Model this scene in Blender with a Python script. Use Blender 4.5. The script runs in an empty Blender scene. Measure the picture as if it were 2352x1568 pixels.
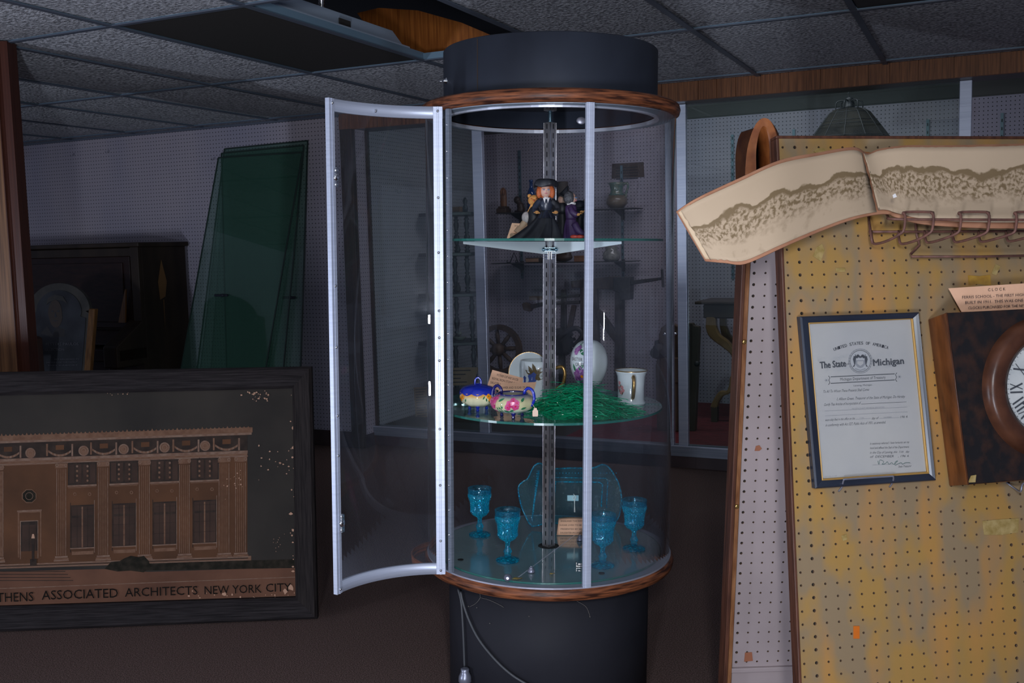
import bpy, bmesh, math, random
from mathutils import Vector as V, Matrix as M
random.seed(7)
R = math.radians
sc = bpy.context.scene
# ------------------------------------------------------------------ camera, world, light
F = 2300.0; PT = 0.0962; RL = -0.0245; YAW = -0.441; H = 1.29
CAM = V((0, 0, H))
FW = V((0, math.cos(PT), -math.sin(PT))); UP0 = V((0, math.sin(PT), math.cos(PT))); RT0 = V((1, 0, 0))
RT = RT0*math.cos(RL)+UP0*math.sin(RL); UP = UP0*math.cos(RL)-RT0*math.sin(RL)
cd = bpy.data.cameras.new('camera'); cam = bpy.data.objects.new('camera', cd); sc.collection.objects.link(cam)
cd.sensor_width = 36; cd.lens = 36*F/2352; cd.clip_start = .05
cam.matrix_world = M.Translation(CAM) @ M((RT, UP, -FW)).transposed().to_4x4()
sc.camera = cam
sc.view_settings.view_transform = 'Standard'; sc.view_settings.look = 'None'
sc.view_settings.exposure = 0.0; sc.view_settings.gamma = 1.0; sc.view_settings.use_curve_mapping = False
w = bpy.data.worlds.new('World'); sc.world = w; w.use_nodes = True
w.node_tree.nodes['Background'].inputs[0].default_value = (.50, .56, .80, 1)
w.node_tree.nodes['Background'].inputs[1].default_value = 0.28
sc.cycles.transparent_max_bounces = 32
sc.cycles.max_bounces = 10
def lamp(name, typ, loc, energy, col, size=.1, aim=None, sizey=.25):
    d = bpy.data.lights.new(name, typ); o = bpy.data.objects.new(name, d); sc.collection.objects.link(o)
    o.location = loc; d.energy = energy; d.color = col
    if typ == 'AREA':
        d.size = size
        if sizey: d.shape = 'RECTANGLE'; d.size_y = sizey
    else: d.shadow_soft_size = size
    if aim is not None: o.rotation_euler = (V(aim)-V(loc)).to_track_quat('-Z', 'Y').to_euler()
    return o
lamp('camera_flash', 'AREA', (.10, -.05, H+.22), 23, (.92, .96, 1.0), .09, aim=(-.1, 4, 1.25))
lamp('left_fill', 'AREA', (-4.3, .3, .35), 60, (.76, .84, 1.0), .10, aim=(-.6, 4.8, 2.1), sizey=.7)  # added fill lamp for ceiling and background, narrow so it reflects as a streak
lamp('low_fill', 'AREA', (-.35, -.35, .45), 46, (.80, .86, 1.0), .10, aim=(-1.3, 4.8, 2.6), sizey=.6)  # added fill lamp low by the camera, softens the shadows of the left one
lamp('ceiling_fill', 'AREA', (.2, -1.1, 1.35), 60, (.84, .89, 1.0), 1.0, aim=(.2, -1.15, 2.2))  # added upward lamp behind the camera, brightens the ceiling for soft fill

_a, _b = V((math.cos(YAW), math.sin(YAW), 0)), V((-math.sin(YAW), math.cos(YAW), 0))
lamp('recess_fill', 'AREA', _a*-1.4+_b*5.85+V((0, 0, 2.44)), 10, (.88, .88, 1.0), 1.8, aim=_a*-1.4+_b*6.5+V((0, 0, 1.0)), sizey=.25)  # added lamp hidden behind the fascia to brighten the recess back wall
# ------------------------------------------------------------------ pixel helpers (real planes)
C = sc.collection
def ray(u, v, r=True):
    return (RT if r else RT0)*((u-1176)/F)-(UP if r else UP0)*((v-784)/F)+FW
def pl(u, v, p0, n, r=True):
    d = ray(u, v, r); n = V(n); return CAM+d*((V(p0)-CAM).dot(n)/d.dot(n))
A = V((math.cos(YAW), math.sin(YAW), 0)); B = V((-math.sin(YAW), math.cos(YAW), 0))
RM = M.Rotation(YAW, 4, 'Z')                       # room axes: x = along wall, y = into wall
def ab(P): return V((P.dot(A), P.dot(B), P.z))
def onb(u, v, b): return ab(pl(u, v, B*b, B))      # room coords
def ona(u, v, a): return ab(pl(u, v, A*a, A))
def onz(u, v, z): return ab(pl(u, v, (0, 0, z), (0, 0, 1)))
def mpp(Pw): return (Pw-CAM).dot(FW)/F
def mb(u, v, b): return mpp(pl(u, v, B*b, B))
# the display case leans a little on the uneven floor: its own frame
_R0 = M((RT0, UP0, -FW)).transposed(); _R1 = M((RT, UP, -FW)).transposed()
CM = M.Translation(CAM) @ (_R1 @ _R0.transposed()).to_4x4() @ M.Translation(-CAM)
CX, CY = (1262-1176)/F*2.8, 2.8
def lz(u, v, h): return pl(u, v, (0, 0, H+h), (0, 0, 1), False)
def ly(u, v, y): return pl(u, v, (0, y, 0), (0, 1, 0), False)

# ------------------------------------------------------------------ materials
MATS = {}
def nd(nt, t, **k):
    n = nt.nodes.new(t)
    for a, b in k.items(): setattr(n, a, b)
    return n
def newmat(name):
    m = bpy.data.materials.new(name); m.use_nodes = True; MATS[name] = m
    nt = m.node_tree; return m, nt, nt.nodes['Principled BSDF'], nt.links.new
def c4(c): return (c[0], c[1], c[2], 1)
def mat(name, col, rough=.5, metal=0, col2=None, scale=8, stretch=(1, 1, 1), bump=0, detail=4, spec=.5, lo=.35, hi=.65, coat=0, emit=None):
    m, nt, p, L = newmat(name)
    p.inputs['Base Color'].default_value = c4(col); p.inputs['Roughness'].default_value = rough
    p.inputs['Metallic'].default_value = metal; p.inputs['Specular IOR Level'].default_value = spec
    if coat: p.inputs['Coat Weight'].default_value = coat; p.inputs['Coat Roughness'].default_value = .08
    if col2 or bump:
        tc = nd(nt, 'ShaderNodeTexCoord'); mp = nd(nt, 'ShaderNodeMapping'); mp.inputs['Scale'].default_value = stretch
        n = nd(nt, 'ShaderNodeTexNoise'); n.inputs['Scale'].default_value = scale; n.inputs['Detail'].default_value = detail
        L(tc.outputs['Object'], mp.inputs[0]); L(mp.outputs[0], n.inputs['Vector'])
        if col2:
            r = nd(nt, 'ShaderNodeValToRGB'); r.color_ramp.elements[0].position = lo; r.color_ramp.elements[1].position = hi
            r.color_ramp.elements[0].color = c4(col); r.color_ramp.elements[1].color = c4(col2)
            L(n.outputs['Fac'], r.inputs[0]); L(r.outputs[0], p.inputs['Base Color'])
        if bump:
            b = nd(nt, 'ShaderNodeBump'); b.inputs['Strength'].default_value = bump; b.inputs['Distance'].default_value = .01
            L(n.outputs['Fac'], b.inputs['Height']); L(b.outputs[0], p.inputs['Normal'])
    return m
def pegmat(name, col, col2, hole=(.01, .01, .012), sp=.0254, rad=.0034, axes=('X', 'Z'), vscale=1.5):
    m, nt, p, L = newmat(name); tc = nd(nt, 'ShaderNodeTexCoord'); sx = nd(nt, 'ShaderNodeSeparateXYZ'); L(tc.outputs['Object'], sx.inputs[0])
    def mth(op, a, b=None):
        n = nd(nt, 'ShaderNodeMath', operation=op)
        for i, x in enumerate((a, b)):
            if x is None: continue
            if isinstance(x, (int, float)): n.inputs[i].default_value = x
            else: L(x, n.inputs[i])
        return n.outputs[0]
    d = []
    for ax in axes:
        f = mth('FRACT', mth('MULTIPLY', sx.outputs[ax], 1/sp)); f = mth('SUBTRACT', f, .5); d.append(mth('MULTIPLY', f, f))
    dist = mth('SQRT', mth('ADD', d[0], d[1])); mask = mth('LESS_THAN', dist, rad/sp)
    mp = nd(nt, 'ShaderNodeMapping'); mp.inputs['Scale'].default_value = (1, 1, .35)
    n = nd(nt, 'ShaderNodeTexNoise'); n.inputs['Scale'].default_value = vscale; n.inputs['Detail'].default_value = 5
    L(tc.outputs['Object'], mp.inputs[0]); L(mp.outputs[0], n.inputs['Vector'])
    r = nd(nt, 'ShaderNodeValToRGB'); r.color_ramp.elements[0].position = .35; r.color_ramp.elements[1].position = .65
    r.color_ramp.elements[0].color = c4(col); r.color_ramp.elements[1].color = c4(col2); L(n.outputs['Fac'], r.inputs[0])
    mx = nd(nt, 'ShaderNodeMix', data_type='RGBA'); L(mask, mx.inputs[0]); L(r.outputs[0], mx.inputs[6]); mx.inputs[7].default_value = c4(hole)
    L(mx.outputs[2], p.inputs['Base Color']); p.inputs['Roughness'].default_value = .6; p.inputs['Specular IOR Level'].default_value = .3
    return m
def schlick(nt, L, f0, nrm=None):
    g = nd(nt, 'ShaderNodeNewGeometry'); d = nd(nt, 'ShaderNodeVectorMath', operation='DOT_PRODUCT')
    L(g.outputs['Incoming'], d.inputs[0]); L(nrm if nrm is not None else g.outputs['Normal'], d.inputs[1])
    a = nd(nt, 'ShaderNodeMath', operation='ABSOLUTE'); L(d.outputs['Value'], a.inputs[0])
    b = nd(nt, 'ShaderNodeMath', operation='SUBTRACT', use_clamp=True); b.inputs[0].default_value = 1; L(a.outputs[0], b.inputs[1])
    p = nd(nt, 'ShaderNodeMath', operation='POWER'); L(b.outputs[0], p.inputs[0]); p.inputs[1].default_value = 5
    m = nd(nt, 'ShaderNodeMath', operation='MULTIPLY_ADD', use_clamp=True); L(p.outputs[0], m.inputs[0]); m.inputs[1].default_value = 1-f0; m.inputs[2].default_value = f0
    return m
def glassmat(name, tint=(.95, .97, .98), blend=.12, rough=.0, haze=0.0, hazecol=(.5, .6, .8), ior=1.45, bumpscale=0, bump=.3):
    """thin clear sheet: lets light straight through, reflects by angle, a smoky haze mixed in as diffuse colour"""
    m, nt, p, L = newmat(name); nt.nodes.remove(p); out = nt.nodes['Material Output']
    t = nd(nt, 'ShaderNodeBsdfTransparent'); t.inputs[0].default_value = c4(tint)
    g = nd(nt, 'ShaderNodeBsdfGlossy'); g.inputs[0].default_value = (1, 1, 1, 1); g.inputs['Roughness'].default_value = rough
    f = schlick(nt, L, ((ior-1)/(ior+1))**2)
    a = nd(nt, 'ShaderNodeMixShader'); L(f.outputs[0], a.inputs[0]); L(t.outputs[0], a.inputs[1]); L(g.outputs[0], a.inputs[2])
    last = a
    if bumpscale:
        tc = nd(nt, 'ShaderNodeTexCoord'); n = nd(nt, 'ShaderNodeTexVoronoi'); n.inputs['Scale'].default_value = bumpscale
        b = nd(nt, 'ShaderNodeBump'); b.inputs['Strength'].default_value = bump; b.inputs['Distance'].default_value = .004
        L(tc.outputs['Object'], n.inputs['Vector']); L(n.outputs['Distance'], b.inputs['Height']); L(b.outputs[0], g.inputs['Normal'])
    if haze:
        d = nd(nt, 'ShaderNodeBsdfDiffuse'); d.inputs[0].default_value = c4(hazecol)
        s = nd(nt, 'ShaderNodeMixShader'); s.inputs[0].default_value = haze; L(a.outputs[0], s.inputs[1]); L(d.outputs[0], s.inputs[2]); last = s
    L(last.outputs[0], out.inputs[0]); return m
def woodmat(name, c1, c2, scale=6, stretch=(14, 14, 1), rough=.4, bump=.08, lo=.3, hi=.7, coat=0, spec=.28):
    return mat(name, c1, rough, 0, c2, scale, stretch, bump, 6, lo=lo, hi=hi, coat=coat, spec=spec)

mat('carpet', (.070, .047, .040), .95, 0, (.27, .18, .16), 260, (1, 1, 1), .5, 6, spec=.1, lo=.38, hi=.72)
mat('tile', (.22, .225, .25), .9, 0, (.60, .61, .66), 75, (1, 1, 1), .9, 3, spec=.1, lo=.38, hi=.60)
mat('grid', (.085, .10, .135), .5)
mat('gridblue', (.16, .25, .33), .4)
pegmat('peg_far', (.27, .26, .33), (.37, .33, .37))
pegmat('peg_end', (.33, .30, .36), (.42, .38, .42), axes=('Y', 'Z'))
mat('base_dark', (.030, .018, .020), .5, 0, (.045, .026, .028), 9)
woodmat('trim_dark', (.028, .018, .013), (.06, .038, .026), 5, (10, 10, .6))
woodmat('fascia', (.10, .036, .014), (.25, .095, .035), 7, (18, 18, .8), .45)
woodmat('bulkhead', (.20, .055, .010), (.40, .13, .025), 7, (16, 16, .8), .5)
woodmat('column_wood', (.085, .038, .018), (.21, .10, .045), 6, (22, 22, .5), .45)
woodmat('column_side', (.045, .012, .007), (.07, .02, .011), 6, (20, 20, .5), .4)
mat('void', (.010, .009, .009), .9)
mat('header', (.06, .062, .06), .8)
mat('alu', (.50, .55, .66), .38, .75, (.58, .62, .72), 3, (1, 1, 60), .02, 4)
mat('alu_dark', (.20, .23, .28), .4, .6, (.27, .30, .36), 3, (1, 1, 60))
mat('alu_case', (.44, .48, .60), .42, .35, (.52, .56, .68), 3, (1, 1, 50), .02, 4)
mat('white_metal', (.55, .66, .82), .4)
mat('panel_brown', (.034, .030, .028), .6)
mat('red_carpet', (.085, .008, .012), .9, 0, (.16, .014, .02), 22, (1, 3, 1))
mat('floor_brown', (.05, .042, .036), .8)
mat('black', (.012, .014, .021), .55, 0, (.030, .036, .052), 3.5, (1, 1, .6), .03, 8, lo=.3, hi=.75, spec=.2)
mat('black_base', (.012, .012, .016), .6, 0, (.022, .022, .028), 3, (1, 1, .5), .03, 8, spec=.12)
woodmat('ring_wood', (.030, .010, .006), (.26, .085, .035), 11, (1.3, 1.3, 16), .42, .15, .36, .66)
mat('steel', (.34, .31, .30), .28, .9, (.62, .60, .60), 30, (1, 1, .35), .05, 6, lo=.38, hi=.6)
mat('slot', (.01, .01, .01), .8)
mat('chrome', (.75, .78, .82), .15, 1)
mat('bolt', (.25, .4, .5), .25, .9)
mat('knob_grey', (.25, .26, .33), .35, .6)
mat('white_shelf_metal', (.62, .70, .72), .3, .25)
glassmat('acrylic', (.975, .98, .985), haze=.008, ior=1.36)
glassmat('cab_glass', (.86, .93, .91), haze=.015, hazecol=(.3, .5, .5), ior=1.4)
glassmat('shelf_glass', (.74, .88, .86), haze=.05, hazecol=(.18, .40, .40), ior=1.5)
glassmat('plate_glass', (.80, .885, .84), haze=.13, hazecol=(.10, .20, .165), ior=1.35)
mat('mirror_tray', (.13, .20, .21), .10, .0, (.17, .25, .26), 4, coat=1.0)
mat('glass_edge', (.02, .12, .10), .2)
mat('ring_alu', (.42, .42, .50), .35, .5)
mat('ring_alu_hi', (.70, .72, .82), .25, .5)
mat('ring_blue', (.26, .32, .40), .4, .2)
# blue pressed glass
def blueglass(name, col=(.03, .42, .75), tint=(.30, .72, .90), bs=260, bump=.6, mixd=.42):
    m, nt, p, L = newmat(name); nt.nodes.remove(p); out = nt.nodes['Material Output']
    t = nd(nt, 'ShaderNodeBsdfTransparent'); t.inputs[0].default_value = c4(tint)
    g = nd(nt, 'ShaderNodeBsdfGlossy'); g.inputs[0].default_value = (.7, .93, 1, 1); g.inputs['Roughness'].default_value = .04
    dff = nd(nt, 'ShaderNodeBsdfDiffuse'); dff.inputs[0].default_value = c4(col)
    tr = nd(nt, 'ShaderNodeBsdfTranslucent'); tr.inputs[0].default_value = c4(col)
    ad = nd(nt, 'ShaderNodeMixShader'); L(dff.outputs[0], ad.inputs[1]); L(tr.outputs[0], ad.inputs[2])
    tc = nd(nt, 'ShaderNodeTexCoord'); n = nd(nt, 'ShaderNodeTexVoronoi'); n.inputs['Scale'].default_value = bs
    b = nd(nt, 'ShaderNodeBump'); b.inputs['Strength'].default_value = bump; b.inputs['Distance'].default_value = .002
    L(tc.outputs['Object'], n.inputs['Vector']); L(n.outputs['Distance'], b.inputs['Height'])
    for q in (g, dff, tr): L(b.outputs[0], q.inputs['Normal'])
    lw = nd(nt, 'ShaderNodeLayerWeight'); lw.inputs[0].default_value = .45
    mr = nd(nt, 'ShaderNodeMapRange'); mr.inputs[3].default_value = mixd*.45; mr.inputs[4].default_value = min(.95, mixd*2.8); L(lw.outputs['Facing'], mr.inputs[0])  # bright glass edges painted in: denser blue at grazing angles
    vm = nd(nt, 'ShaderNodeMapRange'); vm.inputs[1].default_value = .05; vm.inputs[2].default_value = .75; vm.inputs[3].default_value = 1.6; vm.inputs[4].default_value = .25; L(n.outputs['Distance'], vm.inputs[0])  # sparkle painted in as cell contrast of the blue mix
    mm_ = nd(nt, 'ShaderNodeMath', operation='MULTIPLY', use_clamp=True); L(mr.outputs[0], mm_.inputs[0]); L(vm.outputs[0], mm_.inputs[1])
    a = nd(nt, 'ShaderNodeMixShader'); L(mm_.outputs[0], a.inputs[0]); L(t.outputs[0], a.inputs[1]); L(ad.outputs[0], a.inputs[2])
    f = schlick(nt, L, .09, b.outputs[0])
    z = nd(nt, 'ShaderNodeMixShader'); L(f.outputs[0], z.inputs[0]); L(a.outputs[0], z.inputs[1]); L(g.outputs[0], z.inputs[2])
    L(z.outputs[0], out.inputs[0]); return m
blueglass('blue_glass', (.008, .62, .82), (.42, .85, .93), 240, .5, .29); blueglass('blue_glass_rim', (.03, .42, .62), (.62, .90, .96), 200, .2, .12)
blueglass('blue_tray', (.015, .36, .50), (.50, .82, .89), 330, .9, .20)
blueglass('blue_tray_rim', (.02, .54, .74), (.45, .80, .90), 150, .4, .7)
blueglass('blue_solid', (.006, .58, .80), (.28, .76, .88), 120, .6, .32)

# ------------------------------------------------------------------ mesh helpers
def box(bm, x0, x1, y0, y1, z0, z1, mi=0, mx=None):
    vs = [V((x, y, z)) for x in (x0, x1) for y in (y0, y1) for z in (z0, z1)]
    if mx is not None: vs = [mx @ v for v in vs]
    v = [bm.verts.new(q) for q in vs]
    for f in ((0, 1, 3, 2), (4, 6, 7, 5), (0, 4, 5, 1), (2, 3, 7, 6), (0, 2, 6, 4), (1, 5, 7, 3)):
        fc = bm.faces.new([v[i] for i in f]); fc.material_index = mi
def hexa(bm, b4, t4, mi=0):
    b = [bm.verts.new(V(q)) for q in b4]; t = [bm.verts.new(V(q)) for q in t4]
    fs = [bm.faces.new(b[::-1]), bm.faces.new(t)]
    n = len(b)
    for i in range(n): fs.append(bm.faces.new((b[i], b[(i+1) % n], t[(i+1) % n], t[i])))
    for f in fs: f.material_index = mi
def prism(bm, pts, d, mi=0):
    """polygon pts extruded by vector d"""
    hexa(bm, pts, [V(p)+V(d) for p in pts], mi)
def poly(bm, pts, mi=0):
    f = bm.faces.new([bm.verts.new(V(p)) for p in pts]); f.material_index = mi; return f
def lathe(bm, prof, seg=32, mi=0, c=(0, 0, 0), sx=1, sy=1, smooth=True, lobes=0, lamp_=.0, a0=0, a1=2*math.pi, cap=True):
    c = V(c); rings = []; full = abs(a1-a0-2*math.pi) < 1e-6; n = seg if full else seg+1
    for r, z in prof:
        ring = []
        for i in range(n):
            a = a0+(a1-a0)*i/seg; rr = r*(1+lamp_*(abs(math.sin(lobes*a/2))-.5)) if lobes else r
            ring.append(bm.verts.new(c+V((rr*math.cos(a)*sx, rr*math.sin(a)*sy, z))))
        rings.append(ring)
    for a, b in zip(rings, rings[1:]):
        for i in range(seg):
            j = (i+1) % n
            f = bm.faces.new((a[i], a[j], b[j], b[i])); f.smooth = smooth; f.material_index = mi
    if full and cap:
        for ring, rv in ((rings[0], True), (rings[-1], False)):
            f = bm.faces.new(ring[::-1] if rv else ring); f.material_index = mi
def tube(bm, pts, r, seg=8, mi=0, cap=True):
    pts = [V(p) for p in pts]; rings = []
    rs = r if isinstance(r, (list, tuple)) else [r]*len(pts)
    t0 = (pts[1]-pts[0]).normalized(); nrm = t0.orthogonal().normalized()
    for i, p in enumerate(pts):
        t = (pts[min(i+1, len(pts)-1)]-pts[max(i-1, 0)])
        if t.length < 1e-9: t = t0
        t.normalize(); nrm = (nrm-t*nrm.dot(t))
        if nrm.length < 1e-6: nrm = t.orthogonal()
        nrm.normalize(); bn = t.cross(nrm)
        rings.append([bm.verts.new(p+(nrm*math.cos(2*math.pi*k/seg)+bn*math.sin(2*math.pi*k/seg))*rs[i]) for k in range(seg)])
    for a, b in zip(rings, rings[1:]):
        for k in range(seg):
            f = bm.faces.new((a[k], a[(k+1) % seg], b[(k+1) % seg], b[k])); f.smooth = True; f.material_index = mi
    if cap:
        for ring in (rings[0][::-1], rings[-1]):
            f = bm.faces.new(ring); f.material_index = mi
def smoothpath(pts, n=6):
    pts = [V(p) for p in pts]; out = []
    P = [pts[0]]+pts+[pts[-1]]
    for i in range(1, len(P)-2):
        for k in range(n):
            t = k/n; a, b, c, d = P[i-1], P[i], P[i+1], P[i+2]
            out.append(.5*((2*b)+(c-a)*t+(2*a-5*b+4*c-d)*t*t+(3*b-a-3*c+d)*t**3))
    out.append(pts[-1]); return out
def ball(bm, c, r, mi=0, s=(1, 1, 1), u=16, v=10, mx=None):
    T = M.Translation(V(c)) @ (mx if mx is not None else M()) @ M.Diagonal((r*s[0], r*s[1], r*s[2], 1))
    g = bmesh.ops.create_uvsphere(bm, u_segments=u, v_segments=v, radius=1, matrix=T)
    for q in g['verts']:
        for f in q.link_faces: f.material_index = mi; f.smooth = True
def NB(): return bmesh.new()
def obj(name, bm, mats, parent=None, mx=None, bevel=0, world=False, smooth=False, recalc=True):
    if recalc: bmesh.ops.recalc_face_normals(bm, faces=bm.faces)
    me = bpy.data.meshes.new(name)
    if world and parent is not None: bm.transform(parent.matrix_world.inverted())
    bm.to_mesh(me); bm.free()
    for m in (mats if isinstance(mats, (list, tuple)) else [mats]): me.materials.append(MATS[m])
    if smooth:
        for p in me.polygons: p.use_smooth = True
    o = bpy.data.objects.new(name, me); C.objects.link(o)
    if parent is not None: o.parent = parent
    if mx is not None: o.matrix_local = mx
    if bevel:
        b = o.modifiers.new('b', 'BEVEL'); b.width = bevel; b.segments = 2; b.limit_method = 'ANGLE'; b.angle_limit = R(40)
    return o
def tag(o, label, cat, group=None):
    o['label'] = label; o['category'] = cat
    if group: o['group'] = group
    return o
def thing(name, label, cat, mx, group=None):
    o = bpy.data.objects.new(name, None); C.objects.link(o); o.empty_display_size = .05
    o.matrix_world = mx; return tag(o, label, cat, group)
def struct(name, bm, mats, mx=None, **k):
    o = obj(name, bm, mats, None, mx, **k); o['kind'] = 'structure'; return o
def part(o, label): o['label'] = label; return o
T = M.Translation
def roomT(P): return RM @ T(V(P))
def copy_tree(o, mx, label=None, group=None):
    c = o.copy(); C.objects.link(c); c.matrix_world = mx
    if label: c['label'] = label
    if group: c['group'] = group
    for ch in list(o.children):
        d = ch.copy(); C.objects.link(d); d.parent = c
        for g in list(ch.children):
            e = g.copy(); C.objects.link(e); e.parent = d
    return c
def textbm(bm, s, mx, w, h, mi=0, spacing=1.0):
    """lettering scaled to width w and cap height h, lower-left corner at mx origin, in mx's xy plane"""
    cu = bpy.data.curves.new('t', 'FONT'); cu.body = s; cu.size = 1; cu.resolution_u = 2; cu.space_character = spacing
    o = bpy.data.objects.new('t', cu); C.objects.link(o); dg = bpy.context.evaluated_depsgraph_get(); dg.update()
    me = bpy.data.meshes.new_from_object(o.evaluated_get(dg)); bpy.data.objects.remove(o); bpy.data.curves.remove(cu)
    if len(me.vertices):
        xs = [v.co.x for v in me.vertices]; x0, x1 = min(xs), max(xs); k = .70
        n0 = len(bm.verts); me.transform(mx @ M.Diagonal((w/(x1-x0), h/k, 1, 1)) @ T((-x0, 0, 0)))
        nf = len(bm.faces); bm.from_mesh(me); bm.faces.ensure_lookup_table()
        for f in bm.faces[nf:]: f.material_index = mi
    bpy.data.meshes.remove(me)
def planeM(O, X, Y):
    """matrix with origin O, x axis along X, y axis near Y (orthonormal)"""
    X = V(X).normalized(); Z = X.cross(V(Y)).normalized(); Y = Z.cross(X)
    m = M((X, Y, Z)).transposed().to_4x4(); m.translation = V(O); return m

# ================================================================== THE ROOM
ZC = 2.132; WB = 5.37; EA = -3.613; GB = 5.52; BB = 7.1; CFZ = .115
bm = NB(); box(bm, -9, 6, -2, 9.5, -.06, 0); struct('floor', bm, 'carpet')
# ceiling tiles, slightly sagging in their grid
a_of = lambda i: -4.803+.6208*i
b_of = lambda j: 4.045+1.222*j
bm = NB(); skip = {(3, -1), (4, -1), (7, -1)}
for i in range(-4, 12):
    for j in range(-7, 2):
        if (i, j) in skip: continue
        x0, x1, y0, y1 = a_of(i)+.004, a_of(i+1)-.004, b_of(j)+.004, min(b_of(j+1)-.004, WB)
        if y0 >= WB: continue
        if j == 1 and y1-y0 < .02: continue
        sag = (.012+.016*((i*7+j*3) % 5)/4) if i < 3 or j == 0 and i < 6 else .006
        if y1-y0 < .3: sag = 0
        nx, ny = 6, 8; g = []
        for p in range(nx+1):
            for q in range(ny+1):
                s, t = p/nx, q/ny; z = ZC+.004-sag*(1-(2*s-1)**2)**.8*(1-(2*t-1)**4)**.6 if 0 < p < nx and 0 < q < ny else ZC+.006
                g.append(bm.verts.new((x0+(x1-x0)*s, y0+(y1-y0)*t, z)))
        for p in range(nx):
            for q in range(ny):
                k = p*(ny+1)+q; f = bm.faces.new((g[k], g[k+1], g[k+ny+2], g[k+ny+1])); f.smooth = True
        box(bm, x0, x1, y0, y1, ZC+.007, ZC+.02)
struct('ceiling', bm, 'tile', RM, recalc=True)
bm = NB()
for i in range(-4, 13): box(bm, a_of(i)-.012, a_of(i)+.012, b_of(-7), WB, ZC-.003, ZC+.001); box(bm, a_of(i)-.002, a_of(i)+.002, b_of(-7), WB, ZC+.001, ZC+.035, 1)
for j in range(-7, 2): box(bm, a_of(-4), a_of(12), b_of(j)-.011, b_of(j)+.011, ZC-.0035, ZC+.001); box(bm, a_of(-4), a_of(12), b_of(j)-.002, b_of(j)+.002, ZC+.001, ZC+.032, 1)
box(bm, a_of(-4), -3.70, WB-.02, WB, ZC-.012, ZC+.001)
struct('trim_1', bm, ['grid', 'gridblue'], RM)
# space above the ceiling
bm = NB(); box(bm, -8, 4, -2, 8, 2.95, 3.0); box(bm, -8, 4, 8, 8.05, 2.3, 3.0); box(bm, -8, 4, -2.05, -2, 2.2, 3.0)
struct('trim_2', bm, 'void', RM)
bm = NB(); q = [(905, 140), (1075, 150), (1150, 90), (1060, 52), (960, 24), (870, 18), (820, 30)]
pts = [onb(u, v, 4.12) for u, v in q]; pts[0].z = pts[1].z = ZC+.02; prism(bm, pts, (0, .03, 0)); struct('trim_3', bm, 'bulkhead', RM)
bm = NB(); box(bm, -6, 0, 3.4, 3.5, 2.47, 2.62); struct('trim_4', bm, 'trim_dark', RM)

# pegboard walls
sp = .0254
def peg_slab(name, x0, x1, z0, z1, y, m): 
    bm = NB(); box(bm, 0, x1-x0, 0, .03, 0, z1-z0); return struct(name, bm, m, RM @ T((x0, y, z0)))
peg_slab('wall_left', -8.2, -3.69, .10, ZC+.02, WB, 'peg_far')
bm = NB(); box(bm, -8.2, -3.66, WB-.006, WB+.03, 0, .105); struct('baseboard_left', bm, 'base_dark', RM, bevel=.003)
bm = NB(); box(bm, -3.70, EA+.004, WB-.012, WB+.03, 0, 2.04); struct('trim_5', bm, 'trim_dark', RM, bevel=.004)
bm = NB(); box(bm, 0, .03, 0, 1.75, 0, 2.2); struct('wall_side', bm, 'peg_end', RM @ T((EA-.03, WB+.03, .08)))
bm = NB(); box(bm, EA-.001, EA+.006, WB+.02, GB-.03, 0, .085); struct('baseboard_side', bm, 'base_dark', RM)
peg_slab('wall_back', EA, 4.2, CFZ, 2.155, BB, 'peg_far')
bm = NB(); box(bm, EA, 4.2, BB-.012, BB+.03, 2.155, 2.6); box(bm, EA, 4.2, BB-.006, BB, 2.148, 2.156, 0); struct('trim_6', bm, 'header', RM)
bm = NB(); box(bm, EA-.03, 4.2, WB+.05, BB, 2.50, 2.52); struct('trim_7', bm, 'header', RM)
# raised floor of the recess, sill, kick board, fascia
bm = NB(); box(bm, EA, -2.3, GB+.04, BB, 0, CFZ, 0); box(bm, -2.3, 4.2, GB+.04, BB, 0, CFZ, 1); struct('trim_8', bm, ['floor_brown', 'red_carpet'], RM)
bm = NB(); box(bm, EA, 4.2, GB-.035, GB+.04, .066, .126); box(bm, EA, 4.2, GB-.037, GB-.030, .120, .130, 1); struct('trim_9', bm, ['alu_dark', 'alu'], RM, bevel=.002)
bm = NB(); box(bm, EA, 4.2, GB-.025, GB+.03, 0, .066); box(bm, -1.46, -1.457, GB-.027, GB-.02, 0, .066); struct('baseboard_back', bm, 'base_dark', RM)
bm = NB()
x = -3.705
while x < 2.6:
    w_ = random.choice((.10, .13, .16, .2)); box(bm, x, x+w_-.003, WB-.006, WB+.012, 2.038, ZC+.004); x += w_
box(bm, -3.705, 2.6, WB+.002, WB+.02, 2.037, ZC+.004)
struct('trim_10', bm, 'fascia', RM)
bm = NB(); box(bm, -3.705, 2.6, WB+.012, GB+.06, 2.04, 2.054); box(bm, -3.705, 2.6, GB+.03, GB+.06, 2.054, 2.5); box(bm, -3.705, -3.69, WB, GB, 2.04, ZC); struct('trim_11', bm, 'trim_dark', RM)
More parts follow.
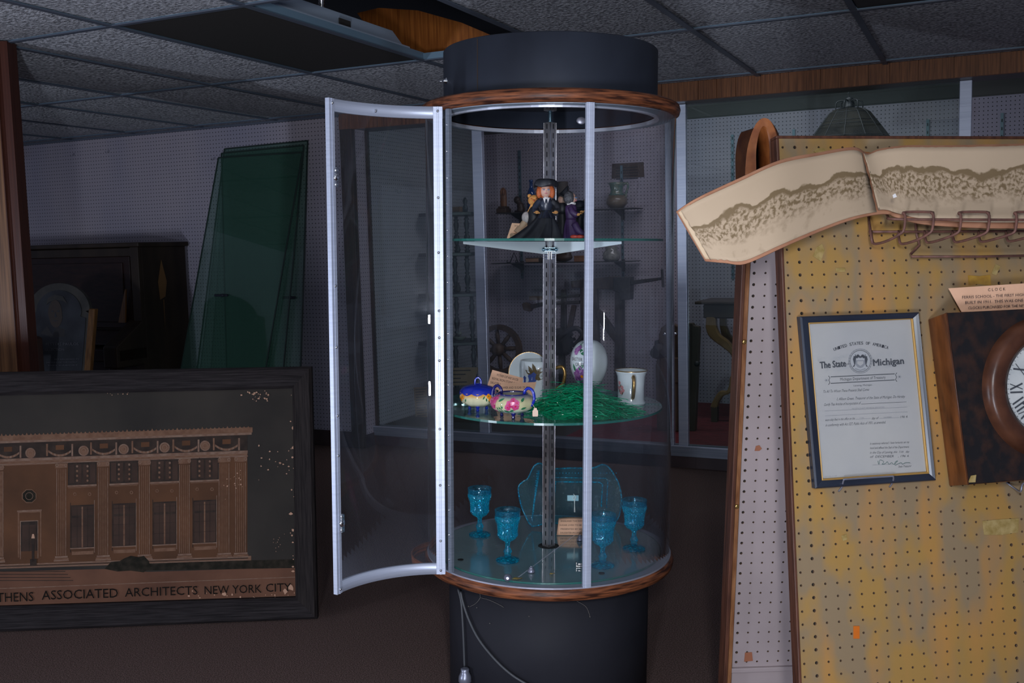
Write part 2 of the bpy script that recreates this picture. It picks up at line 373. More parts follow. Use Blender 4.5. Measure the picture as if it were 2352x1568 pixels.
# posts and panes of the recess front
ax = lambda u: onb(u, 700, GB).x
bm = NB()
for u0, u1, v in ((1088, 1111, 500), (1530, 1545, 700), (1556, 1578, 700)):
    box(bm, onb(u0, v, GB-.02).x, onb(u1, v, GB-.02).x, GB-.02, GB+.015, .126, 2.04, 0)
x0, x1 = onb(2203, 260, GB-.02).x, onb(2232, 260, GB-.02).x; box(bm, x0, x1, GB-.02, GB+.015, .126, 2.04, 1)
struct('trim_12', bm, ['alu', 'alu_case'], RM, bevel=.003)
for n, (u0, u1) in enumerate(((857, 1089), (1578, 2204))):
    bm = NB(); a0 = EA+.01 if n == 0 else onb(u0, 600, GB).x; a1 = onb(u1, 500 if n == 0 else 260, GB).x
    box(bm, a0, a1, GB, GB+.006, .126, 2.04); struct('window_%d' % (n+1), bm, 'cab_glass', RM)
bm = NB(); box(bm, EA+.004, EA+.02, GB-.012, GB+.012, .126, 2.04); struct('trim_13', bm, 'trim_dark', RM)
# left wood column
P = onz(16, 94, ZC); P1 = pl(16, 94, (0, 0, ZC), (0, 0, 1))
bm = NB(); X1 = P1.x; Y1 = P1.y
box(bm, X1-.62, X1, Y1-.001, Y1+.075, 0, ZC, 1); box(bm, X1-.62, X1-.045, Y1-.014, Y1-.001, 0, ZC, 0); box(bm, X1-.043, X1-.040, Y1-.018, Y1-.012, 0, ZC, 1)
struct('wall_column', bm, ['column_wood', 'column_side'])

# troffer light in the grid and its conduit
L0 = thing('ceiling_light', 'unlit recessed ceiling light with dark brown panel and pale metal housing', 'ceiling light', roomT((a_of(3), b_of(-1), ZC)))
bm = NB(); box(bm, .014, .6068, .014, 1.208, .004, .012); obj('diffuser', bm, 'panel_brown', L0)
bm = NB(); hexa(bm, [(.03, .02, .02), (.60, .02, .02), (.60, 1.13, .02), (.03, 1.13, .02)], [(.09, .05, .115), (.55, .05, .115), (.55, 1.08, .115), (.09, 1.08, .115)])
box(bm, .596, .602, .01, 1.14, .012, .05); obj('housing', bm, 'white_metal', L0, bevel=.002)
bm = NB(); box(bm, .582, .586, .62, .70, .055, .08, mx=M.Rotation(0, 4, 'Y')); part(obj('rating_label', bm, 'panel_brown', L0), 'small faded label on housing side')
bm = NB(); pts = smoothpath([(.50, .62, .11), (.52, .60, .19), (.60, .50, .28), (.72, .35, .36), (.8, .1, .5)], 14)
tube(bm, pts, [.011+.0025*(k % 2) for k in range(len(pts))], 8); obj('conduit', bm, 'steel', L0)
c2 = thing('ceiling_light', 'dark unlit ceiling light panel at the upper right edge of the grid', 'ceiling light', roomT((a_of(7), b_of(-1), ZC)))
bm = NB(); box(bm, .014, .6068, .014, 1.208, .004, .012); obj('diffuser', bm, 'panel_brown', c2)
bm = NB(); box(bm, .03, .59, .02, 1.2, .02, .11); obj('housing', bm, 'white_metal', c2)

# hooks left in the pegboard
def hook(u, v, b, label):
    P = onb(u, v, b); h = NB(); tube(h, smoothpath([(0, 0, .012), (0, -.012, .012), (0, -.02, -.004), (0, -.034, -.006), (0, -.04, .008)], 4), .0022, 6)
    tag(obj('peg_hook', h, 'chrome', None, roomT((P.x, WB-.001 if b == WB else b, P.z))), label, 'hook', 'small metal hooks on the left pegboard wall')
hook(172, 357, WB, 'small metal hook on grey pegboard, leftmost high up'); hook(252, 350, WB, 'small metal hook on grey pegboard, between leftmost hook and glass sheets')
hook(495, 366, WB, 'small metal hook on grey pegboard beside the top corner of the green glass')
P = ona(908, 440, EA); h = NB(); tube(h, smoothpath([(0, 0, .012), (.012, 0, .012), (.02, 0, -.01), (.034, 0, -.012), (.04, 0, .008)], 4), .003, 6)
tag(obj('peg_hook', h, 'chrome', None, roomT((EA+.001, P.y, P.z))), 'small metal hook on the end wall inside the glass recess', 'hook')
bm = NB(); P = onb(45, 348, WB); box(bm, -.035, .035, -.05, 0, -.055, .055); tag(obj('wood_block', bm, 'bulkhead', None, roomT((P.x, WB-.001, P.z)), bevel=.003), 'small reddish wood block fixed high on wall beside the column', 'block')
# ================================================================== LEFT SIDE
def wquad(pix, b): return [onb(u, v, b) for u, v in pix]
# upright piano
woodmat('piano_front', (.008, .003, .003), (.022, .008, .006), 5, (2, 2, 10), .5)
woodmat('piano_side', (.014, .009, .006), (.034, .022, .014), 4, (2, 2, .5), .5)
mat('piano_scratch', (.14, .07, .02), .5)
FB = 4.92; pr_ = onb(318, 556, FB).x
PN = thing('upright_piano', 'old dark upright piano with scuffed right side against the pegboard wall', 'piano', roomT((pr_, FB, 0)))
zt = onb(318, 556, FB).z
bm = NB(); box(bm, -1.45, 0, .02, .42, 0, zt-.03); obj('case', bm, 'piano_side', PN, bevel=.004)
bm = NB(); box(bm, -1.47, .015, -.02, .44, zt-.03, zt); obj('lid', bm, 'piano_side', PN, bevel=.006)
bm = NB(); box(bm, -1.42, -.09, .0, .02, .80, zt-.09); box(bm, -1.36, -.15, -.008, .0, .84, zt-.13); obj('upper_panel', bm, 'piano_front', PN, bevel=.004)
bm = NB(); box(bm, -1.45, -1.40, -.012, .02, 0, zt-.03); box(bm, -.07, 0, -.012, .02, 0, zt-.03); box(bm, -1.42, -.07, -.008, .02, zt-.09, zt-.035); obj('stile', bm, 'piano_side', PN, bevel=.003)
bm = NB(); box(bm, -1.45, 0, -.22, .02, .60, .68); box(bm, -1.45, -1.38, -.24, .0, .60, .80); obj('key_bed', bm, 'piano_front', PN, bevel=.006)
bm = NB(); hexa(bm, [(-.12, -.24, .56), (0, -.24, .56), (0, .0, .56), (-.12, .0, .56)], [(-.12, -.24, .70), (0, -.24, .70), (0, .0, .86), (-.12, .0, .86)]); obj('arm', bm, 'piano_side', PN, bevel=.01)
bm = NB(); hexa(bm, [(-1.38, -.14, .70), (-.12, -.14, .70), (-.12, .0, .70), (-1.38, .0, .70)], [(-1.38, -.05, .79), (-.12, -.05, .79), (-.12, 0, .79), (-1.38, 0, .79)]); obj('fallboard', bm, 'piano_front', PN, bevel=.01)
bm = NB(); box(bm, -.10, -.03, -.22, -.15, 0, .60); obj('leg', bm, 'piano_side', PN, bevel=.01)
bm = NB(); box(bm, -1.42, -.07, .0, .02, .10, .58); obj('lower_panel', bm, 'piano_front', PN, bevel=.004)
bm = NB(); poly(bm, [ (0, 0, 0), (0, .05, .02), (0, .07, .12), (0, .03, .27), (0, -.01, .12)]); prism(bm, [(0, .03, -.2), (0, .036, 0), (0, .028, 0)], (.0006, 0, 0))
part(obj('scuff_mark', bm, 'piano_scratch', PN, T((.0015, .16, .98))), 'yellowish scuffed patch')
# leaning scrap wedge on the piano front
bm = NB(); hexa(bm, [(-.17, -.03, .84), (-.11, -.03, .84), (-.11, -.018, .84), (-.17, -.018, .84)], [(-.10, -.022, 1.06), (-.094, -.022, 1.06), (-.094, -.012, 1.06), (-.10, -.012, 1.06)])
woodmat('gilt', (.09, .038, .010), (.18, .085, .025), 8, (8, 8, 1), .35)
tag(obj('wood_sliver', bm, 'gilt', None, roomT((pr_-.02, FB-.002, 0))), 'thin tan wood sliver leaning on the dark piano front', 'wood strip')

# sheets of green plate glass leaning on the wall
def sheet(pix, ytop, ybot, label, clips=()):
    # plane through a top line at b=ytop and floor line at b=ybot
    zt_ = 2.0; n = V((0, zt_, ybot-ytop)).normalized()
    p0 = V((0, ybot, 0)); nW = RM.to_3x3() @ n; pW = RM @ p0
    P = [RM.inverted() @ pl(u, v, pW, nW) for u, v in pix]
    lo = min(p.z for p in P); 
    for k in (2, 3):
        up_ = P[1] if k == 2 else P[0]; d = P[k]-up_; P[k] = up_+d*((up_.z-.004)/(up_.z-P[k].z))
    c = P[3].copy(); c.z = 0
    t = thing('glass_sheet', label, 'glass sheet', RM @ T(c), 'glass sheets leaning on the wall')
    bm = NB(); prism(bm, [p-c for p in P], n*.006); obj('pane', bm, 'plate_glass', t)
    bm = NB()
    for k in range(4):
        a_, b_ = P[k]-c, P[(k+1) % 4]-c; e = (b_-a_).normalized(); q = e.cross(n)*.004
        prism(bm, [a_-q, b_-q, b_+q, a_+q], n*.0066)
    part(obj('edge', bm, 'edge_dark', t), 'dark ground edge of the sheet')
    for (u, v, l) in clips:
        q = RM.inverted() @ pl(u, v, pW-nW*.012, nW); q -= c
        bm = NB(); box(bm, -l, l, -.006, .006, -.008, .008); ball(bm, (l*.3, -.008, 0), .016, s=(1, .6, .7)); obj('clip', bm, 'black', t, T(q), bevel=.003)
mat('edge_dark', (.02, .035, .03), .3)
sheet([(515, 342), (706, 323), (690, 850), (452, 850)], 5.350, 5.16, 'rearmost green glass sheet, its top corner highest on the pegboard', ((664, 683, .05),))
sheet([(508, 352), (697, 334), (650, 850), (520, 850)], 5.325, 5.125, 'middle green glass sheet with upright right edge, between the other two')
sheet([(501, 362), (694, 350), (609, 850), (415, 850)], 5.30, 5.09, 'front green glass sheet slanting lowest to the left', ((508, 678, .055),))

# arched signboard in a gilt moulding, leaning in front of the piano
mat('sign_black', (.009, .010, .014), .6, 0, (.03, .034, .042), 6); mat('sign_grey', (.03, .029, .026), .6, 0, (.055, .05, .043), 12); mat('sign_text', (.10, .10, .12), .5)
mat('skin_dim', (.045, .032, .024), .6); mat('suit_dim', (.022, .02, .02), .6)
SB = 4.45
def sg(u, v, dy=0): 
    p = onb(u, v, SB+(v-640)*-.0006); p.y += dy; return p
S0 = sg(140, 1000); S0.z = 0
SG = thing('arched_signboard', 'dark arched memorial signboard with portrait and gilt right edge before the piano', 'sign', RM @ T(S0))
arch = [(136+70*math.cos(t), 712-62*math.sin(t)) for t in [math.pi*k/20 for k in range(21)]]
out_ = [(184, 1010), (210, 722), (196, 714)]+arch[0:]+[(60, 722), (20, 724), (20, 1010)]
bm = NB(); prism(bm, [sg(u, v)-S0 for u, v in out_], (0, .02, 0)); obj('board', bm, 'sign_grey', SG)
arch2 = [(136+52*math.cos(t), 716-50*math.sin(t)) for t in [math.pi*k/20 for k in range(21)]]
bm = NB(); prism(bm, [sg(u, v, -.004)-S0 for u, v in [(178, 1000), (198, 730), (186, 726)]+arch2+[(70, 732), (24, 732), (24, 1000)]], (0, .003, 0)); part(obj('painted_face', bm, 'sign_black', SG), 'black painted face')
bm = NB(); prism(bm, [sg(u, v, -.012)-S0 for u, v in [(183, 1010), (196, 1010), (221, 709), (207, 708)]], (0, .03, 0)); part(obj('moulding', bm, 'gilt', SG, bevel=.005), 'gilt wood moulding')
bm = NB(); prism(bm, [sg(u, v, -.006)-S0 for u, v in [(128+16*math.cos(t)+(2 if math.sin(t) < 0 else 0), 720-32*math.sin(t)) for t in [2*math.pi*k/20 for k in range(20)]]], (0, .001, 0), 0)
prism(bm, [sg(u, v, -.0055)-S0 for u, v in [(95, 765), (110, 748), (122, 768), (132, 748), (152, 758), (150, 772), (125, 776)]], (0, .001, 0), 1)
prism(bm, [sg(u, v, -.0065)-S0 for u, v in [(108, 700), (112, 684), (128, 676), (146, 680), (156, 696), (146, 690), (128, 688), (114, 694)]], (0, .001, 0), 2)
for e in (122, 136): prism(bm, [sg(e+3*math.cos(t), 714-2*math.sin(t), -.0068)-S0 for t in [k*math.pi/4 for k in range(8)]], (0, .0005, 0), 3)
prism(bm, [sg(u, v, -.0068)-S0 for u, v in [(129, 716), (133, 727), (127, 728)]], (0, .0005, 0), 3)
prism(bm, [sg(u, v, -.0068)-S0 for u, v in [(122, 735), (136, 735), (129, 738)]], (0, .0005, 0), 3)
part(obj('portrait', bm, ['skin_dim', 'suit_dim', 'sign_grey', 'sign_black'], SG), 'small painted portrait of a person in a suit')
bm = NB()
for s_, u0, u1, v in (('FETTERS PAULOS', 108, 183, 793), ('COLLECTION', 100, 150, 806), ('ESTABLISHED IN', 128, 184, 826), ('MEMORY OF THE FAMILY', 110, 180, 833), ('THIS CABINET', 112, 182, 840)):
    a_, b_ = sg(u0, v, -.008)-S0, sg(u1, v-1, -.008)-S0; h_ = .016 if v < 810 else .007
    textbm(bm, s_, planeM(a_, b_-a_, (0, 0, 1)), (b_-a_).length, h_)
part(obj('lettering', bm, 'sign_text', SG), 'grey painted lettering')
# chair back post just left of the signboard
bm = NB(); P = onb(84, 772, 4.2); g = mb(84, 800, 4.2); mat('chair_wood', (.05, .025, .02), .45)
CH = thing('wooden_chair', 'dark wooden chair back showing behind the big framed picture', 'chair', roomT((P.x, 4.2, 0)))
box(bm, -.024, .024, -.02, .02, 0, P.z-.012); hexa(bm, [(-.024, -.02, P.z-.012), (.024, -.02, P.z-.012), (.024, .02, P.z-.012), (-.024, .02, P.z-.012)], [(-.008, -.01, P.z), (.008, -.01, P.z), (.008, .01, P.z), (-.008, .01, P.z)]); obj('back_post', bm, 'chair_wood', CH, bevel=.003)
bm = NB(); box(bm, -.424, -.376, -.02, .02, 0, P.z); obj('back_post', bm, 'chair_wood', CH, bevel=.003)
bm = NB(); box(bm, -.38, -.02, -.01, .01, P.z-.14, P.z-.03); obj('back_rail', bm, 'chair_wood', CH, bevel=.003)
bm = NB(); box(bm, -.43, .03, -.42, .02, .40, .44); obj('seat', bm, 'chair_wood', CH, bevel=.008)
for x_ in (-.40, 0):
    bm = NB(); box(bm, x_-.02, x_+.02, -.40, -.36, 0, .40); obj('leg', bm, 'chair_wood', CH, bevel=.003)

# ---------------------------------------------------------------- big framed architectural picture
Bl = pl(0, 1445, (0, 0, 0), (0, 0, 1)); Br = pl(732, 1415, (0, 0, 0), (0, 0, 1)); hx = (Br-Bl).normalized()
lean = .094; bk = V((-hx.y, hx.x, 0)); upp = V((0, 0, 1))*math.cos(lean)+bk*math.sin(lean); nn = hx.cross(upp).normalized()  # towards camera
def fp(u, v, off=0): return pl(u, v, Br+nn*off, nn)
PM = planeM(Br, hx, upp)
FP = thing('framed_picture', 'huge dark oak frame holding a faded brown drawing of a classical building', 'picture', PM)
IM = PM.inverted()
def fl(u, v, off=0): return IM @ fp(u, v, off)
woodmat('frame_oak', (.009, .0075, .008), (.030, .025, .026), 8, (1.2, 30, 30), .65, .25, spec=.08)
woodmat('frame_oak_v', (.009, .0075, .008), (.030, .024, .023), 8, (30, 1.2, 30), .65, .25, spec=.08)
OL = -520
# outer and inner corners (top-right, bottom-right, and the unseen left ones)
OTR, OBR, ITR, IBR = (718, 841), (732, 1415), (674, 891), (681, 1368)
OTL, OBL, ITL, IBL = (OL, 863), (OL, 1466), (OL+50, 917+3), (OL+50, 1404)
def member(n, pts, m):
    # pts: outer a, outer b, inner b, inner a in pixels
    o1, o2, i2, i1 = [fl(u, v) for u, v in pts]
    bm = NB(); prof = [(0, .0), (0, .030), (.12, .040), (.55, .026), (.86, .030), (1, .020), (1, .0)]
    ra = [bm.verts.new(o1.lerp(i1, t)+V((0, 0, z))) for t, z in prof]; rb = [bm.verts.new(o2.lerp(i2, t)+V((0, 0, z))) for t, z in prof]
    for k in range(len(prof)-1): bm.faces.new((ra[k], rb[k], rb[k+1], ra[k+1]))
    bm.faces.new(ra); bm.faces.new(rb[::-1]); bm.faces.new((ra[-1], rb[-1], rb[0], ra[0]))
    obj('frame_rail', bm, m, FP)
member(0, [OTL, OTR, ITR, ITL], 'frame_oak'); member(1, [OBL, OBR, IBR, IBL], 'frame_oak'); member(2, [OTR, OBR, IBR, ITR], 'frame_oak_v'); member(3, [OTL, OBL, IBL, ITL], 'frame_oak_v')
mat('art_sky', (.019, .016, .014), .8, 0, (.034, .028, .023), 3, (1, 1, 1), spec=.2); mat('art_brown', (.062, .027, .013), .8, 0, (.10, .042, .019), 5, spec=.2)
mat('art_light', (.19, .12, .085), .8, 0, (.14, .075, .05), 60, spec=.2); mat('art_dark', (.020, .013, .010), .8, 0, (.035, .022, .016), 30, spec=.2); mat('art_pane', (.032, .018, .013), .8, 0, (.05, .027, .019), 12, spec=.2)
mat('art_ground', (.085, .037, .022), .8, 0, (.13, .058, .034), 5, spec=.2); mat('art_text', (.009, .008, .007), .9, spec=.05); mat('art_green', (.014, .013, .010), .9, 0, (.030, .024, .018), 50, spec=.05); mat('art_chip', (.40, .22, .14), .7)
mat('art_mid', (.12, .058, .034), .8, 0, (.16, .085, .052), 60, spec=.2)
AM = ['art_sky', 'art_brown', 'art_light', 'art_dark', 'art_pane', 'art_ground', 'art_text', 'art_green', 'art_chip', 'art_mid']
bm = NB()
def q4(u0, v0, u1, v1, mi, lay, sl=-.045):
    """picture rectangle; rows follow the drawing's slope"""
    d = sl*(u1-u0); f = poly(bm, [fl(u0, v1, .004+lay*.0004), fl(u1, v1+d, .004+lay*.0004), fl(u1, v0+d, .004+lay*.0004), fl(u0, v0, .004+lay*.0004)], mi)
def qp(pts, mi, lay): poly(bm, [fl(u, v, .004+lay*.0004) for u, v in pts], mi)
prism(bm, [fl(u, v, .002) for u, v in ((OL+40, 1410), (684, 1372), (677, 888), (OL+40, 915))], V((0, 0, .002)), 0)
top = lambda u: 992-.0475*(u-130) if False else 1016-.040*u        # cornice top line
# body of the building
cor = lambda u, y0, y1: y0+(y1-y0)*u/575.
Wd = lambda u0, u1, yl0, yr0, yl1, yr1, mi, lay: qp([(u0, cor(u0, yl1, yr1)), (u1, cor(u1, yl1, yr1)), (u1, cor(u1, yl0, yr0)), (u0, cor(u0, yl0, yr0))], mi, lay)
Wd(-300, 568, 1065, 1040, 1296, 1282, 1, 1)                 # wall
Wd(-300, 580, 1001, 981, 1013, 993, 9, 2)                   # cresting
Wd(-300, 578, 1013, 993, 1018, 998, 2, 3)
Wd(-300, 568, 1018, 998, 1056, 1036, 3, 2)                  # frieze ground
Wd(-300, 569, 1054, 1034, 1060, 1041, 2, 3); Wd(-300, 568, 1060, 1041, 1070, 1047, 9, 3); Wd(-300, 568, 1066, 1045, 1068, 1048, 2, 4)
yy = lambda u, yl, yr: cor(u, yl, yr)
for k in range(60):                                         # cresting leaves
    u = 4+k*9.6
    if u > 572: break
    y = yy(u, 1000, 981); qp([(u-3, y+1), (u+3, y+1), (u, y-3-(2 if k % 6 == 0 else 0))], 9, 3)
def ringp(u, v, r, r2, mi, lay, n=14):
    for k in range(n):
        t0, t1 = 2*math.pi*k/n, 2*math.pi*(k+1)/n
        qp([(u+r*math.cos(t0), v+r*math.sin(t0)), (u+r*math.cos(t1), v+r*math.sin(t1)), (u+r2*math.cos(t1), v+r2*math.sin(t1)), (u+r2*math.cos(t0), v+r2*math.sin(t0))], mi, lay)
for u in (70, 192, 284, 378, 471): 
    v = yy(u, 1038, 1014)+5; qp([(u+9*math.cos(t*.5), v+9*math.sin(t*.5)) for t in range(12)], 9, 3); ringp(u, v, 12, 9, 2, 4)
    ringp(u, v, 6, 4.6, 2, 4)
for u in (18, 137, 238, 333, 427, 520):                     # swags with small panels above
    v = yy(u, 1032, 1012)
    q4(u-9, v-5, u+10, v+6, 1, 3)
    for k in range(12):
        t0 = (k/12)*2-1; t1 = ((k+1)/12)*2-1; f0 = lambda t: v+18-10*t*t
        qp([(u+26*t0, f0(t0)+3), (u+26*t1, f0(t1)+3), (u+26*t1, f0(t1)-2), (u+26*t0, f0(t0)-2)], 2 if k % 2 else 9, 3)
    for s_ in (-1, 1): q4(u+s_*29-2, v-8, u+s_*29+2, v+20, 2 if s_ > 0 else 9, 3)
# pilasters with capitals, flutes and bases
for u, w_ in ((2, 10), (141, 25), (237, 26), (332, 27), (424, 27), (515, 27), (553, 27)):
    yt, yb = yy(u, 1066, 1046), yy(u, 1292, 1281); h2 = w_/2
    q4(u-h2, yt+14, u+h2, yb-12, 1, 2)
    for k in range(6): q4(u-h2+1+k*w_/6, yt+16, u-h2+1+k*w_/6+1.4, yb-14, 2 if k in (0, 5) else 9, 3)
    q4(u-h2-3, yt, u+h2+3, yt+3, 2, 3); q4(u-h2-1, yt+3, u+h2+1, yt+14, 9, 3)
    for s_ in (-1, 1): ringp(u+s_*h2*.8, yt+7, 4, 2.4, 2, 4, 8)
    q4(u-h2-2, yb-12, u+h2+2, yb-8, 2, 3); q4(u-h2-4, yb-7, u+h2+4, yb-3, 9, 3); q4(u-h2-5, yb-3, u+h2+5, yb, 2, 3)
# windows: upper grilles and lower tall windows
for u in (189, 285, 378, 470):
    yt = yy(u, 1072, 1049)-2; q4(u-33, yt, u+33, yt+52, 3, 3)
    for k in range(4): q4(u-30+k*16, yt+4, u-18+k*16, yt+47, 4, 4)
    for s_ in (-12, 12):
        q4(u+s_-1.2, yt, u+s_+1.2, yt+48, 3, 5)
        for k in range(4): qp([(u+s_+2.6*math.cos(a_), yt+8+k*11+3*math.sin(a_)) for a_ in [j*math.pi/3 for j in range(6)]], 2 if k == 0 else 9, 6)
    q4(u-34, yt+52, u+33, yt+56, 2, 4); q4(u-32, yt+57, u+31, yt+58.5, 9, 4)
    for s_ in (-17, 17): ringp(u+s_, yt+72, 4.2, 2.2, 9, 4, 8)
    y2 = yt+98; q4(u-28, y2-6, u-26.5, y2+108, 3, 3); q4(u+27, y2-12, u+28.5, y2+108, 2, 3); q4(u-26, y2, u+27, y2+98, 3, 3)
    q4(u-24, y2+3, u+25, y2+24, 4, 4); q4(u-24, y2+29, u+25, y2+96, 4, 4)
    for k in (-12, 12): q4(u+k-.5, y2+3, u+k+.5, y2+96, 3, 5)
    q4(u-1.6, y2+3, u+1.6, y2+96, 9, 5)
    for k in (10, 48, 72): q4(u-24, y2+k, u+25, y2+k+.9, 3, 5)
    q4(u-28, y2+98, u+29, y2+100.5, 2, 4); q4(u-24, y2+106, u+26, y2+114, 9, 4)
# medallion, doorway and lamp post
u, v = 67, 1139; qp([(u+18*math.cos(a_+.39), v+17*math.sin(a_+.39)) for a_ in [j*math.pi/4 for j in range(8)]], 9, 4); qp([(u+16*math.cos(a_+.39), v+15*math.sin(a_+.39)) for a_ in [j*math.pi/4 for j in range(8)]], 7, 5)
ringp(u, v, 9, 8, 2, 6, 10)
q4(39, 1172, 96, 1176, 2, 3); q4(41, 1176, 95, 1280, 9, 3); q4(44, 1178, 92, 1282, 1, 4); q4(46, 1196, 88, 1284, 2, 5); q4(48, 1198, 86, 1284, 3, 6)
q4(51, 1206, 83, 1266, 4, 7); q4(66, 1206, 67.5, 1266, 3, 8); q4(48, 1266, 86, 1284, 1, 7)
q4(73, 1245, 79, 1290, 3, 9); qp([(71, 1245), (81, 1245), (79, 1236), (73, 1236)], 3, 9); qp([(72, 1236), (80, 1236), (78, 1226), (74, 1226)], 8, 9); q4(69, 1284, 84, 1298, 3, 9)
# steps, base, hedge, ground
Wd(-300, 577, 1296, 1276, 1306, 1287, 9, 3); Wd(-300, 576, 1296, 1277, 1298.5, 1279.5, 2, 4); Wd(-300, 575, 1303, 1284, 1305, 1286, 2, 4)
qp([(-300, 1400), (682, 1368), (681, 1302), (340, 1313), (250, 1306), (-300, 1320)], 5, 2)
qp([(330, 1310), (677, 1304), (676, 1284), (345, 1292)], 7, 3)
qp([(240, 1306), (255, 1290), (275, 1288), (285, 1282), (300, 1276), (318, 1279), (330, 1276), (342, 1288), (345, 1302), (330, 1314), (300, 1310), (270, 1312)], 7, 5)
for k in range(4): Wd(-300, 150+k*6, 1311+k*7, 1311+k*7, 1312.5+k*7, 1312.5+k*7, 3, 4)
qp([(-300, 1364), (681, 1325.5), (681, 1324), (-300, 1362)], 2, 3)
qp([(-300, 1313), (0, 1300), (570, 1280), (570, 1282), (0, 1302), (-300, 1315)], 3, 4)
rnd = random.Random(3)
def chip(u, v, s):
    n = rnd.randint(4, 7); qp([(u+s*rnd.uniform(.4, 1.3)*math.cos(2*math.pi*k/n), v+s*rnd.uniform(.4, 1.3)*math.sin(2*math.pi*k/n)) for k in range(n)], 8, 10)
for k in range(26): chip(rnd.gauss(596, 16), 896+rnd.random()*26, rnd.uniform(.6, 3))
for k in range(22): chip(rnd.gauss(672, 3), rnd.uniform(895, 1345), rnd.uniform(.8, 4.5))
for k in range(22): chip(rnd.gauss(640, 20), rnd.gauss(1060, 22), rnd.uniform(.5, 2.6))
for k in range(26): chip(rnd.gauss(540, 12), rnd.gauss(1108, 14), rnd.uniform(.4, 2.2))
for k in range(14): chip(rnd.gauss(640, 10), rnd.gauss(1250, 14), rnd.uniform(.4, 1.6))
for k in range(20): chip(rnd.uniform(430, 676), rnd.gauss(1366-.0, 5)-.0, rnd.uniform(.8, 3.2))
for k in range(7): chip(rnd.uniform(245, 300), rnd.gauss(904, 2), rnd.uniform(.6, 2))
chip(668, 1350, 7); chip(655, 1358, 6); chip(516, 1363, 6)
for s_, u0, u1, vb, ht in (('ATHENS', -26, 77, 1383, 22), ('ASSOCIATED', 96, 271, 1377, 22), ('ARCHITECTS', 287, 454, 1370, 21), ('NEW YORK', 470, 601, 1364.5, 20), ('CITY', 611, 669, 1359, 20)):
    a_, b_ = fl(u0, vb, .009), fl(u1, vb-(u1-u0)*.031, .009); textbm(bm, s_, planeM(a_, b_-a_, (0, 1, 0)), (b_-a_).length, ht*1.45/1000*1.0, 6)
obj('drawing', bm, AM, FP, recalc=False)
# ================================================================== THE ROUND DISPLAY CASE
def cp(phi, r, h): return V((r*math.sin(phi), -r*math.cos(phi), h))      # phi 0 = towards the camera, + = to the right
GF = -.858; TZ = .343; RG = .343; PH0 = R(-54); PH1 = R(14)
CASE = thing('display_case', 'tall round acrylic display case on a black drum with its curved door swung open', 'display case', CM @ T((CX, CY, H)))
def case_ring(name, prof, m, seg=96, mi=0):
    bm = NB(); n = len(prof); rings = []
    for r, z in prof: rings.append([bm.verts.new((r*math.cos(2*math.pi*k/seg), r*math.sin(2*math.pi*k/seg), z)) for k in range(seg)])
    for a in range(n):
        b = (a+1) % n
        for k in range(seg):
            f = bm.faces.new((rings[a][k], rings[a][(k+1) % seg], rings[b][(k+1) % seg], rings[b][k])); f.smooth = n > 6
    return obj(name, bm, m, CASE)
bm = NB(); lathe(bm, [(.283, -H+.012), (.285, -.905), (.270, -.900)], 96); obj('pedestal', bm, 'black_base', CASE)
rr = lambda R_, z0, z1: [(R_-.05, z1), (R_-.012, z1), (R_-.003, z1-.005), (R_, (z0+z1)/2), (R_-.003, z0+.005), (R_-.012, z0), (R_-.05, z0)]
# wood ring with vertical-running grain following the rim
case_ring('lower_ring', rr(.354, -.898, -.864), 'ring_wood')
case_ring('deck_ring', [(.295, -.866), (.346, -.866), (.346, -.862), (.295, -.862)], 'ring_alu')
case_ring('upper_ring', rr(.354, TZ, .377), 'ring_wood')
case_ring('ceiling_ring', [(.296, TZ-.002), (.336, TZ-.002), (.336, TZ+.002), (.296, TZ+.002)], 'ring_blue')
case_ring('ring_lip', [(.287, TZ-.006), (.297, TZ-.006), (.297, TZ+.004), (.287, TZ+.004)], 'ring_alu_hi')
glassmat('dark_pane', (.10, .10, .11), haze=.25, hazecol=(.05, .045, .045))
bm = NB(); lathe(bm, [(.286, .400), (.286, .404)], 96); part(obj('ceiling_plate', bm, 'dark_pane', CASE), 'dark glossy plate under the top')
DRM = case_ring('top_drum', [(.286, .350), (.2905, .350), (.292, .376), (.292, .518), (.289, .521), (.05, .521), (.05, .517), (.286, .517)], 'black')
bm = NB(); box(bm, -.001, .001, -.2927, -.29, .38, .517, 0, M.Rotation(R(-41), 4, 'Z')); part(obj('drum_seam', bm, 'trim_dark', CASE), 'thin vertical seam on the drum')
P = ly(1018, 181, CY-.12)-V((CX, CY, H)); ph = math.atan2(P.x, -P.y)
bm = NB(); mx = T(cp(R(-72), .292, P.z)) @ M.Rotation(R(-72)+R(180)+R(0), 4, 'Z') @ M.Rotation(R(-90), 4, 'X')
lathe(bm, [(.008, -.001), (.008, .003), (.0045, .004), (.0045, .008)], 12); tube(bm, [(0, 0, .006), (0, .004, .020)], [.0015, .0028], 8)
part(obj('toggle_switch', bm, 'chrome', CASE, mx), 'small chrome toggle switch')
bm = NB(); prv = None
for k in range(15):
    a = R(-102+34*k/14); r_ = .356+.034*math.sin(math.pi*k/14)**.7; cur = [bm.verts.new(cp(a, r_, -.897)), bm.verts.new(cp(a, r_+.002, -.868)), bm.verts.new(cp(a, r_-.001, -.868))]
    if prv: bm.faces.new((prv[0], cur[0], cur[1], prv[1])); bm.faces.new((prv[1], cur[1], cur[2], prv[2])); bm.faces.new((prv[2], cur[2], cur[0], prv[0]))
    prv = cur
part(obj('peeling_trim', bm, 'ring_wood', CASE), 'peeling strip of wood laminate edging')
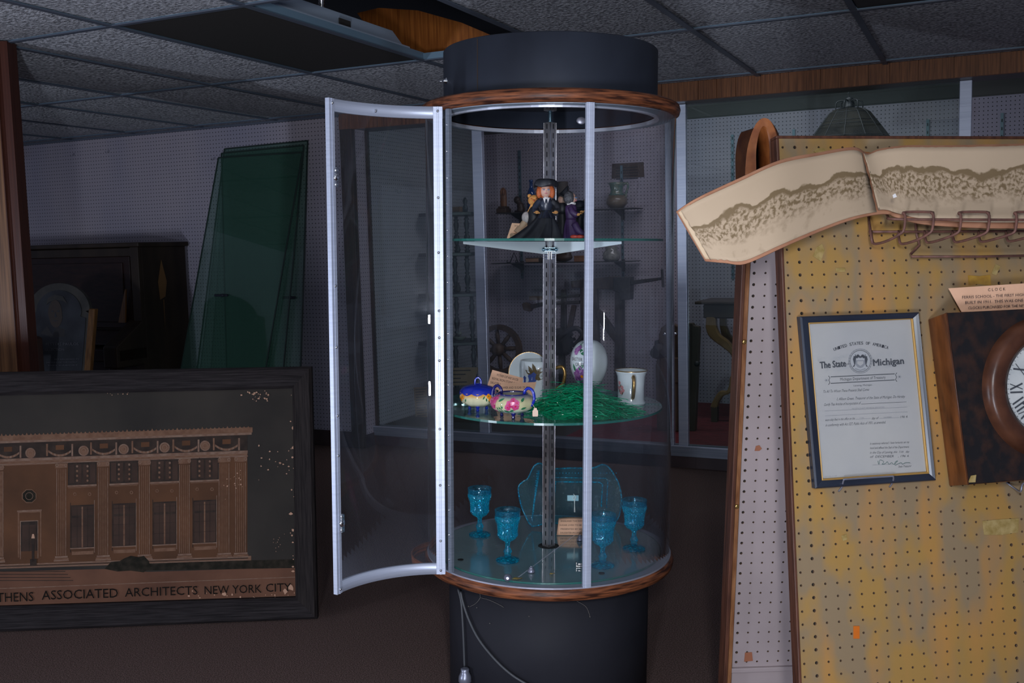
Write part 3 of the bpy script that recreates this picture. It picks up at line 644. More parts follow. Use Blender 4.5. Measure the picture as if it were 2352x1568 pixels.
# deck glass: mirror-like round floor plate in two halves, with a seam
bm = NB(); lathe(bm, [(.317, GF-.004), (.318, GF)], 96); obj('deck_plate', bm, 'mirror_tray', CASE)
s0 = lz(1188, 1327, GF)-V((CX, CY, H)); s1 = lz(1340, 1214, GF)-V((CX, CY, H)); s0.z = s1.z = GF; dirn = (s1-s0).normalized(); nr = V((-dirn.y, dirn.x, 0))*.0012
bm = NB(); prism(bm, [s0-nr, s1-nr, s1+nr, s0+nr], (0, 0, .0006)); part(obj('seam', bm, 'ring_alu_hi', CASE), 'bright diagonal seam in deck plate')
bm = NB(); lathe(bm, [(.315, GF-.0045), (.3195, GF-.0045), (.3195, GF-.0005), (.316, GF+.0002)], 96, cap=False); part(obj('deck_edge', bm, 'glass_edge', CASE), 'dark green glass edge')
bm = NB(); lathe(bm, [(.030, GF+.0002), (.030, GF+.0006)], 24); part(obj('pole_hole', bm, 'slot', CASE), 'dark hole around the pole')
# clear cylinder, open at the front
bm = NB(); N = 90; aa = [PH1+(2*math.pi+PH0-PH1)*k/N for k in range(N+1)]
o = [[bm.verts.new(cp(a, r, z)) for a in aa] for r in (RG-.003, RG) for z in (-.862, TZ)]
for k in range(N):
    for x, y in ((0, 1), (1, 3), (3, 2), (2, 0)):
        f = bm.faces.new((o[x][k], o[x][k+1], o[y][k+1], o[y][k])); f.smooth = True
for k in (0, N): bm.faces.new([o[j][k] for j in (0, 1, 3, 2)])
obj('clear_cylinder', bm, 'acrylic', CASE)
def stile(name, phi, wd, th, z0, z1, m='alu_case', r=RG, parent=CASE, lab=None):
    bm = NB(); box(bm, -wd/2, wd/2, -th/2, th/2, z0, z1); box(bm, -wd*.22, wd*.22, -th/2-.0012, -th/2, z0, z1)
    p = cp(phi, r, 0); o = obj(name, bm, m, parent, T(p) @ M.Rotation(phi, 4, 'Z'), bevel=.0012); return part(o, lab) if lab else o
stile('door_post', R(14.2), .0205, .012, GF-.006, TZ, lab='bright aluminium post right of the door opening')
stile('hinge_post', PH0+R(3.2), .014, .010, GF-.006, TZ, 'alu_dark', lab='riveted hinge strip')
HP = []
for k in range(18):
    z = TZ-.04-k*.0665; bm = NB(); ball(bm, (0, 0, 0), .0034, s=(1, .6, 1), u=8, v=6)
    HP.append(obj('rivet', bm, 'chrome', CASE, T(cp(PH0+R(3.2), RG+.0065, z)) @ M.Rotation(PH0, 4, 'Z')))
# ---- door, a curved panel swung out to the left
hp0 = cp(PH0, RG+.004, 0)
ray_a = ly(752, 224, 2.42); q1 = lz(757, 224, .352); q2 = lz(771, 1368, -.873)
e1 = (q1+q2)/2; e1 = V((e1.x-CX, e1.y-CY, 0))
a1 = (e1-hp0); ch = a1.length; sag = .045
mid = (hp0+e1)/2; bul = V((-a1.y, a1.x, 0)).normalized()
if bul.y < 0: bul = -bul
Rr = (ch*ch/4+sag*sag)/(2*sag)
cen = mid+bul*(sag-Rr)
def dp(t): 
    s_ = (t-.5)*2; half = math.asin(ch/2/Rr); ang = s_*half; along = a1.normalized()
    return cen+bul*Rr*math.cos(ang)+along*Rr*math.sin(ang)
DZ0, DZ1 = -.872, .350
DOOR_T = [k/24 for k in range(25)]
def curved(bm, ts, z0, z1, th):
    vs = []
    for t in ts:
        p = dp(t); g = (p-cen).normalized()*th/2
        vs.append([bm.verts.new(p+g*s_+V((0, 0, z))) for s_, z in ((-1, z0), (1, z0), (1, z1), (-1, z1))])
    for a, b in zip(vs, vs[1:]):
        for k in range(4): f = bm.faces.new((a[k], a[(k+1) % 4], b[(k+1) % 4], b[k])); f.smooth = k in (1, 3)
    bm.faces.new(vs[0]); bm.faces.new(vs[-1][::-1])
DR = bpy.data.objects.new('door_tmp', None); bpy.data.objects.remove(DR)
bm = NB(); curved(bm, DOOR_T, DZ0+.004, DZ1-.004, .0025); DOOR = obj('door', bm, 'acrylic', CASE)
for z0, z1 in ((DZ1-.030, DZ1), (DZ0, DZ0+.030)):
    bm = NB(); curved(bm, DOOR_T, z0, z1, .007); obj('rail', bm, 'alu_case', DOOR)
def dstile(t, wd, z0=DZ0, z1=DZ1, m='alu_case', rot=0):
    p = dp(t); tg = (dp(min(t+.02, 1))-dp(max(t-.02, 0))).normalized(); an = math.atan2(tg.y, tg.x)+rot
    bm = NB(); box(bm, -wd/2, wd/2, -.006, .006, z0, z1); box(bm, -wd*.1, wd*.1, .006, .0075, z0, z1); box(bm, -wd*.1, wd*.1, -.0075, -.006, z0, z1)
    return obj('stile', bm, m, DOOR, T(p) @ M.Rotation(an, 4, 'Z'), bevel=.001), p, an
dstile(.04, .024); S_, P2, AN = dstile(.985, .021)
def fr(t, z, name='rivet', r=.0038):
    p = dp(t); g = (p-cen).normalized(); bm = NB(); ball(bm, (0, 0, 0), r, u=8, v=6)
    pos = p+(-g*.0075 if (-g).y < 0 else g*.0075); obj(name, bm, 'chrome', DOOR, T(pos+V((0, 0, z))))
for z in (DZ1-.012, .12, -.02, -.17, -.24, -.30, -.48, -.63, -.78, DZ0+.012): fr(.04, z)
for z in (DZ1-.012, -.10, -.25, -.42, -.52, DZ0+.012): fr(.985, z)
fr(.55, DZ1-.018)
for z in (.162, -.690):                                     # the two latches
    g = (P2-cen).normalized(); side = -1 if (-g).y < 0 else 1
    bm = NB(); ball(bm, (0, 0, 0), .011, s=(.9, .5, 1), u=16, v=10); ball(bm, (0, 0, .017), .006, s=(1, .6, 1.2)); ball(bm, (0, 0, -.017), .006, s=(1, .6, 1.2)); box(bm, -.005, .005, -.002, .003, -.022, .022)
    part(obj('latch', bm, 'chrome', DOOR, T(P2+g*side*.012+V((.004, 0, z))) @ M.Rotation(AN, 4, 'Z')), 'small chrome door latch')
# ---- centre pole: slotted square standard turned corner-on
s2 = .0125
def slotted(z0, z1):
    bm = NB(); per = .0254; sl = .014
    for fi in range(4):
        mx = M.Rotation(R(45+90*fi), 4, 'Z')
        z = z0; k = 0
        xs = [-s2, -.0022, .0022, s2]
        while z < z1-1e-6:
            zn = min(z+per, z1); a, b = z+.006, min(z+.006+sl, z1)
            def q(x0, x1, y, za, zb, mi): 
                if zb-za > 1e-6: poly(bm, [mx @ V(p) for p in ((x0, -y, za), (x1, -y, za), (x1, -y, zb), (x0, -y, zb))], mi)
            q(xs[0], xs[1], s2, z, zn, 0); q(xs[2], xs[3], s2, z, zn, 0); q(xs[1], xs[2], s2, z, a, 0); q(xs[1], xs[2], s2, b, zn, 0); q(xs[1], xs[2], s2-.002, a, b, 1)
            z = zn
        box(bm, s2-.0008, s2+.0004, -s2-.0004, -s2+.0008, z0, z1, 2, mx)
    poly(bm, [M.Rotation(R(45), 4, 'Z') @ V(p) for p in ((-s2, -s2, z1), (s2, -s2, z1), (s2, s2, z1), (-s2, s2, z1))], 0)
    poly(bm, [M.Rotation(R(45), 4, 'Z') @ V(p) for p in ((-s2, -s2, z0), (s2, -s2, z0), (s2, s2, z0), (-s2, s2, z0))], 0)
    return bm
obj('pole', slotted(GF, .334), ['steel', 'slot', 'chrome'], CASE, recalc=False)
bm = slotted(.366, .400); part(obj('pole_socket', bm, ['steel', 'slot', 'chrome'], CASE, recalc=False), 'short upper socket of the pole')
bm = NB(); lathe(bm, [(.005+.0015*(k % 2), .334+.0032*k/1.0) for k in range(11)], 12); part(obj('jack_screw', bm, 'bolt', CASE), 'bluish threaded jack screw')
# ---- shelves and their brackets
TS = .010; MS = -.452
def half_disc(z, r, sgn, th=.006, gap=.0015):
    bm = NB(); n = 40; pts = [V((r*math.cos(math.pi*k/n), sgn*(gap+r*math.sin(math.pi*k/n)), z)) for k in range(n+1)]
    if sgn < 0: pts = pts[::-1]
    prism(bm, pts, (0, 0, th)); o = obj('shelf', bm, 'shelf_glass', CASE)
    e = NB(); 
    for p_, q_ in zip(pts, pts[1:]+pts[:1]):
        d_ = (q_-p_); 
        if d_.length < 1e-6: continue
        nn_ = V((d_.y, -d_.x, 0)).normalized()*.0006
        poly(e, [p_+nn_, q_+nn_, q_+nn_+V((0, 0, th)), p_+nn_+V((0, 0, th))])
    part(obj('shelf_edge', e, 'glass_edge', o), 'dark green polished edge'); return o
for z_, r_ in ((TS, .312), (MS, .316)):
    half_disc(z_, r_, -1); half_disc(z_, r_, 1)
def bracket(tip, z, h):
    tip = V(tip); d = tip.normalized(); n_ = V((-d.y, d.x, 0))*.0012; a_ = d*.016; bm = NB()
    prof = [(a_, z), (tip, z), (tip, z-.007), (a_+d*.01, z-h), (a_, z-h)]
    prism(bm, [p_+V((0, 0, q_))-n_ for p_, q_ in prof], n_*2)
    return part(obj('bracket', bm, 'white_shelf_metal', CASE, bevel=.0006), 'pale sheet metal shelf bracket')
tl = ly(1064, 555, 2.63); tr = ly(1428, 552, 2.66)
bracket((tl.x-CX, tl.y-CY, 0), TS-.001, .034); bracket((tr.x-CX, tr.y-CY, 0), TS-.001, .034)
bracket((-.19, .12, 0), TS-.001, .034); bracket((.19, .12, 0), TS-.001, .034)
bracket((-.20, .10, 0), MS-.001, .030); bracket((.20, .10, 0), MS-.001, .030)
bm = NB(); box(bm, -.019, .019, -.024, -.018, -.018, -.008); tube(bm, [(-.017, -.024, -.013), (.017, -.024, -.013)], .0035, 8)
for s_ in (-1, 1): ball(bm, (s_*.017, -.022, -.013), .0055)
part(obj('bracket_clip', bm, 'bolt', CASE), 'screw clip joining the brackets')
for s_ in (-1, 1):
    bm = NB(); box(bm, -.006, .006, -.0005, .0012, -.012, .008)
    for q in ((-.003, .002), (.003, .002), (-.003, -.006), (.003, -.006)): box(bm, q[0]-.0012, q[0]+.0012, -.0012, -.0004, q[1]-.0012, q[1]+.0012, 1)
    part(obj('bracket_plate', bm, ['chrome', 'slot'], CASE, T((s_*.0095, -.0125, -.028)) @ M.Rotation(R(45*s_), 4, 'Z')), 'bright punched plate')
# silvery tab on the upper ring
bm = NB(); ball(bm, (0, 0, 0), .0105, s=(1.3, .3, 1)); q = ly(1335, 277, CY+.06)-V((CX, CY, H)); part(obj('clip_tab', bm, 'ring_alu', CASE, T(q)), 'rounded pale tab')
# ================================================================== THINGS IN AND ON THE CASE
DZ = GF+.0008; MZ = MS+.0062; TZS = TS+.0062
def cthing(name, label, cat, u, v, h, group=None, rot=0):
    P = lz(u, v, h); P.z = H+h
    return thing(name, label, cat, CM @ T(P) @ M.Rotation(rot, 4, 'Z'), group), P
def cflat(P): return CM @ T(P)
# --- pressed blue goblets
gp = [(.0, .0), (.032, .0), (.0325, .002), (.030, .0045), (.018, .008), (.010, .011), (.0075, .014)]
def goblet(u, v, label, first=[None]):
    P = lz(u, v, DZ); P.z = H+DZ; mx = CM @ T(P)
    if first[0]: return copy_tree(first[0], mx, label)
    g = thing('blue_goblet', label, 'goblet', mx, 'blue pressed-glass goblets on the case floor')
    bm = NB(); lathe(bm, [(.0315, 0), (.0325, .002), (.031, .0045), (.020, .0075), (.011, .0095), (.008, .012)], 40); obj('foot', bm, 'blue_solid', g)
    bm = NB(); lathe(bm, [(.008, .012), (.0105, .016), (.0085, .020), (.011, .024), (.0115, .028), (.009, .032), (.0065, .037), (.006, .046), (.0075, .052), (.0105, .056)], 24); obj('stem', bm, 'blue_solid', g)
    # bowl: closed wall outside and inside
    out = [(.0105, .055), (.021, .061), (.0265, .068), (.0270, .080), (.0285, .096), (.0302, .108), (.0330, .1095), (.0337, .115), (.0342, .127)]
    inn = [(.0318, .127), (.0305, .112), (.0282, .106), (.0262, .094), (.0248, .080), (.0235, .070), (.012, .062), (.002, .061)]
    bm = NB(); lathe(bm, out+inn, 48, cap=False)
    for k in range(26):
        a = 2*math.pi*k/26
        for z, r_, s_ in ((.0725, .0268, .0022), (.0755, .0271, .0018), (.108, .0308, .0020), (.118, .0339, .0019), (.1225, .0341, .0017)):
            ball(bm, (r_*math.cos(a), r_*math.sin(a), z), s_, u=6, v=4, s=(1, 1, 1.3))
    for k in range(10):
        a = 2*math.pi*(k+.5)/10; r0, r1 = .0270, .0296; tube(bm, [(r0*math.cos(a), r0*math.sin(a), .080), (r1*math.cos(a), r1*math.sin(a), .105)], .0013, 6)
    obj('bowl', bm, 'blue_glass', g)
    bm = NB(); lathe(bm, [(.0342, .127), (.0352, .141), (.0350, .1425), (.0340, .1425), (.0328, .128)], 48, cap=False); obj('rim', bm, 'blue_glass_rim', g)
    first[0] = g; return g
goblet(1102, 1228, 'blue pressed-glass goblet nearest the door hinge, leftmost of the four goblets')
goblet(1166, 1287, 'blue pressed-glass goblet standing in front of the blue tray, left of the pole')
goblet(1384, 1299, 'blue pressed-glass goblet partly behind the aluminium door post')
goblet(1456, 1260, 'blue pressed-glass goblet standing alone at far right of the case floor')
# --- blue pressed tray standing on edge behind the pole
tb = lz(1290, 1212, DZ); ty = tb.y
def tp(u, v, off=0):
    n = V((.10, -1, .20)).normalized(); return pl(u, v, V((tb.x, ty, H+DZ+.003))+n*off, n, False)
TR = thing('blue_tray', 'big blue pressed-glass tray with scalloped corners standing behind the pole', 'tray', CM @ T((tb.x, ty, H+DZ)))
tin = T((-tb.x, -ty, -(H+DZ)))
def tl_(u, v, off=0): return tin @ tp(u, v, off)
oc = smoothpath([(1214, 1200), (1196, 1160), (1190, 1120), (1200, 1106), (1212, 1098), (1226, 1070), (1240, 1063), (1252, 1070), (1262, 1076), (1310, 1074), (1360, 1074), (1385, 1066), (1402, 1076), (1418, 1102), (1422, 1112), (1428, 1140), (1424, 1180), (1416, 1196), (1404, 1208), (1390, 1206), (1330, 1203), (1260, 1202), (1235, 1207), (1222, 1209), (1214, 1200)], 4)[:-1]
oc = [V((p[0], p[1], 0)) for p in [(q.x, q.y) for q in oc]] if False else [(q[0], q[1]) for q in [tuple(p) for p in smoothpath([(a, b, 0) for a, b in [(1214, 1200), (1196, 1160), (1190, 1120), (1200, 1106), (1212, 1098), (1226, 1070), (1240, 1063), (1252, 1070), (1262, 1076), (1310, 1074), (1360, 1074), (1385, 1066), (1402, 1076), (1418, 1102), (1422, 1112), (1428, 1140), (1424, 1180), (1416, 1196), (1404, 1208), (1390, 1206), (1330, 1203), (1260, 1202), (1235, 1207), (1222, 1209)]], 4)]]
cen_ = (1310, 1140)
def ringpts(f, off): return [tl_(cen_[0]+(u-cen_[0])*f, cen_[1]+(v-cen_[1])*f, off) for u, v in oc]
bm = NB(); prev = None
for f, off in ((1, .000), (1, .004), (.93, -.001), (.80, -.006), (.74, -.014), (.70, -.017), (.30, -.017)):
    cur = [bm.verts.new(p) for p in ringpts(f, off)]
    if prev:
        n = len(cur)
        for k in range(n-1): fc = bm.faces.new((prev[k], prev[k+1], cur[k+1], cur[k])); fc.smooth = True
        bm.faces.new((prev[-1], prev[0], cur[0], cur[-1]))
    prev = cur
bm.faces.new(prev); obj('tray_body', bm, 'blue_tray', TR)
bm = NB(); rp = ringpts(.995, .002); tube(bm, rp+[rp[0]], .0022, 6); obj('rim', bm, 'blue_tray_rim', TR)
bm = NB()
sq = [(1262, 1108), (1276, 1106), (1376, 1107), (1384, 1112), (1381, 1164)]
tube(bm, [tl_(u, v, -.012) for u, v in sq], .0022, 6); tube(bm, [tl_(u, v, -.008) for u, v in [(1262, 1096), (1330, 1097), (1392, 1098), (1396, 1106), (1393, 1166)]], .0015, 6)
tube(bm, [tl_(u, v, -.008) for u, v in [(1238, 1080), (1232, 1120), (1226, 1160), (1222, 1195)]], .0026, 6)
tube(bm, [tl_(u, v, -.008) for u, v in [(1276, 1106), (1273, 1150), (1268, 1196)]], .002, 6)
for k in range(22): ball(bm, tl_(1234-k*.55, 1082+k*5.4, -.004), .0022, u=6, v=4)
for k in range(22): ball(bm, tl_(1264+k*7.2, 1086, -.002), .0019, u=6, v=4)
obj('pressed_pattern', bm, 'blue_tray_rim', TR)
bm = NB(); poly(bm, [tl_(u, v, .008) for u, v in [(1303, 1150), (1329, 1150), (1329, 1137), (1303, 1137)]]); part(obj('tape_patch', bm, 'tape_pale', TR) if 'tape_pale' in MATS else obj('tape_patch', bm, mat('tape_pale', (.25, .45, .50), .3).name, TR), 'clear tape patch')
mat('string', (.60, .62, .58), .7)
bm = NB(); tube(bm, [tl_(u, v, .010) for u, v in [(1319, 1176), (1320, 1150), (1315, 1143), (1320, 1137), (1323, 1142), (1318, 1147)]], .0009, 6); tube(bm, [tl_(u, v, .010) for u, v in [(1321, 1176), (1319, 1150), (1322, 1140), (1317, 1134)]], .0008, 6)
part(obj('string', bm, 'string', TR), 'white knotted string taped to tray')
# --- paper cards
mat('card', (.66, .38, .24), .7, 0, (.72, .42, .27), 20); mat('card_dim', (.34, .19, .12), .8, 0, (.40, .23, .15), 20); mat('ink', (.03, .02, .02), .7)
def card(label, px, y, lines, m='card', fr=None, lean=.15, th=.0008, root=None, mxw=CM, group=None, base_h=None, name='paper_card', cat='card'):
    """px: four corners tl,tr,br,bl on a plane at depth y (case frame)"""
    n = V((0, -1, math.tan(lean))).normalized(); mid = px[3]
    p0 = V((0, y, H+base_h)) if base_h is not None else V((0, y, H))
    P = [pl(u, v, p0, n, False) for u, v in px]; c = (P[2]+P[3])/2; c.z = min(P[2].z, P[3].z)
    t = thing(name, label, cat, mxw @ T(c), group); bm = NB(); prism(bm, [p-c for p in P[::-1]], -n*th); part(obj('paper', bm, m, t), 'tan paper sheet')
    bm = NB()
    for s_, (u0, v0), (u1, v1), hpx in lines:
        a_, b_ = pl(u0, v0, p0, n, False)+n*.0006, pl(u1, v1, p0, n, False)+n*.0006; k = ((a_-CAM).dot(FW))/F
        textbm(bm, s_, planeM(a_-c, b_-a_, (0, 0, 1)), (b_-a_).length, hpx*k)
    if lines: part(obj('typing', bm, 'ink', t), 'black typed lines')
    else: bm.free()
    return t
# curved card on the case floor
cb = lz(1312, 1227, DZ); CC = thing('paper_card', 'curling tan typed card on the case floor before the blue tray', 'card', CM @ T((cb.x, cb.y, H+DZ)))
bm = NB(); g = []; wc, hc = .088, .058
for i in range(9):
    for j in range(7):
        s_, t_ = i/8, j/6; x_ = -wc/2+wc*s_; a_ = t_*1.15
        g.append(bm.verts.new((x_+.008*t_*(1-s_)-.0, -.010+.055*(1-math.cos(a_)), .0005+hc*math.sin(a_)/1.15*(1.0)-.008*max(0, .35-s_)*t_)))
for i in range(8):
    for j in range(6): k = i*7+j; f = bm.faces.new((g[k], g[k+7], g[k+8], g[k+1])); f.smooth = True
o = obj('paper', bm, 'card', CC); so = o.modifiers.new('s', 'SOLIDIFY'); so.thickness = .0008; so.offset = -1
bm = NB()
for s_, z, x0_, x1_ in (('DAUGHTER-IN-LAW OF', .006, -.033, .036), ('PRESENTED BY HOL', .0165, -.032, .038), ('SUGAR LIVED TO BE A', .027, -.035, .038), ('ENGLAND THE DAY', .037, -.031, .034), ('MRS OLIVE MARY', .046, -.026, .034)):
    a_ = math.asin(min(1, z*1.15/hc)); y_ = -.010+.055*(1-math.cos(a_))-.0012
    textbm(bm, s_, planeM((x0_, y_, z), (1, 0, 0), (0, .055*math.sin(a_), hc/1.15*math.cos(a_))), x1_-x0_, .0046)
part(obj('typing', bm, 'ink', CC), 'black typed lines')
# --- loose knobs and scraps on the floor plate
def knob(u, v, label, rot=0, tip=0):
    t, P = cthing('stepped_fitting', label, 'metal fitting', u, v, DZ, 'grey metal knobs on the case floor')
    bm = NB(); lathe(bm, [(.0095, 0), (.0098, .004), (.0085, .0055), (.0085, .008), (.0058, .009), (.0056, .013), (.0035, .015)], 20)
    mx = M.Rotation(tip, 4, 'X') if tip else M(); o = obj('knob_body', bm, 'knob_grey', t, (T((0, 0, .0096)) if tip else M()) @ mx)
    bm = NB(); lathe(bm, [(.0025, .0149), (.0025, .0175)], 10); part(obj('screw', bm, 'chrome', t, (T((0, 0, .0096)) if tip else M()) @ mx), 'bright screw end'); return t
knob(1220, 1314, 'grey stepped metal knob standing on the diagonal seam'); knob(1166, 1334, 'grey metal knob lying at the front edge of the case floor', tip=R(80)); knob(1332, 1241, 'small grey metal knob standing just before the curled card')
t, P = cthing('metal_clip', 'small dull metal clip lying beside the aluminium door post', 'clip', 1330, 1300, DZ)
bm = NB(); box(bm, -.009, .009, -.006, .006, 0, .003); box(bm, -.009, -.006, -.006, .006, .003, .012); tube(bm, [(-.004, -.006, .008), (.009, -.006, .008)], .003, 8); obj('clip_body', bm, 'steel', t, bevel=.001)
mat('leaf', (.22, .16, .03), .6, 0, (.12, .08, .02), 90)
for i, (u, v, l, s_) in enumerate(((1188, 1330, 'dry leaf scrap at the front end of the seam', .013), (1268, 1319, 'tiny dry leaf scrap near the middle of the front edge', .007))):
    t, P = cthing('leaf_scrap', l, 'leaf', u, v, DZ); bm = NB(); pts = [V((s_*a_, s_*b_*.6, .0006+.003*abs(math.sin(a_*3)))) for a_, b_ in ((-1, 0), (-.5, .6), (.2, .8), (1, .3), (.7, -.4), (-.1, -.7), (-.7, -.5))]
    prism(bm, pts, (0, 0, .0008)); obj('blade', bm, 'leaf', t); bm = NB(); tube(bm, [(-s_, 0, .001), (s_, .003, .003)], .0006, 5); obj('stem', bm, 'leaf', t)
for u, v, l in ((1058, 1285, 'dark round felt dot on the glass near the hinge'), (1382, 1316, 'dark round felt dot on the glass behind the front edge, right of the post')):
    t, P = cthing('felt_pad', l, 'pad', u, v, DZ, 'felt dots on the deck glass'); bm = NB(); lathe(bm, [(.008, 0), (.008, .0012)], 20); obj('pad', bm, 'slot', t)

# --- mid shelf: china
mat('china_white', (.62, .68, .70), .12, coat=.6, spec=.5); mat('gold', (.50, .30, .10), .25, .8)
def paintmat(name, kind):
    m, nt, p, L = newmat(name); p.inputs['Roughness'].default_value = .12; p.inputs['Coat Weight'].default_value = .7; p.inputs['Coat Roughness'].default_value = .05
    tc = nd(nt, 'ShaderNodeTexCoord'); sx = nd(nt, 'ShaderNodeSeparateXYZ'); L(tc.outputs['Object'], sx.inputs[0])
    mr = nd(nt, 'ShaderNodeMapRange'); mr.inputs[1].default_value = .012; mr.inputs[2].default_value = .062; L(sx.outputs['Z'], mr.inputs[0])
    n = nd(nt, 'ShaderNodeTexNoise'); n.inputs['Scale'].default_value = 38; L(tc.outputs['Object'], n.inputs['Vector'])
    ad = nd(nt, 'ShaderNodeMath', operation='MULTIPLY_ADD'); L(n.outputs['Fac'], ad.inputs[0]); ad.inputs[1].default_value = .18; L(mr.outputs[0], ad.inputs[2])
    r = nd(nt, 'ShaderNodeValToRGB'); cr = r.color_ramp; cr.elements[0].position = .08; cr.elements[1].position = 1.05
    base = [(.08, (.68, .72, .50)), (.55, (.74, .70, .45)), (.72, (.72, .40, .10)), (.95, (.60, .24, .05))] if kind == 'yellow' else [(.1, (.35, .48, .52)), (.4, (.62, .62, .36)), (.75, (.55, .50, .28)), (1.0, (.10, .12, .28))]
    for k, (po, co) in enumerate(base):
        e = cr.elements[k] if k < 2 else cr.elements.new(po); e.position = po; e.color = c4(co)
    L(ad.outputs[0], r.inputs[0]); L(r.outputs[0], p.inputs['Base Color']); return m
paintmat('bowl_yellow', 'yellow'); paintmat('bowl_rose', 'rose')
mat('cobalt', (.010, .025, .38), .1, coat=.8); mat('navy', (.012, .010, .12), .12, coat=.8)
mat('fl_orange', (.85, .28, .01), .2, coat=.5); mat('fl_green', (.03, .18, .08), .25, coat=.5); mat('fl_pink', (.50, .03, .16), .2, 0, (.62, .12, .30), 90, coat=.5); mat('fl_rose', (.62, .02, .09), .2, coat=.5); mat('fl_purple', (.20, .06, .24), .25, 0, (.40, .18, .42), 120, coat=.4); mat('fl_blue', (.05, .09, .30), .25, coat=.4); mat('fl_brown', (.10, .07, .03), .3)
BP = [(.012, .012), (.030, .013), (.043, .022), (.0485, .036), (.047, .048), (.040, .058), (.030, .064)]
def surf(prof, z):
    for (r0, z0), (r1, z1) in zip(prof, prof[1:]):
        if z0 <= z <= z1: return r0+(r1-r0)*(z-z0)/(z1-z0)
    return prof[-1][0]
def petals(bm, prof, phi, z, s_, n, mi, k=.0007, core=None, sx=1.0):
    """blossom pressed on a lathe surface at angle phi (0 = to camera), height z"""
    def on(dx, dz): 
        r_ = surf(prof, min(max(z+dz, prof[0][1]), prof[-1][1]))+k; a = phi+dx/max(r_, .01); return V((r_*math.sin(a)*sx, -r_*math.cos(a), z+dz))
    for q in range(n):
        a = 2*math.pi*q/n+.3; c = (s_*.6*math.cos(a), s_*.6*math.sin(a))
        poly(bm, [on(c[0]+s_*.52*math.cos(t), c[1]+s_*.52*math.sin(t)) for t in [2*math.pi*w_/8 for w_ in range(8)]], mi)
    if core is not None:
        k += .0005; poly(bm, [on(s_*.3*math.cos(t), s_*.3*math.sin(t)) for t in [2*math.pi*w_/8 for w_ in range(8)]], core)
def leafp(bm, prof, phi, z, s_, ang, mi, k=.0006):
    def on(dx, dz): r_ = surf(prof, min(max(z+dz, prof[0][1]), prof[-1][1]))+k; a = phi+dx/max(r_, .01); return V((r_*math.sin(a), -r_*math.cos(a), z+dz))
    pts = []
    for t, w_ in ((-1, 0), (-.4, .34), (.3, .3), (1, 0), (.3, -.3), (-.4, -.34)):
        x_, y_ = t*s_, w_*s_; pts.append(on(x_*math.cos(ang)-y_*math.sin(ang), x_*math.sin(ang)+y_*math.cos(ang)))
    poly(bm, pts, mi)
def feet(par, m, rr_=.026, n=3, ph0=0):
    for k in range(n):
        a = ph0+2*math.pi*k/n; bm = NB(); x_, y_ = rr_*math.sin(a), -rr_*math.cos(a)
        lathe(bm, [(.0035, 0), (.0048, .003), (.003, .006), (.0052, .010), (.008, .018)], 12, c=(x_, y_, 0)); obj('foot', bm, m, par)
# covered sugar bowl
t, P = cthing('sugar_bowl', 'covered cream and orange china sugar bowl with cobalt lid and feet', 'sugar bowl', 1098, 941, MZ)
sc1 = 1.03; t.matrix_world = t.matrix_world @ M.Scale(sc1, 4)
bm = NB(); lathe(bm, [(.008, .012)]+BP, 80, lobes=10, lamp_=.045); obj('body', bm, 'bowl_yellow', t); feet(t, 'cobalt')
bm = NB(); prof = [(.048, .0475), (.0445, .0545), (.036, .0615), (.020, .066), (.008, .068), (.004, .070)]; prev = None
for q, (r_, z) in enumerate(prof):
    cur = [bm.verts.new(((r_+(.0012))*math.cos(2*math.pi*k/60), (r_+.0012)*math.sin(2*math.pi*k/60), z-(.0055*abs(math.sin(k*math.pi/6)) if q == 0 else 0)+.001)) for k in range(60)]
    if prev:
        for k in range(60): f = bm.faces.new((prev[k], prev[(k+1) % 60], cur[(k+1) % 60], cur[k])); f.smooth = True
    prev = cur
bm.faces.new(prev); obj('lid', bm, 'cobalt', t)
bm = NB(); tube(bm, smoothpath([(-.008, 0, .068), (-.007, 0, .080), (0, 0, .086), (.007, 0, .080), (.008, 0, .068)], 5), .0026, 8); obj('lid_knob', bm, 'cobalt', t)
bm = NB()
for ph, z in ((-.9, .043), (.62, .046), (.95, .044), (.75, .038), (-1.1, .037)): petals(bm, BP, ph, z-.004, .0062, 5, 0, core=1, k=.0019)
for ph, z, a_ in ((.35, .042, 1), (.5, .036, 2), (.85, .030, .4), (1.15, .037, 2), (-.7, .034, 1), (-1.2, .031, .3), (.7, .031, 2.4)): leafp(bm, BP, ph, z-.003, .0058, a_, 1, k=.0017)
part(obj('flowers', bm, ['fl_orange', 'fl_green'], t), 'painted orange flowers')
# open rose bowl with two handles and price tag
t, P = cthing('creamer_bowl', 'open china bowl painted with pink roses, two dark blue handles and a price tag', 'bowl', 1177, 957, MZ)
t.matrix_world = t.matrix_world @ M.Scale(1.1, 4)
BR = [(.014, .013), (.034, .014), (.047, .022), (.0525, .035), (.051, .044), (.044, .052), (.036, .056)]
BI = [(.033, .056), (.040, .050), (.047, .040), (.045, .026), (.02, .017)]
bm = NB(); lathe(bm, BR+BI, 80, lobes=8, lamp_=.025); obj('body', bm, 'bowl_rose', t)
bm = NB(); lathe(bm, [(.036, .0555), (.0375, .0565), (.036, .058), (.0335, .0575), (.033, .0555)], 60, cap=False); part(obj('lip', bm, 'navy', t), 'dark blue lip'); feet(t, 'navy', .028, 3, .08)
for s_ in (-1, 1):
    bm = NB(); aa_ = R(38); pts = [(.031, 0, .052), (.033, 0, .064), (.042, 0, .071), (.052, 0, .067), (.057, 0, .055), (.0565, 0, .042), (.050, 0, .030)]
    tube(bm, smoothpath(pts, 5), .0036, 10); obj('handle', bm, 'cobalt' if s_ > 0 else 'navy', t, M.Rotation(R(-28) if s_ > 0 else R(180-35), 4, 'Z'))
bm = NB()
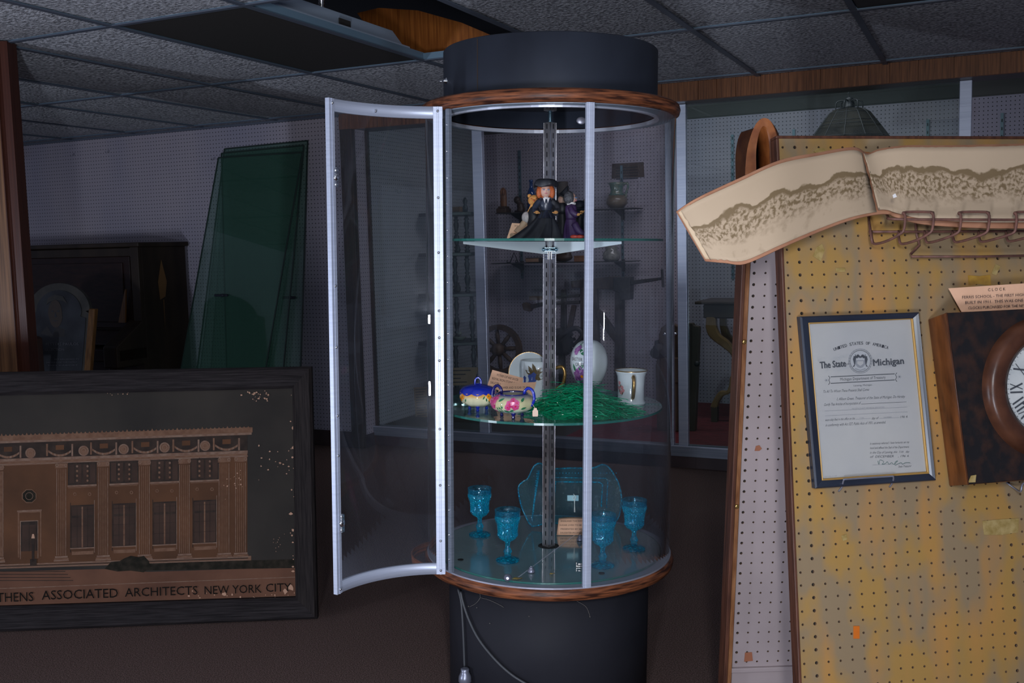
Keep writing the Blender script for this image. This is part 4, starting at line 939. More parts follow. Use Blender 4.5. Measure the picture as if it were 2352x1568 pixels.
for ph, z, r_ in ((-.12, .038, .0085), (.13, .033, .009), (-.22, .030, .007), (.05, .045, .007), (.2, .041, .006)): petals(bm, BR, ph, z, r_, 6, 0, core=2, k=.0013)
for ph, z, r_ in ((-1.05, .040, .012), (-1.15, .028, .012), (-.95, .047, .009), (-1.3, .036, .012)): petals(bm, BR, ph, z, r_, 6, 0, k=.0013)
for ph, z, a_ in ((-.55, .047, .5), (-.5, .033, 1.5), (-.6, .024, 2.2), (.5, .047, .6), (.55, .027, .2), (-.3, .020, 2.9), (.0, .022, .3), (-.75, .022, 2)): leafp(bm, BR, ph, z, .008, a_, 1, k=.0012)
part(obj('roses', bm, ['fl_pink', 'fl_green', 'fl_rose'], t), 'painted pink roses')
mat('tag', (.75, .55, .42), .7)
bm = NB(); prism(bm, [(x_, 0, z_) for x_, z_ in ((-.006, 0), (.006, 0), (.0068, .003), (.0068, .014), (.004, .017), (.0035, .021), (-.0035, .021), (-.004, .017), (-.0068, .014), (-.0068, .003))], (0, .0006, 0)); tube(bm, [(0, 0, .020), (-.005, .012, .026), (-.009, .020, .034)], .0005, 5)
part(obj('price_tag', bm, 'tag', t, T((.053, -.042, .008)) @ M.Scale(.95, 4)), 'small cream price tag on string')
# cards behind the bowls
yb = lz(1160, 925, MZ).y+.02
card('upper tilted tan card about a mother cup and saucer, behind the sugar bowl', [(1131, 849), (1202, 868), (1195, 908), (1118, 889)], yb+.03, [('MOTHER CUP AND SAUCER', (1141, 863), (1190, 875), 5.5), ('ROYAL IRON STONE CHINA', (1130, 871), (1194, 885), 5.5), ('SAUCER MRS.', (1126, 880), (1158, 887), 5.5), ('REGULAR', (1123, 889), (1140, 893), 5)], lean=.12)
card('tan card about a creamer and sugar standing behind the rose bowl', [(1150, 880), (1232, 877), (1221, 914), (1140, 916)], yb-.005, [('CREAMER AND SUGAR OF MRS.', (1145, 893), (1218, 892), 5.5)], lean=.12)
# blue flowered mug with saucer behind pole
t, P = cthing('china_mug', 'white china mug painted with blue flowers half hidden behind the pole', 'mug', 1236, 914, MZ)
MP = [(.030, .0), (.031, .004), (.034, .020), (.0355, .060), (.0355, .078)]
mm = (1272-1198)/2/.0355; sc_ = ((lz(1236, 914, MZ)-CAM).dot(FW)/F)*40/.0355
t.matrix_world = t.matrix_world @ M.Scale(sc_, 4)
bm = NB(); lathe(bm, MP+[(.033, .078), (.0325, .060), (.030, .01), (.005, .006)], 48); obj('cup', bm, 'china_white', t)
bm = NB(); tube(bm, smoothpath([(.034, 0, .062), (.05, 0, .066), (.056, 0, .052), (.051, 0, .030), (.035, 0, .020)], 5), .0035, 8); obj('handle', bm, 'gold', t, M.Rotation(R(-18), 4, 'Z'))
bm = NB()
for dx, h_, s_ in ((-.9, .044, .006), (-.62, .034, .005), (-.50, .048, .007), (-.28, .052, .007), (-.7, .026, .005)):
    petals(bm, MP, dx, h_, s_*.7, 5, 0); petals(bm, MP, dx, h_-.012, s_*.7, 4, 0); leafp(bm, MP, dx, h_-.006, .010, 1.5, 0)
for dx, h_, a_ in ((-.45, .060, 2.1), (-.25, .064, 1.9), (-.55, .055, 2.6), (-.05, .058, .9), (.12, .060, .5), (-.08, .050, 1.1), (.1, .046, .3)): leafp(bm, MP, dx, h_, .012, a_, 1)
part(obj('flowers', bm, ['fl_blue', 'fl_brown'], t), 'painted blue flowers and grasses')
t2, P = cthing('china_saucer', 'white china saucer standing on edge behind the blue flowered mug', 'saucer', 1222, 904, MZ)
bm = NB(); lathe(bm, [(.02, 0), (.045, .003), (.062, .010), (.063, .011), (.060, .011), (.044, .005), (.005, .003)], 48); obj('plate', bm, 'china_white', t2, T((-.008, .035, .060)) @ M.Rotation(R(83), 4, 'X'))
bm = NB(); ro = [(.0615, .0105), (.0628, .0112), (.0625, .0118), (.061, .0112)]; lathe(bm, ro, 48, cap=False); part(obj('gilt_rim', bm, 'gold', t2, T((-.008, .035, .060)) @ M.Rotation(R(83), 4, 'X')), 'gilt rim')
# right-hand mug
t, P = cthing('china_mug', 'white china mug with gilt handle facing the camera, right end of middle shelf', 'mug', 1449, 927, MZ)
mk = ((lz(1449, 927, MZ)-CAM).dot(FW)/F); k_ = mk*33/.034
MP2 = [(.034, .0), (.0345, .004), (.0325, .008), (.031, .012), (.0312, .040), (.033, .066), (.0365, .076), (.0385, .080)]
t.matrix_world = t.matrix_world @ M.Scale(k_, 4)
bm = NB(); lathe(bm, MP2+[(.0365, .080), (.031, .066), (.029, .04), (.028, .012), (.004, .008)], 56); obj('cup', bm, 'china_white', t)
bm = NB(); lathe(bm, [(.0375, .0785), (.0392, .080), (.038, .0815), (.0362, .081)], 56, cap=False); part(obj('gilt_rim', bm, 'gold', t), 'gilt rim')
bm = NB(); tube(bm, smoothpath([(0, -.031, .066), (0, -.045, .070), (0, -.054, .060), (0, -.053, .040), (0, -.042, .022), (0, -.030, .018)], 5), [.0042]*26, 8); obj('handle', bm, 'gold', t)
bm = NB()
for ph, z in ((-1.1, .052), (-.85, .042), (-.95, .030), (-.75, .035), (-1.2, .040)): petals(bm, MP2, ph, z, .0045, 5, 0)
for ph, z in ((-1.0, .045), (-.8, .028), (-1.1, .034)): leafp(bm, MP2, ph, z, .005, 1, 1)
mat('fl_palepink', (.60, .25, .26), .25)
part(obj('flowers', bm, ['fl_palepink', 'fl_brown'], t), 'faded pink painted flowers')
# painted egg
eb = lz(1352, 925, MZ); k_ = (eb-CAM).dot(FW)/F; eh = 105*k_; er = 43*k_
et = ly(1352, 778, eb.y).z-H
EGG = thing('china_egg', 'large white china egg painted with purple pansies nested in the green grass', 'egg', CM @ T((eb.x, eb.y, H+et-eh*1.12)))
pr_e = []
for k in range(25):
    t_ = k/24; z = eh*1.12*t_; x_ = 2*t_-1; r_ = er*math.sqrt(max(0, 1-x_*x_))*(1+.12*x_); pr_e.append((max(r_, .0004), z))
bm = NB(); lathe(bm, pr_e, 56); obj('shell', bm, 'china_white', EGG)
bm = NB()
for ph, zf, s_ in ((-.82, .32, .013), (-.58, .38, .015), (-.42, .30, .015), (-.62, .24, .014), (-.95, .24, .010), (-.95, .80, .008), (-.78, .84, .008), (-.88, .76, .007)): petals(bm, pr_e, ph, zf*eh*1.12, s_, 5, 0)
petals(bm, pr_e, -.50, .30*eh*1.12, .004, 5, 2, k=.0016)
for ph, zf, a_ in ((-.65, .92, .8), (-.50, .84, 1.0), (-.52, .78, 2.2), (-.95, .46, 1.9), (-.50, .48, .8), (-.5, .17, .4), (-.8, .15, 1.8)): leafp(bm, pr_e, ph, zf*eh*1.12, .013, a_, 1)
part(obj('pansies', bm, ['fl_purple', 'fl_green', 'fl_orange'], EGG), 'painted purple pansies and leaves')
def bend_text(s, ph0, ph1, zf, hgt):
    b_ = NB(); textbm(b_, s, M(), 1, 1)
    for v_ in b_.verts:
        x_, y_ = v_.co.x, v_.co.y; ph = ph0+(ph1-ph0)*x_; z = zf*eh*1.12+y_*hgt*1.25; r_ = surf(pr_e, z)+.0007; v_.co = V((r_*math.sin(ph), -r_*math.cos(ph), z))
    return b_
mat('egg_ink', (.05, .035, .04), .5)
part(obj('lettering', bend_text('EASTER', -1.15, -.42, .60, .0075), 'egg_ink', EGG, recalc=False), 'hand painted word on the egg')
part(obj('lettering', bend_text('GREETINGS', -.85, .10, .50, .0075), 'egg_ink', EGG, recalc=False), 'hand painted lower word on the egg')
# shredded grass
m, nt, p, L = newmat('grass'); p.inputs['Roughness'].default_value = .12; p.inputs['Base Color'].default_value = (.008, .36, .17, 1); p.inputs['Coat Weight'].default_value = 1.0; p.inputs['Coat Roughness'].default_value = .08
tr = nd(nt, 'ShaderNodeBsdfTranslucent'); tr.inputs[0].default_value = (.01, .55, .28, 1); ms = nd(nt, 'ShaderNodeMixShader'); ms.inputs[0].default_value = .35
L(p.outputs[0], ms.inputs[1]); L(tr.outputs[0], ms.inputs[2]); L(ms.outputs[0], nt.nodes['Material Output'].inputs[0])
gc = lz(1335, 945, MZ); bm = NB(); rg = random.Random(11); kk = (gc-CAM).dot(FW)/F
for n_ in range(2900):
    a = rg.uniform(0, 2*math.pi); q = rg.random()**.5; rx, ry = 118*kk, .125
    x_ = rx*q*math.cos(a); y_ = ry*q*math.sin(a)*.9
    top_ = .082*(1-q**1.7)+.003; 
    if x_ > .04: top_ *= .75
    z_ = rg.uniform(.15, 1)*top_
    L_ = rg.uniform(.02, .06); d1 = rg.uniform(0, 2*math.pi); dz = rg.uniform(-.25, .25); cu = rg.uniform(-45, 45); pts = []; px, py, pz = x_, y_, z_
    for s_ in range(6):
        pts.append(V((px, py, max(pz, .0008)))); px += math.cos(d1)*L_/5; py += math.sin(d1)*L_/5; pz += dz*L_/5-s_*.0006; d1 += cu*L_/5
    wv = V((rg.uniform(-1, 1), rg.uniform(-1, 1), rg.uniform(-1, 1))).normalized()*.0010
    vs = [(bm.verts.new(q_-wv), bm.verts.new(q_+wv)) for q_ in pts]
    for (a1_, b1_), (a2_, b2_) in zip(vs, vs[1:]): bm.faces.new((a1_, b1_, b2_, a2_))
g = obj('shredded_grass', bm, 'grass', None, CM @ T((gc.x, gc.y-.004, H+MZ)), recalc=False); g['kind'] = 'stuff'; tag(g, 'heap of shiny green shredded plastic grass around the painted egg', 'grass')

# --- top shelf: dolls
mat('cloth_black', (.010, .011, .015), .55, 0, (.022, .024, .032), 40, (1, 1, .3), .1); mat('cloth_navy', (.030, .038, .060), .32, 0, (.016, .018, .03), 25, (1, 1, .2)); mat('cloth_purple', (.030, .012, .055), .55, 0, (.05, .022, .085), 40)
mat('hair_red', (.38, .08, .02), .6, 0, (.50, .12, .03), 150, bump=.3); mat('hair_dark', (.03, .03, .035), .6, 0, (.08, .08, .09), 150, bump=.3); mat('doll_skin', (.55, .33, .26), .5); mat('doll_hand', (.60, .30, .10), .5)
mat('bear', (.60, .26, .06), .8, 0, (.70, .34, .10), 120, bump=.4); mat('eye_blue', (.08, .18, .35), .3); mat('lip', (.55, .14, .18), .4); mat('white_cloth', (.62, .60, .60), .7); mat('beige_cloth', (.42, .28, .18), .7); mat('grey_fluff', (.36, .32, .32), .9, 0, (.5, .44, .42), 90, bump=.4); mat('shoe_red', (.45, .05, .03), .4)
def skirt(bm, h_, r0, r1, n=13, amp=.14, shift=(0, 0), mi=0, seg=90, rings=12, z0=0, elx=1.0):
    prev = None
    for k in range(rings+1):
        t_ = k/rings; z = z0+h_*(1-t_); cur = []
        for s_ in range(seg):
            a = 2*math.pi*s_/seg; rad = (r0+(r1-r0)*t_**1.15)*(1+amp*t_*(math.sin(n*a+.8*math.sin(2*a))+.35*math.sin((n*2+1)*a+1.3)))
            cur.append(bm.verts.new((rad*math.cos(a)*elx+shift[0]*t_*t_, rad*math.sin(a)+shift[1]*t_*t_, max(z, z0+.0006))))
        if prev:
            for s_ in range(seg): f = bm.faces.new((prev[s_], prev[(s_+1) % seg], cur[(s_+1) % seg], cur[s_])); f.smooth = True; f.material_index = mi
        else: bm.faces.new(cur)
        prev = cur
def hand(bm, P, d, s_=.006, mi=0):
    P = V(P); d = V(d).normalized(); up_ = V((0, 0, 1)); sd = d.cross(up_).normalized()
    ball(bm, P, s_, mi, s=(1, 1, .7), u=10, v=8)
    for k in range(4):
        o_ = sd*(k-1.5)*s_*.42; tube(bm, [P+o_+d*s_*.5, P+o_*1.15+d*s_*1.3+up_*s_*.1, P+o_*1.2+d*s_*(2.0-.2*abs(k-1.5))-up_*s_*.15], [s_*.25, s_*.22, s_*.15], 6, mi)
    tube(bm, [P+sd*s_*.7, P+sd*s_*1.3+d*s_*.5, P+sd*s_*1.3+d*s_*1.0], [s_*.28, s_*.24, s_*.16], 6, mi)
def face(bm, c, r_, turn, m0):
    """features on a head sphere centre c radius r_, looking along -y turned by turn"""
    mx = M.Rotation(turn, 4, 'Z')
    def F_(x_, z_): 
        y_ = -math.sqrt(max(0, 1-x_*x_-z_*z_)); return V(c)+mx @ (V((x_, y_, z_))*r_*1.0)
    for s_ in (-1, 1):
        ball(bm, F_(s_*.36, .12), r_*.13, m0, s=(1.2, .5, .7), u=8, v=6); tube(bm, [F_(s_*.55, .30)*1.0, F_(s_*.36, .36), F_(s_*.18, .30)], r_*.03, 5, m0+1)
    ball(bm, F_(0, -.12), r_*.12, m0+3, s=(.8, 1, .9), u=8, v=6); ball(bm, F_(0, -.42), r_*.17, m0+2, s=(1.2, .4, .5), u=8, v=6)
yd = CY-.10
kd = mpp(ly(1250, 540, yd))
def dollbase(u, y, label, name='doll', cat='doll'):
    P = ly(u, 545, y); return thing(name, label, cat, CM @ T((P.x, y, H+TZS))), P
D1, P = dollbase(1254, CY-.09, 'red-haired doll in black satin dress and floppy black hat on the top shelf')
D1.matrix_world = D1.matrix_world @ M.Scale(.84, 4)
bm = NB(); skirt(bm, .092, .012, .056, shift=(-.030, -.01), elx=1.35, n=9, amp=.16); obj('skirt', bm, 'cloth_black', D1)
bm = NB(); skirt(bm, .03, .010, .030, n=7, amp=.12, z0=.065); lathe(bm, [(.013, .083), (.018, .092), (.022, .104), (.023, .116), (.016, .126), (.008, .131)], 28, sy=.75); obj('bodice', bm, 'cloth_navy', D1)
for s_ in (-1, 1):
    bm = NB(); tube(bm, smoothpath([(s_*.019, -.002, .120), (s_*.033, -.010, .106), (s_*.037, -.020, .090), (s_*.030, -.032, .084)], 4), [.010]*3+[.009]*4+[.008]*4+[.0075]*2, 12); obj('sleeve', bm, 'cloth_navy' if s_ < 0 else 'cloth_black', D1)
    bm = NB(); hand(bm, (s_*.030, -.039, .083), (-s_*.2, -1, -.2), .0075); obj('hand', bm, 'doll_hand', D1)
hc_ = (-.002, -.006, .152)
bm = NB(); lathe(bm, [(.007, .128), (.0065, .140)], 14); ball(bm, hc_, .0205, 0, s=(.92, .92, 1.08), u=24, v=16); face(bm, hc_, .0205, R(4), 1); obj('head', bm, ['doll_skin', 'eye_blue', 'hair_red', 'lip', 'doll_skin'], D1)
bm = NB(); ball(bm, (hc_[0], hc_[1]+.007, hc_[2]+.002), .0255, 0, s=(1.12, .85, 1.05), u=24, v=16); ball(bm, (hc_[0], hc_[1]-.008, hc_[2]+.019), .016, 0, s=(1.2, .75, .55))
for s_ in (-1, 1): ball(bm, (hc_[0]+s_*.021, hc_[1]-.002, hc_[2]-.006), .012, 0, s=(.75, .9, 1.5))
obj('hair', bm, 'hair_red', D1)
bm = NB(); tube(bm, [(-.006, -.012, .131), (0, -.014, .128), (.006, -.012, .131)], .0035, 8); prism(bm, [(-.011, -.016, .130), (-.002, -.019, .128), (-.005, -.020, .112)], (0, .001, 0)); prism(bm, [(.011, -.016, .130), (.002, -.019, .128), (.005, -.020, .112)], (0, .001, 0)); part(obj('collar', bm, 'white_cloth', D1), 'white collar')
bm = NB(); prev = None
for k in range(9):
    t_ = k/8; cur = []
    for s_ in range(40):
        a = 2*math.pi*s_/40; r_ = .037*math.cos(t_*1.45)**.45*(1+.10*math.sin(5*a+1)*(1-t_)+.05*math.sin(9*a)); z = .018+.024*math.sin(t_*1.5)+.004*math.sin(4*a)*(1-t_)
        cur.append(bm.verts.new((hc_[0]+r_*math.cos(a), hc_[1]+.004+r_*.8*math.sin(a), hc_[2]+z-.004)))
    if prev:
        for s_ in range(40): f = bm.faces.new((prev[s_], prev[(s_+1) % 40], cur[(s_+1) % 40], cur[s_])); f.smooth = True
    else: bm.faces.new(cur)
    prev = cur
bm.faces.new(prev); obj('hat', bm, 'cloth_black', D1)
D2, P = dollbase(1311, CY-.075, 'doll in a purple coat with dark hair turned to the right on the top shelf')
D2.matrix_world = D2.matrix_world @ M.Scale(.90, 4)
bm = NB(); skirt(bm, .060, .014, .030, n=6, amp=.08, shift=(.012, -.004), elx=1.1); lathe(bm, [(.015, .050), (.016, .068), (.018, .084), (.017, .096), (.009, .105)], 24, sy=.8); obj('coat', bm, 'cloth_purple', D2)
bm = NB(); tube(bm, smoothpath([(.010, -.016, .045), (.022, -.024, .024), (.040, -.03, .010)], 4), [.011]*4+[.010]*5, 12); obj('coat_skirt', bm, 'cloth_purple', D2)
for s_ in (0, 1):
    bm = NB(); tube(bm, smoothpath([(-.002+s_*.006, -.012+s_*.016, .092), (.004+s_*.006, -.020+s_*.014, .078), (.016+s_*.006, -.022+s_*.012, .070)], 4), .0085, 12); obj('sleeve', bm, 'cloth_purple', D2)
    bm = NB(); hand(bm, (.020+s_*.012, -.024+s_*.012, .072+s_*.008), (1, -.2, .25), .0065); obj('hand', bm, 'doll_hand', D2)
h2 = (.000, -.004, .120)
bm = NB(); ball(bm, h2, .0165, 0, s=(.9, .9, 1.1), u=24, v=16); face(bm, h2, .0165, R(70), 1); lathe(bm, [(.006, .100), (.006, .112)], 12); obj('head', bm, ['doll_skin', 'eye_blue', 'hair_dark', 'lip', 'doll_skin'], D2)
bm = NB(); ball(bm, (h2[0]-.006, h2[1]-.002, h2[2]+.001), .0185, 0, s=(.9, 1.05, 1.15), u=20, v=14); obj('hair', bm, 'hair_dark', D2)
bm = NB(); tube(bm, [(-.012, -.012, .103), (0, -.016, .107), (.012, -.010, .104)], .004, 8); part(obj('collar', bm, 'white_cloth', D2), 'white collar')
for x_ in (.018, .036):
    bm = NB(); ball(bm, (x_, -.040, .006), .0075, s=(1.7, .8, .75)); part(obj('shoe', bm, 'shoe_red', D2, M.Rotation(R(-14), 4, 'Z')), 'small red shoe')
D3, P = dollbase(1291, CY+.035, 'doll in a pointed black hat leaning behind the red-haired doll')
D3.matrix_world = D3.matrix_world @ M.Scale(.86, 4)
bm = NB(); skirt(bm, .085, .012, .026, n=7, amp=.1); lathe(bm, [(.012, .08), (.016, .095), (.014, .112), (.007, .120)], 20); obj('dress', bm, 'cloth_black', D3)
bm = NB(); ball(bm, (0, 0, .128), .014); obj('head', bm, 'doll_skin', D3)
bm = NB(); lathe(bm, [(.030, .135), (.029, .138), (.014, .140), (.010, .152), (.003, .176)], 28); obj('hat', bm, 'cloth_black', D3, T((0, 0, .136)) @ M.Rotation(R(28), 4, 'Y') @ T((0, 0, -.136)))
D4, P = dollbase(1226, CY-.05, 'small orange bear doll peeping out left of the red-haired doll')
bm = NB(); lathe(bm, [(.016, 0), (.018, .04), (.017, .075), (.012, .088)], 20); obj('dress', bm, 'cloth_black', D4)
bm = NB(); ball(bm, (0, -.004, .104), .015, s=(1.1, 1, 1)); ball(bm, (0, -.018, .101), .006)
for s_ in (-1, 1): ball(bm, (s_*.012, 0, .116), .0055)
prism(bm, [(-.018, -.006, .072), (-.008, -.010, .094), (.010, -.012, .092), (-.004, -.012, .078)], (0, .006, 0)); obj('head', bm, 'bear', D4)
bm = NB(); ball(bm, (0, -.0245, .102), .0022); ball(bm, (-.006, -.0175, .108), .0018); ball(bm, (.006, -.0175, .108), .0018); obj('nose_and_eyes', bm, 'shoe_red', D4)
D5, P = dollbase(1205, CY-.045, 'little beige doll with grey fluffy hair slumped at the left of the group')
bm = NB(); tube(bm, smoothpath([(-.022, -.004, .014), (-.010, 0, .030), (.002, 0, .046)], 4), [.012]*4+[.010]*5, 12); obj('body', bm, 'beige_cloth', D5)
bm = NB(); ball(bm, (.006, -.002, .058), .0145, s=(1, .9, 1.15)); obj('hair', bm, 'grey_fluff', D5)
bm = NB(); tube(bm, [(-.024, -.004, .010), (-.036, -.016, .008)], .007, 10); obj('leg', bm, 'beige_cloth', D5)
# round black hat lying behind purple doll
P = ly(1338, 455, CY); HT = thing('doll_hat', 'round black doll hat held up behind the purple doll', 'hat', CM @ T((ly(1332, 540, CY).x, CY, H+TZS)))
bm = NB(); lathe(bm, [(.012, 0), (.010, .055), (.014, .078)], 16); obj('stand', bm, 'cloth_black', HT)
bm = NB(); ball(bm, (0, 0, .090), .022, s=(1, .8, .75)); lathe(bm, [(.024, .082), (.026, .084), (.02, .087)], 24); obj('crown', bm, 'black', HT)
card('tan card leaning at the left of the dolls on the top shelf', [(1176, 512), (1215, 514), (1205, 547), (1164, 547)], CY-.06, [('DOLLS', (1182, 520), (1196, 520), 3)], lean=.2)

# --- cable and plug down the pedestal
mat('cable', (.045, .048, .055), .5)
CB = thing('power_cable', 'two grey power cords hanging down the left of the black pedestal with a plug', 'cable', CM @ T((CX, CY, H)))
def pd(u, v, r=.292):
    d = ray(u, v, False); o = CAM-V((CX, CY, H)); a_ = d.x**2+d.y**2; b_ = 2*(o.x*d.x+o.y*d.y); c_ = o.x**2+o.y**2-r*r; disc = b_*b_-4*a_*c_
    t_ = (-b_-math.sqrt(max(disc, 0)))/(2*a_); return o+d*t_
bm = NB(); tube(bm, smoothpath([pd(u, v) for u, v in ((1052, 1352), (1058, 1375), (1061, 1400), (1064, 1450), (1066, 1500), (1067, 1530))], 4), .0032, 8); obj('cord', bm, 'cable', CB)
bm = NB(); tube(bm, smoothpath([pd(u, v, .293) for u, v in ((1058, 1358), (1064, 1385), (1078, 1425), (1100, 1468), (1135, 1512), (1170, 1545), (1205, 1568), (1250, 1590))], 4), .0036, 8); obj('cord', bm, 'cable', CB)
bm = NB(); p = pd(1068, 1534, .300); lathe(bm, [(.008, .0), (.012, -.002), (.011, -.008), (.013, -.014), (.017, -.022), (.018, -.036), (.014, -.040)], 16, c=p)
for s_ in (-1, 1): box(bm, p.x+s_*.006-.001, p.x+s_*.006+.001, p.y-.003, p.y+.003, p.z-.056, p.z-.038)
obj('plug', bm, 'knob_grey', CB)
mat('dust', (.12, .11, .10), .9)
bm = NB()
for pth in ([(1100, 1357), (1103, 1372), (1092, 1386), (1078, 1393)], [(1103, 1372), (1125, 1378), (1150, 1390), (1157, 1395)], [(1325, 1380), (1345, 1392), (1353, 1408), (1355, 1416)]): tube(bm, smoothpath([pd(u, v, .2885) for u, v in pth], 3), .0006, 5)
for u, v in ((1076, 1392), (1095, 1395), (1355, 1416), (1215, 1415), (1125, 1431)): ball(bm, pd(u, v, .2885), .0016, u=6, v=4)
part(obj('cobweb', bm, 'dust', CB), 'dusty cobweb strands on the pedestal')
# ================================================================== RIGHT SIDE: A-FRAME PEGBOARD DISPLAY
def pose_axes(yaw, lean, tw):
    e = V((math.cos(yaw), math.sin(yaw), 0)); k = V((-math.sin(yaw), math.cos(yaw), 0)); up_ = V((0, 0, 1))*math.cos(lean)+k*math.sin(lean)
    return e*math.cos(tw)+up_*math.sin(tw), up_*math.cos(tw)-e*math.sin(tw)
class Board: pass
def board(o, yaw, lean, tw):
    b = Board(); b.o = V((o[0], o[1], o[2]-.04*0)); b.e, b.u = pose_axes(yaw, lean, tw); b.n = b.e.cross(b.u)
    b.M = planeM(b.o, b.e, b.u); b.I = b.M.inverted()
    b.w = lambda u, v, off=0: pl(u, v, b.o+b.n*off, b.n)
    b.l = lambda u, v, off=0: b.I @ pl(u, v, b.o+b.n*off, b.n)
    return b
YB = board((.5738, 1.9816, 1.1914), .1612, .1218, -.0092); LB = board((.5310, 2.2483, .8866), .0516, -.1130, -.0142)
def pegboard_mesh(i0, i1, j0, j1, th, big=(), xl=None, xr=None, zt=None, zb=None):
    """real holes on a one-inch grid; cells i (right) and j (down); small rims cut as octagons"""
    bm = NB(); s_ = .0254
    for i in range(i0, i1+1):
        for j in range(j0, j1+1):
            cx, cz = i*s_, -j*s_; x0, x1, z0, z1 = cx-s_/2, cx+s_/2, cz-s_/2, cz+s_/2
            if i == i0 and xl is not None: x0 = xl
            if i == i1 and xr is not None: x1 = xr
            if j == j0 and zt is not None: z1 = zt
            if j == j1 and zb is not None: z0 = zb
            r_ = .0035 if i in big else .0025
            hx_, hz_ = s_/2, s_/2
            o8 = [(x1, cz), (x1, z1), (cx, z1), (x0, z1), (x0, cz), (x0, z0), (cx, z0), (x1, z0)]
            ov = [bm.verts.new((x_, z_, 0)) for x_, z_ in o8]; iv = [bm.verts.new((cx+r_*math.cos(k*math.pi/4), cz+r_*math.sin(k*math.pi/4), 0)) for k in range(8)]
            dv = [bm.verts.new((cx+r_*math.cos(k*math.pi/4), cz+r_*math.sin(k*math.pi/4), -th)) for k in range(8)]
            for k in range(8):
                q = (k+1) % 8; bm.faces.new((ov[k], ov[q], iv[q], iv[k])).material_index = 0; bm.faces.new((iv[k], iv[q], dv[q], dv[k])).material_index = 1
            bm.faces.new(dv).material_index = 2
    return bm
mat('peg_lav', (.285, .232, .232), .5, 0, (.35, .285, .285), 3, (1, 1, .4)); mat('hole_side', (.16, .09, .05), .8); mat('hole_dark', (.012, .008, .006), .9)
m = mat('peg_yellow', (.30, .170, .042), .6, 0, (.215, .150, .082), 11, (1, .55, 1), 0, 3, lo=.40, hi=.56)
# two-layer blotched paint: ochre, grey-green patches, orange drips
nt = m.node_tree; L = nt.links.new; pb = nt.nodes['Principled BSDF']; tc = nt.nodes['Texture Coordinate']
mp = nd(nt, 'ShaderNodeMapping'); mp.inputs['Scale'].default_value = (5, 1.3, 1); n2 = nd(nt, 'ShaderNodeTexNoise'); n2.inputs['Scale'].default_value = 2.0; n2.inputs['Detail'].default_value = 3; L(tc.outputs['Object'], mp.inputs[0]); L(mp.outputs[0], n2.inputs['Vector'])
r2 = nd(nt, 'ShaderNodeValToRGB'); r2.color_ramp.elements[0].position = .5; r2.color_ramp.elements[1].position = .68; r2.color_ramp.elements[0].color = (0, 0, 0, 1); r2.color_ramp.elements[1].color = (1, 1, 1, 1); L(n2.outputs['Fac'], r2.inputs[0])
mx_ = nd(nt, 'ShaderNodeMix', data_type='RGBA'); L(r2.outputs[0], mx_.inputs[0]); L(nt.nodes['Color Ramp'].outputs[0], mx_.inputs[6]); mx_.inputs[7].default_value = (.36, .175, .042, 1); L(mx_.outputs[2], pb.inputs['Base Color'])
woodmat('board_edge', (.045, .017, .011), (.11, .042, .024), 5, (20, 2, 20), .45); woodmat('rust_wood', (.14, .05, .018), (.27, .12, .05), 14, (8, 1.5, 8), .5)
base_c = V((.62, 2.12, 0))
AF = thing('pegboard_stand', 'freestanding display stand with yellow blotched front pegboard and lavender rear pegboard', 'display stand', T(base_c))
AI = AF.matrix_world.inverted()
tl2, bl2 = YB.l(1793, 326), YB.l(1837, 1568)
xl = (tl2.x+bl2.x)/2; zt = YB.l(2100, 319).y; jt = int(round(-(zt)/.0254)); jt = -int(zt/.0254)
zb_ = -(YB.o.z)/YB.u.z+.004; jb = int(-zb_/.0254)
bm = pegboard_mesh(-1, 27, -int((zt-.004)/.0254), jb-1, .005, big=(0, 17), xl=xl, zt=zt, zb=None)
FR_ = obj('front_board', bm, ['peg_yellow', 'hole_side', 'hole_dark'], AF, AI @ YB.M, recalc=False)
zbL = -(jb-1)*.0254-.0127
bm = NB(); box(bm, xl-.006, xl, zbL, zt, -.028, .002); obj('edge_strip', bm, 'board_edge', AF, AI @ YB.M, bevel=.0015)
bm = NB(); box(bm, xl-.006, 27.5*.0254, zt, zt+.006, -.028, .002); obj('edge_strip', bm, 'board_edge', AF, AI @ YB.M, bevel=.0015)
bm = NB(); box(bm, xl, 27.5*.0254, zbL, zt, -.014, -.006); obj('backing', bm, 'hole_dark', AF, AI @ YB.M)
# rear lavender board
lxl = LB.l(1717, 958).x-.013; ltz = LB.l(1735, 372).y; jl0 = -int((ltz-.004)/.0254); jl1 = int(-LB.l(1680, 1528).y/.0254)
bm = pegboard_mesh(0, 13, jl0, jl1, .005, big=(0,), xl=lxl, zt=ltz); obj('rear_board', bm, ['peg_lav', 'hole_side', 'hole_dark'], AF, AI @ LB.M, recalc=False)
lzb = -jl1*.0254-.0127; zfl = -(LB.o.z)/LB.u.z+.004
bm = NB(); box(bm, lxl, 13.5*.0254, lzb, ltz, -.014, -.006); obj('backing', bm, 'hole_dark', AF, AI @ LB.M)
bm = NB(); box(bm, lxl-.012, lxl, zfl, ltz, -.03, .012); obj('side_rail', bm, 'rust_wood', AF, AI @ LB.M, bevel=.0015)
bm = NB(); box(bm, lxl-.021, lxl-.012, zfl, ltz-.01, -.03, .02); obj('side_rail', bm, 'board_edge', AF, AI @ LB.M, bevel=.0015)
bm = NB(); box(bm, lxl, 13.5*.0254, lzb-.012, lzb, -.01, .008); obj('ledge', bm, 'peg_lav', AF, AI @ LB.M, bevel=.002)
bm = NB(); box(bm, lxl, 13.5*.0254, zfl, lzb-.012, -.012, .0); obj('kick_board', bm, 'peg_lav', AF, AI @ LB.M)
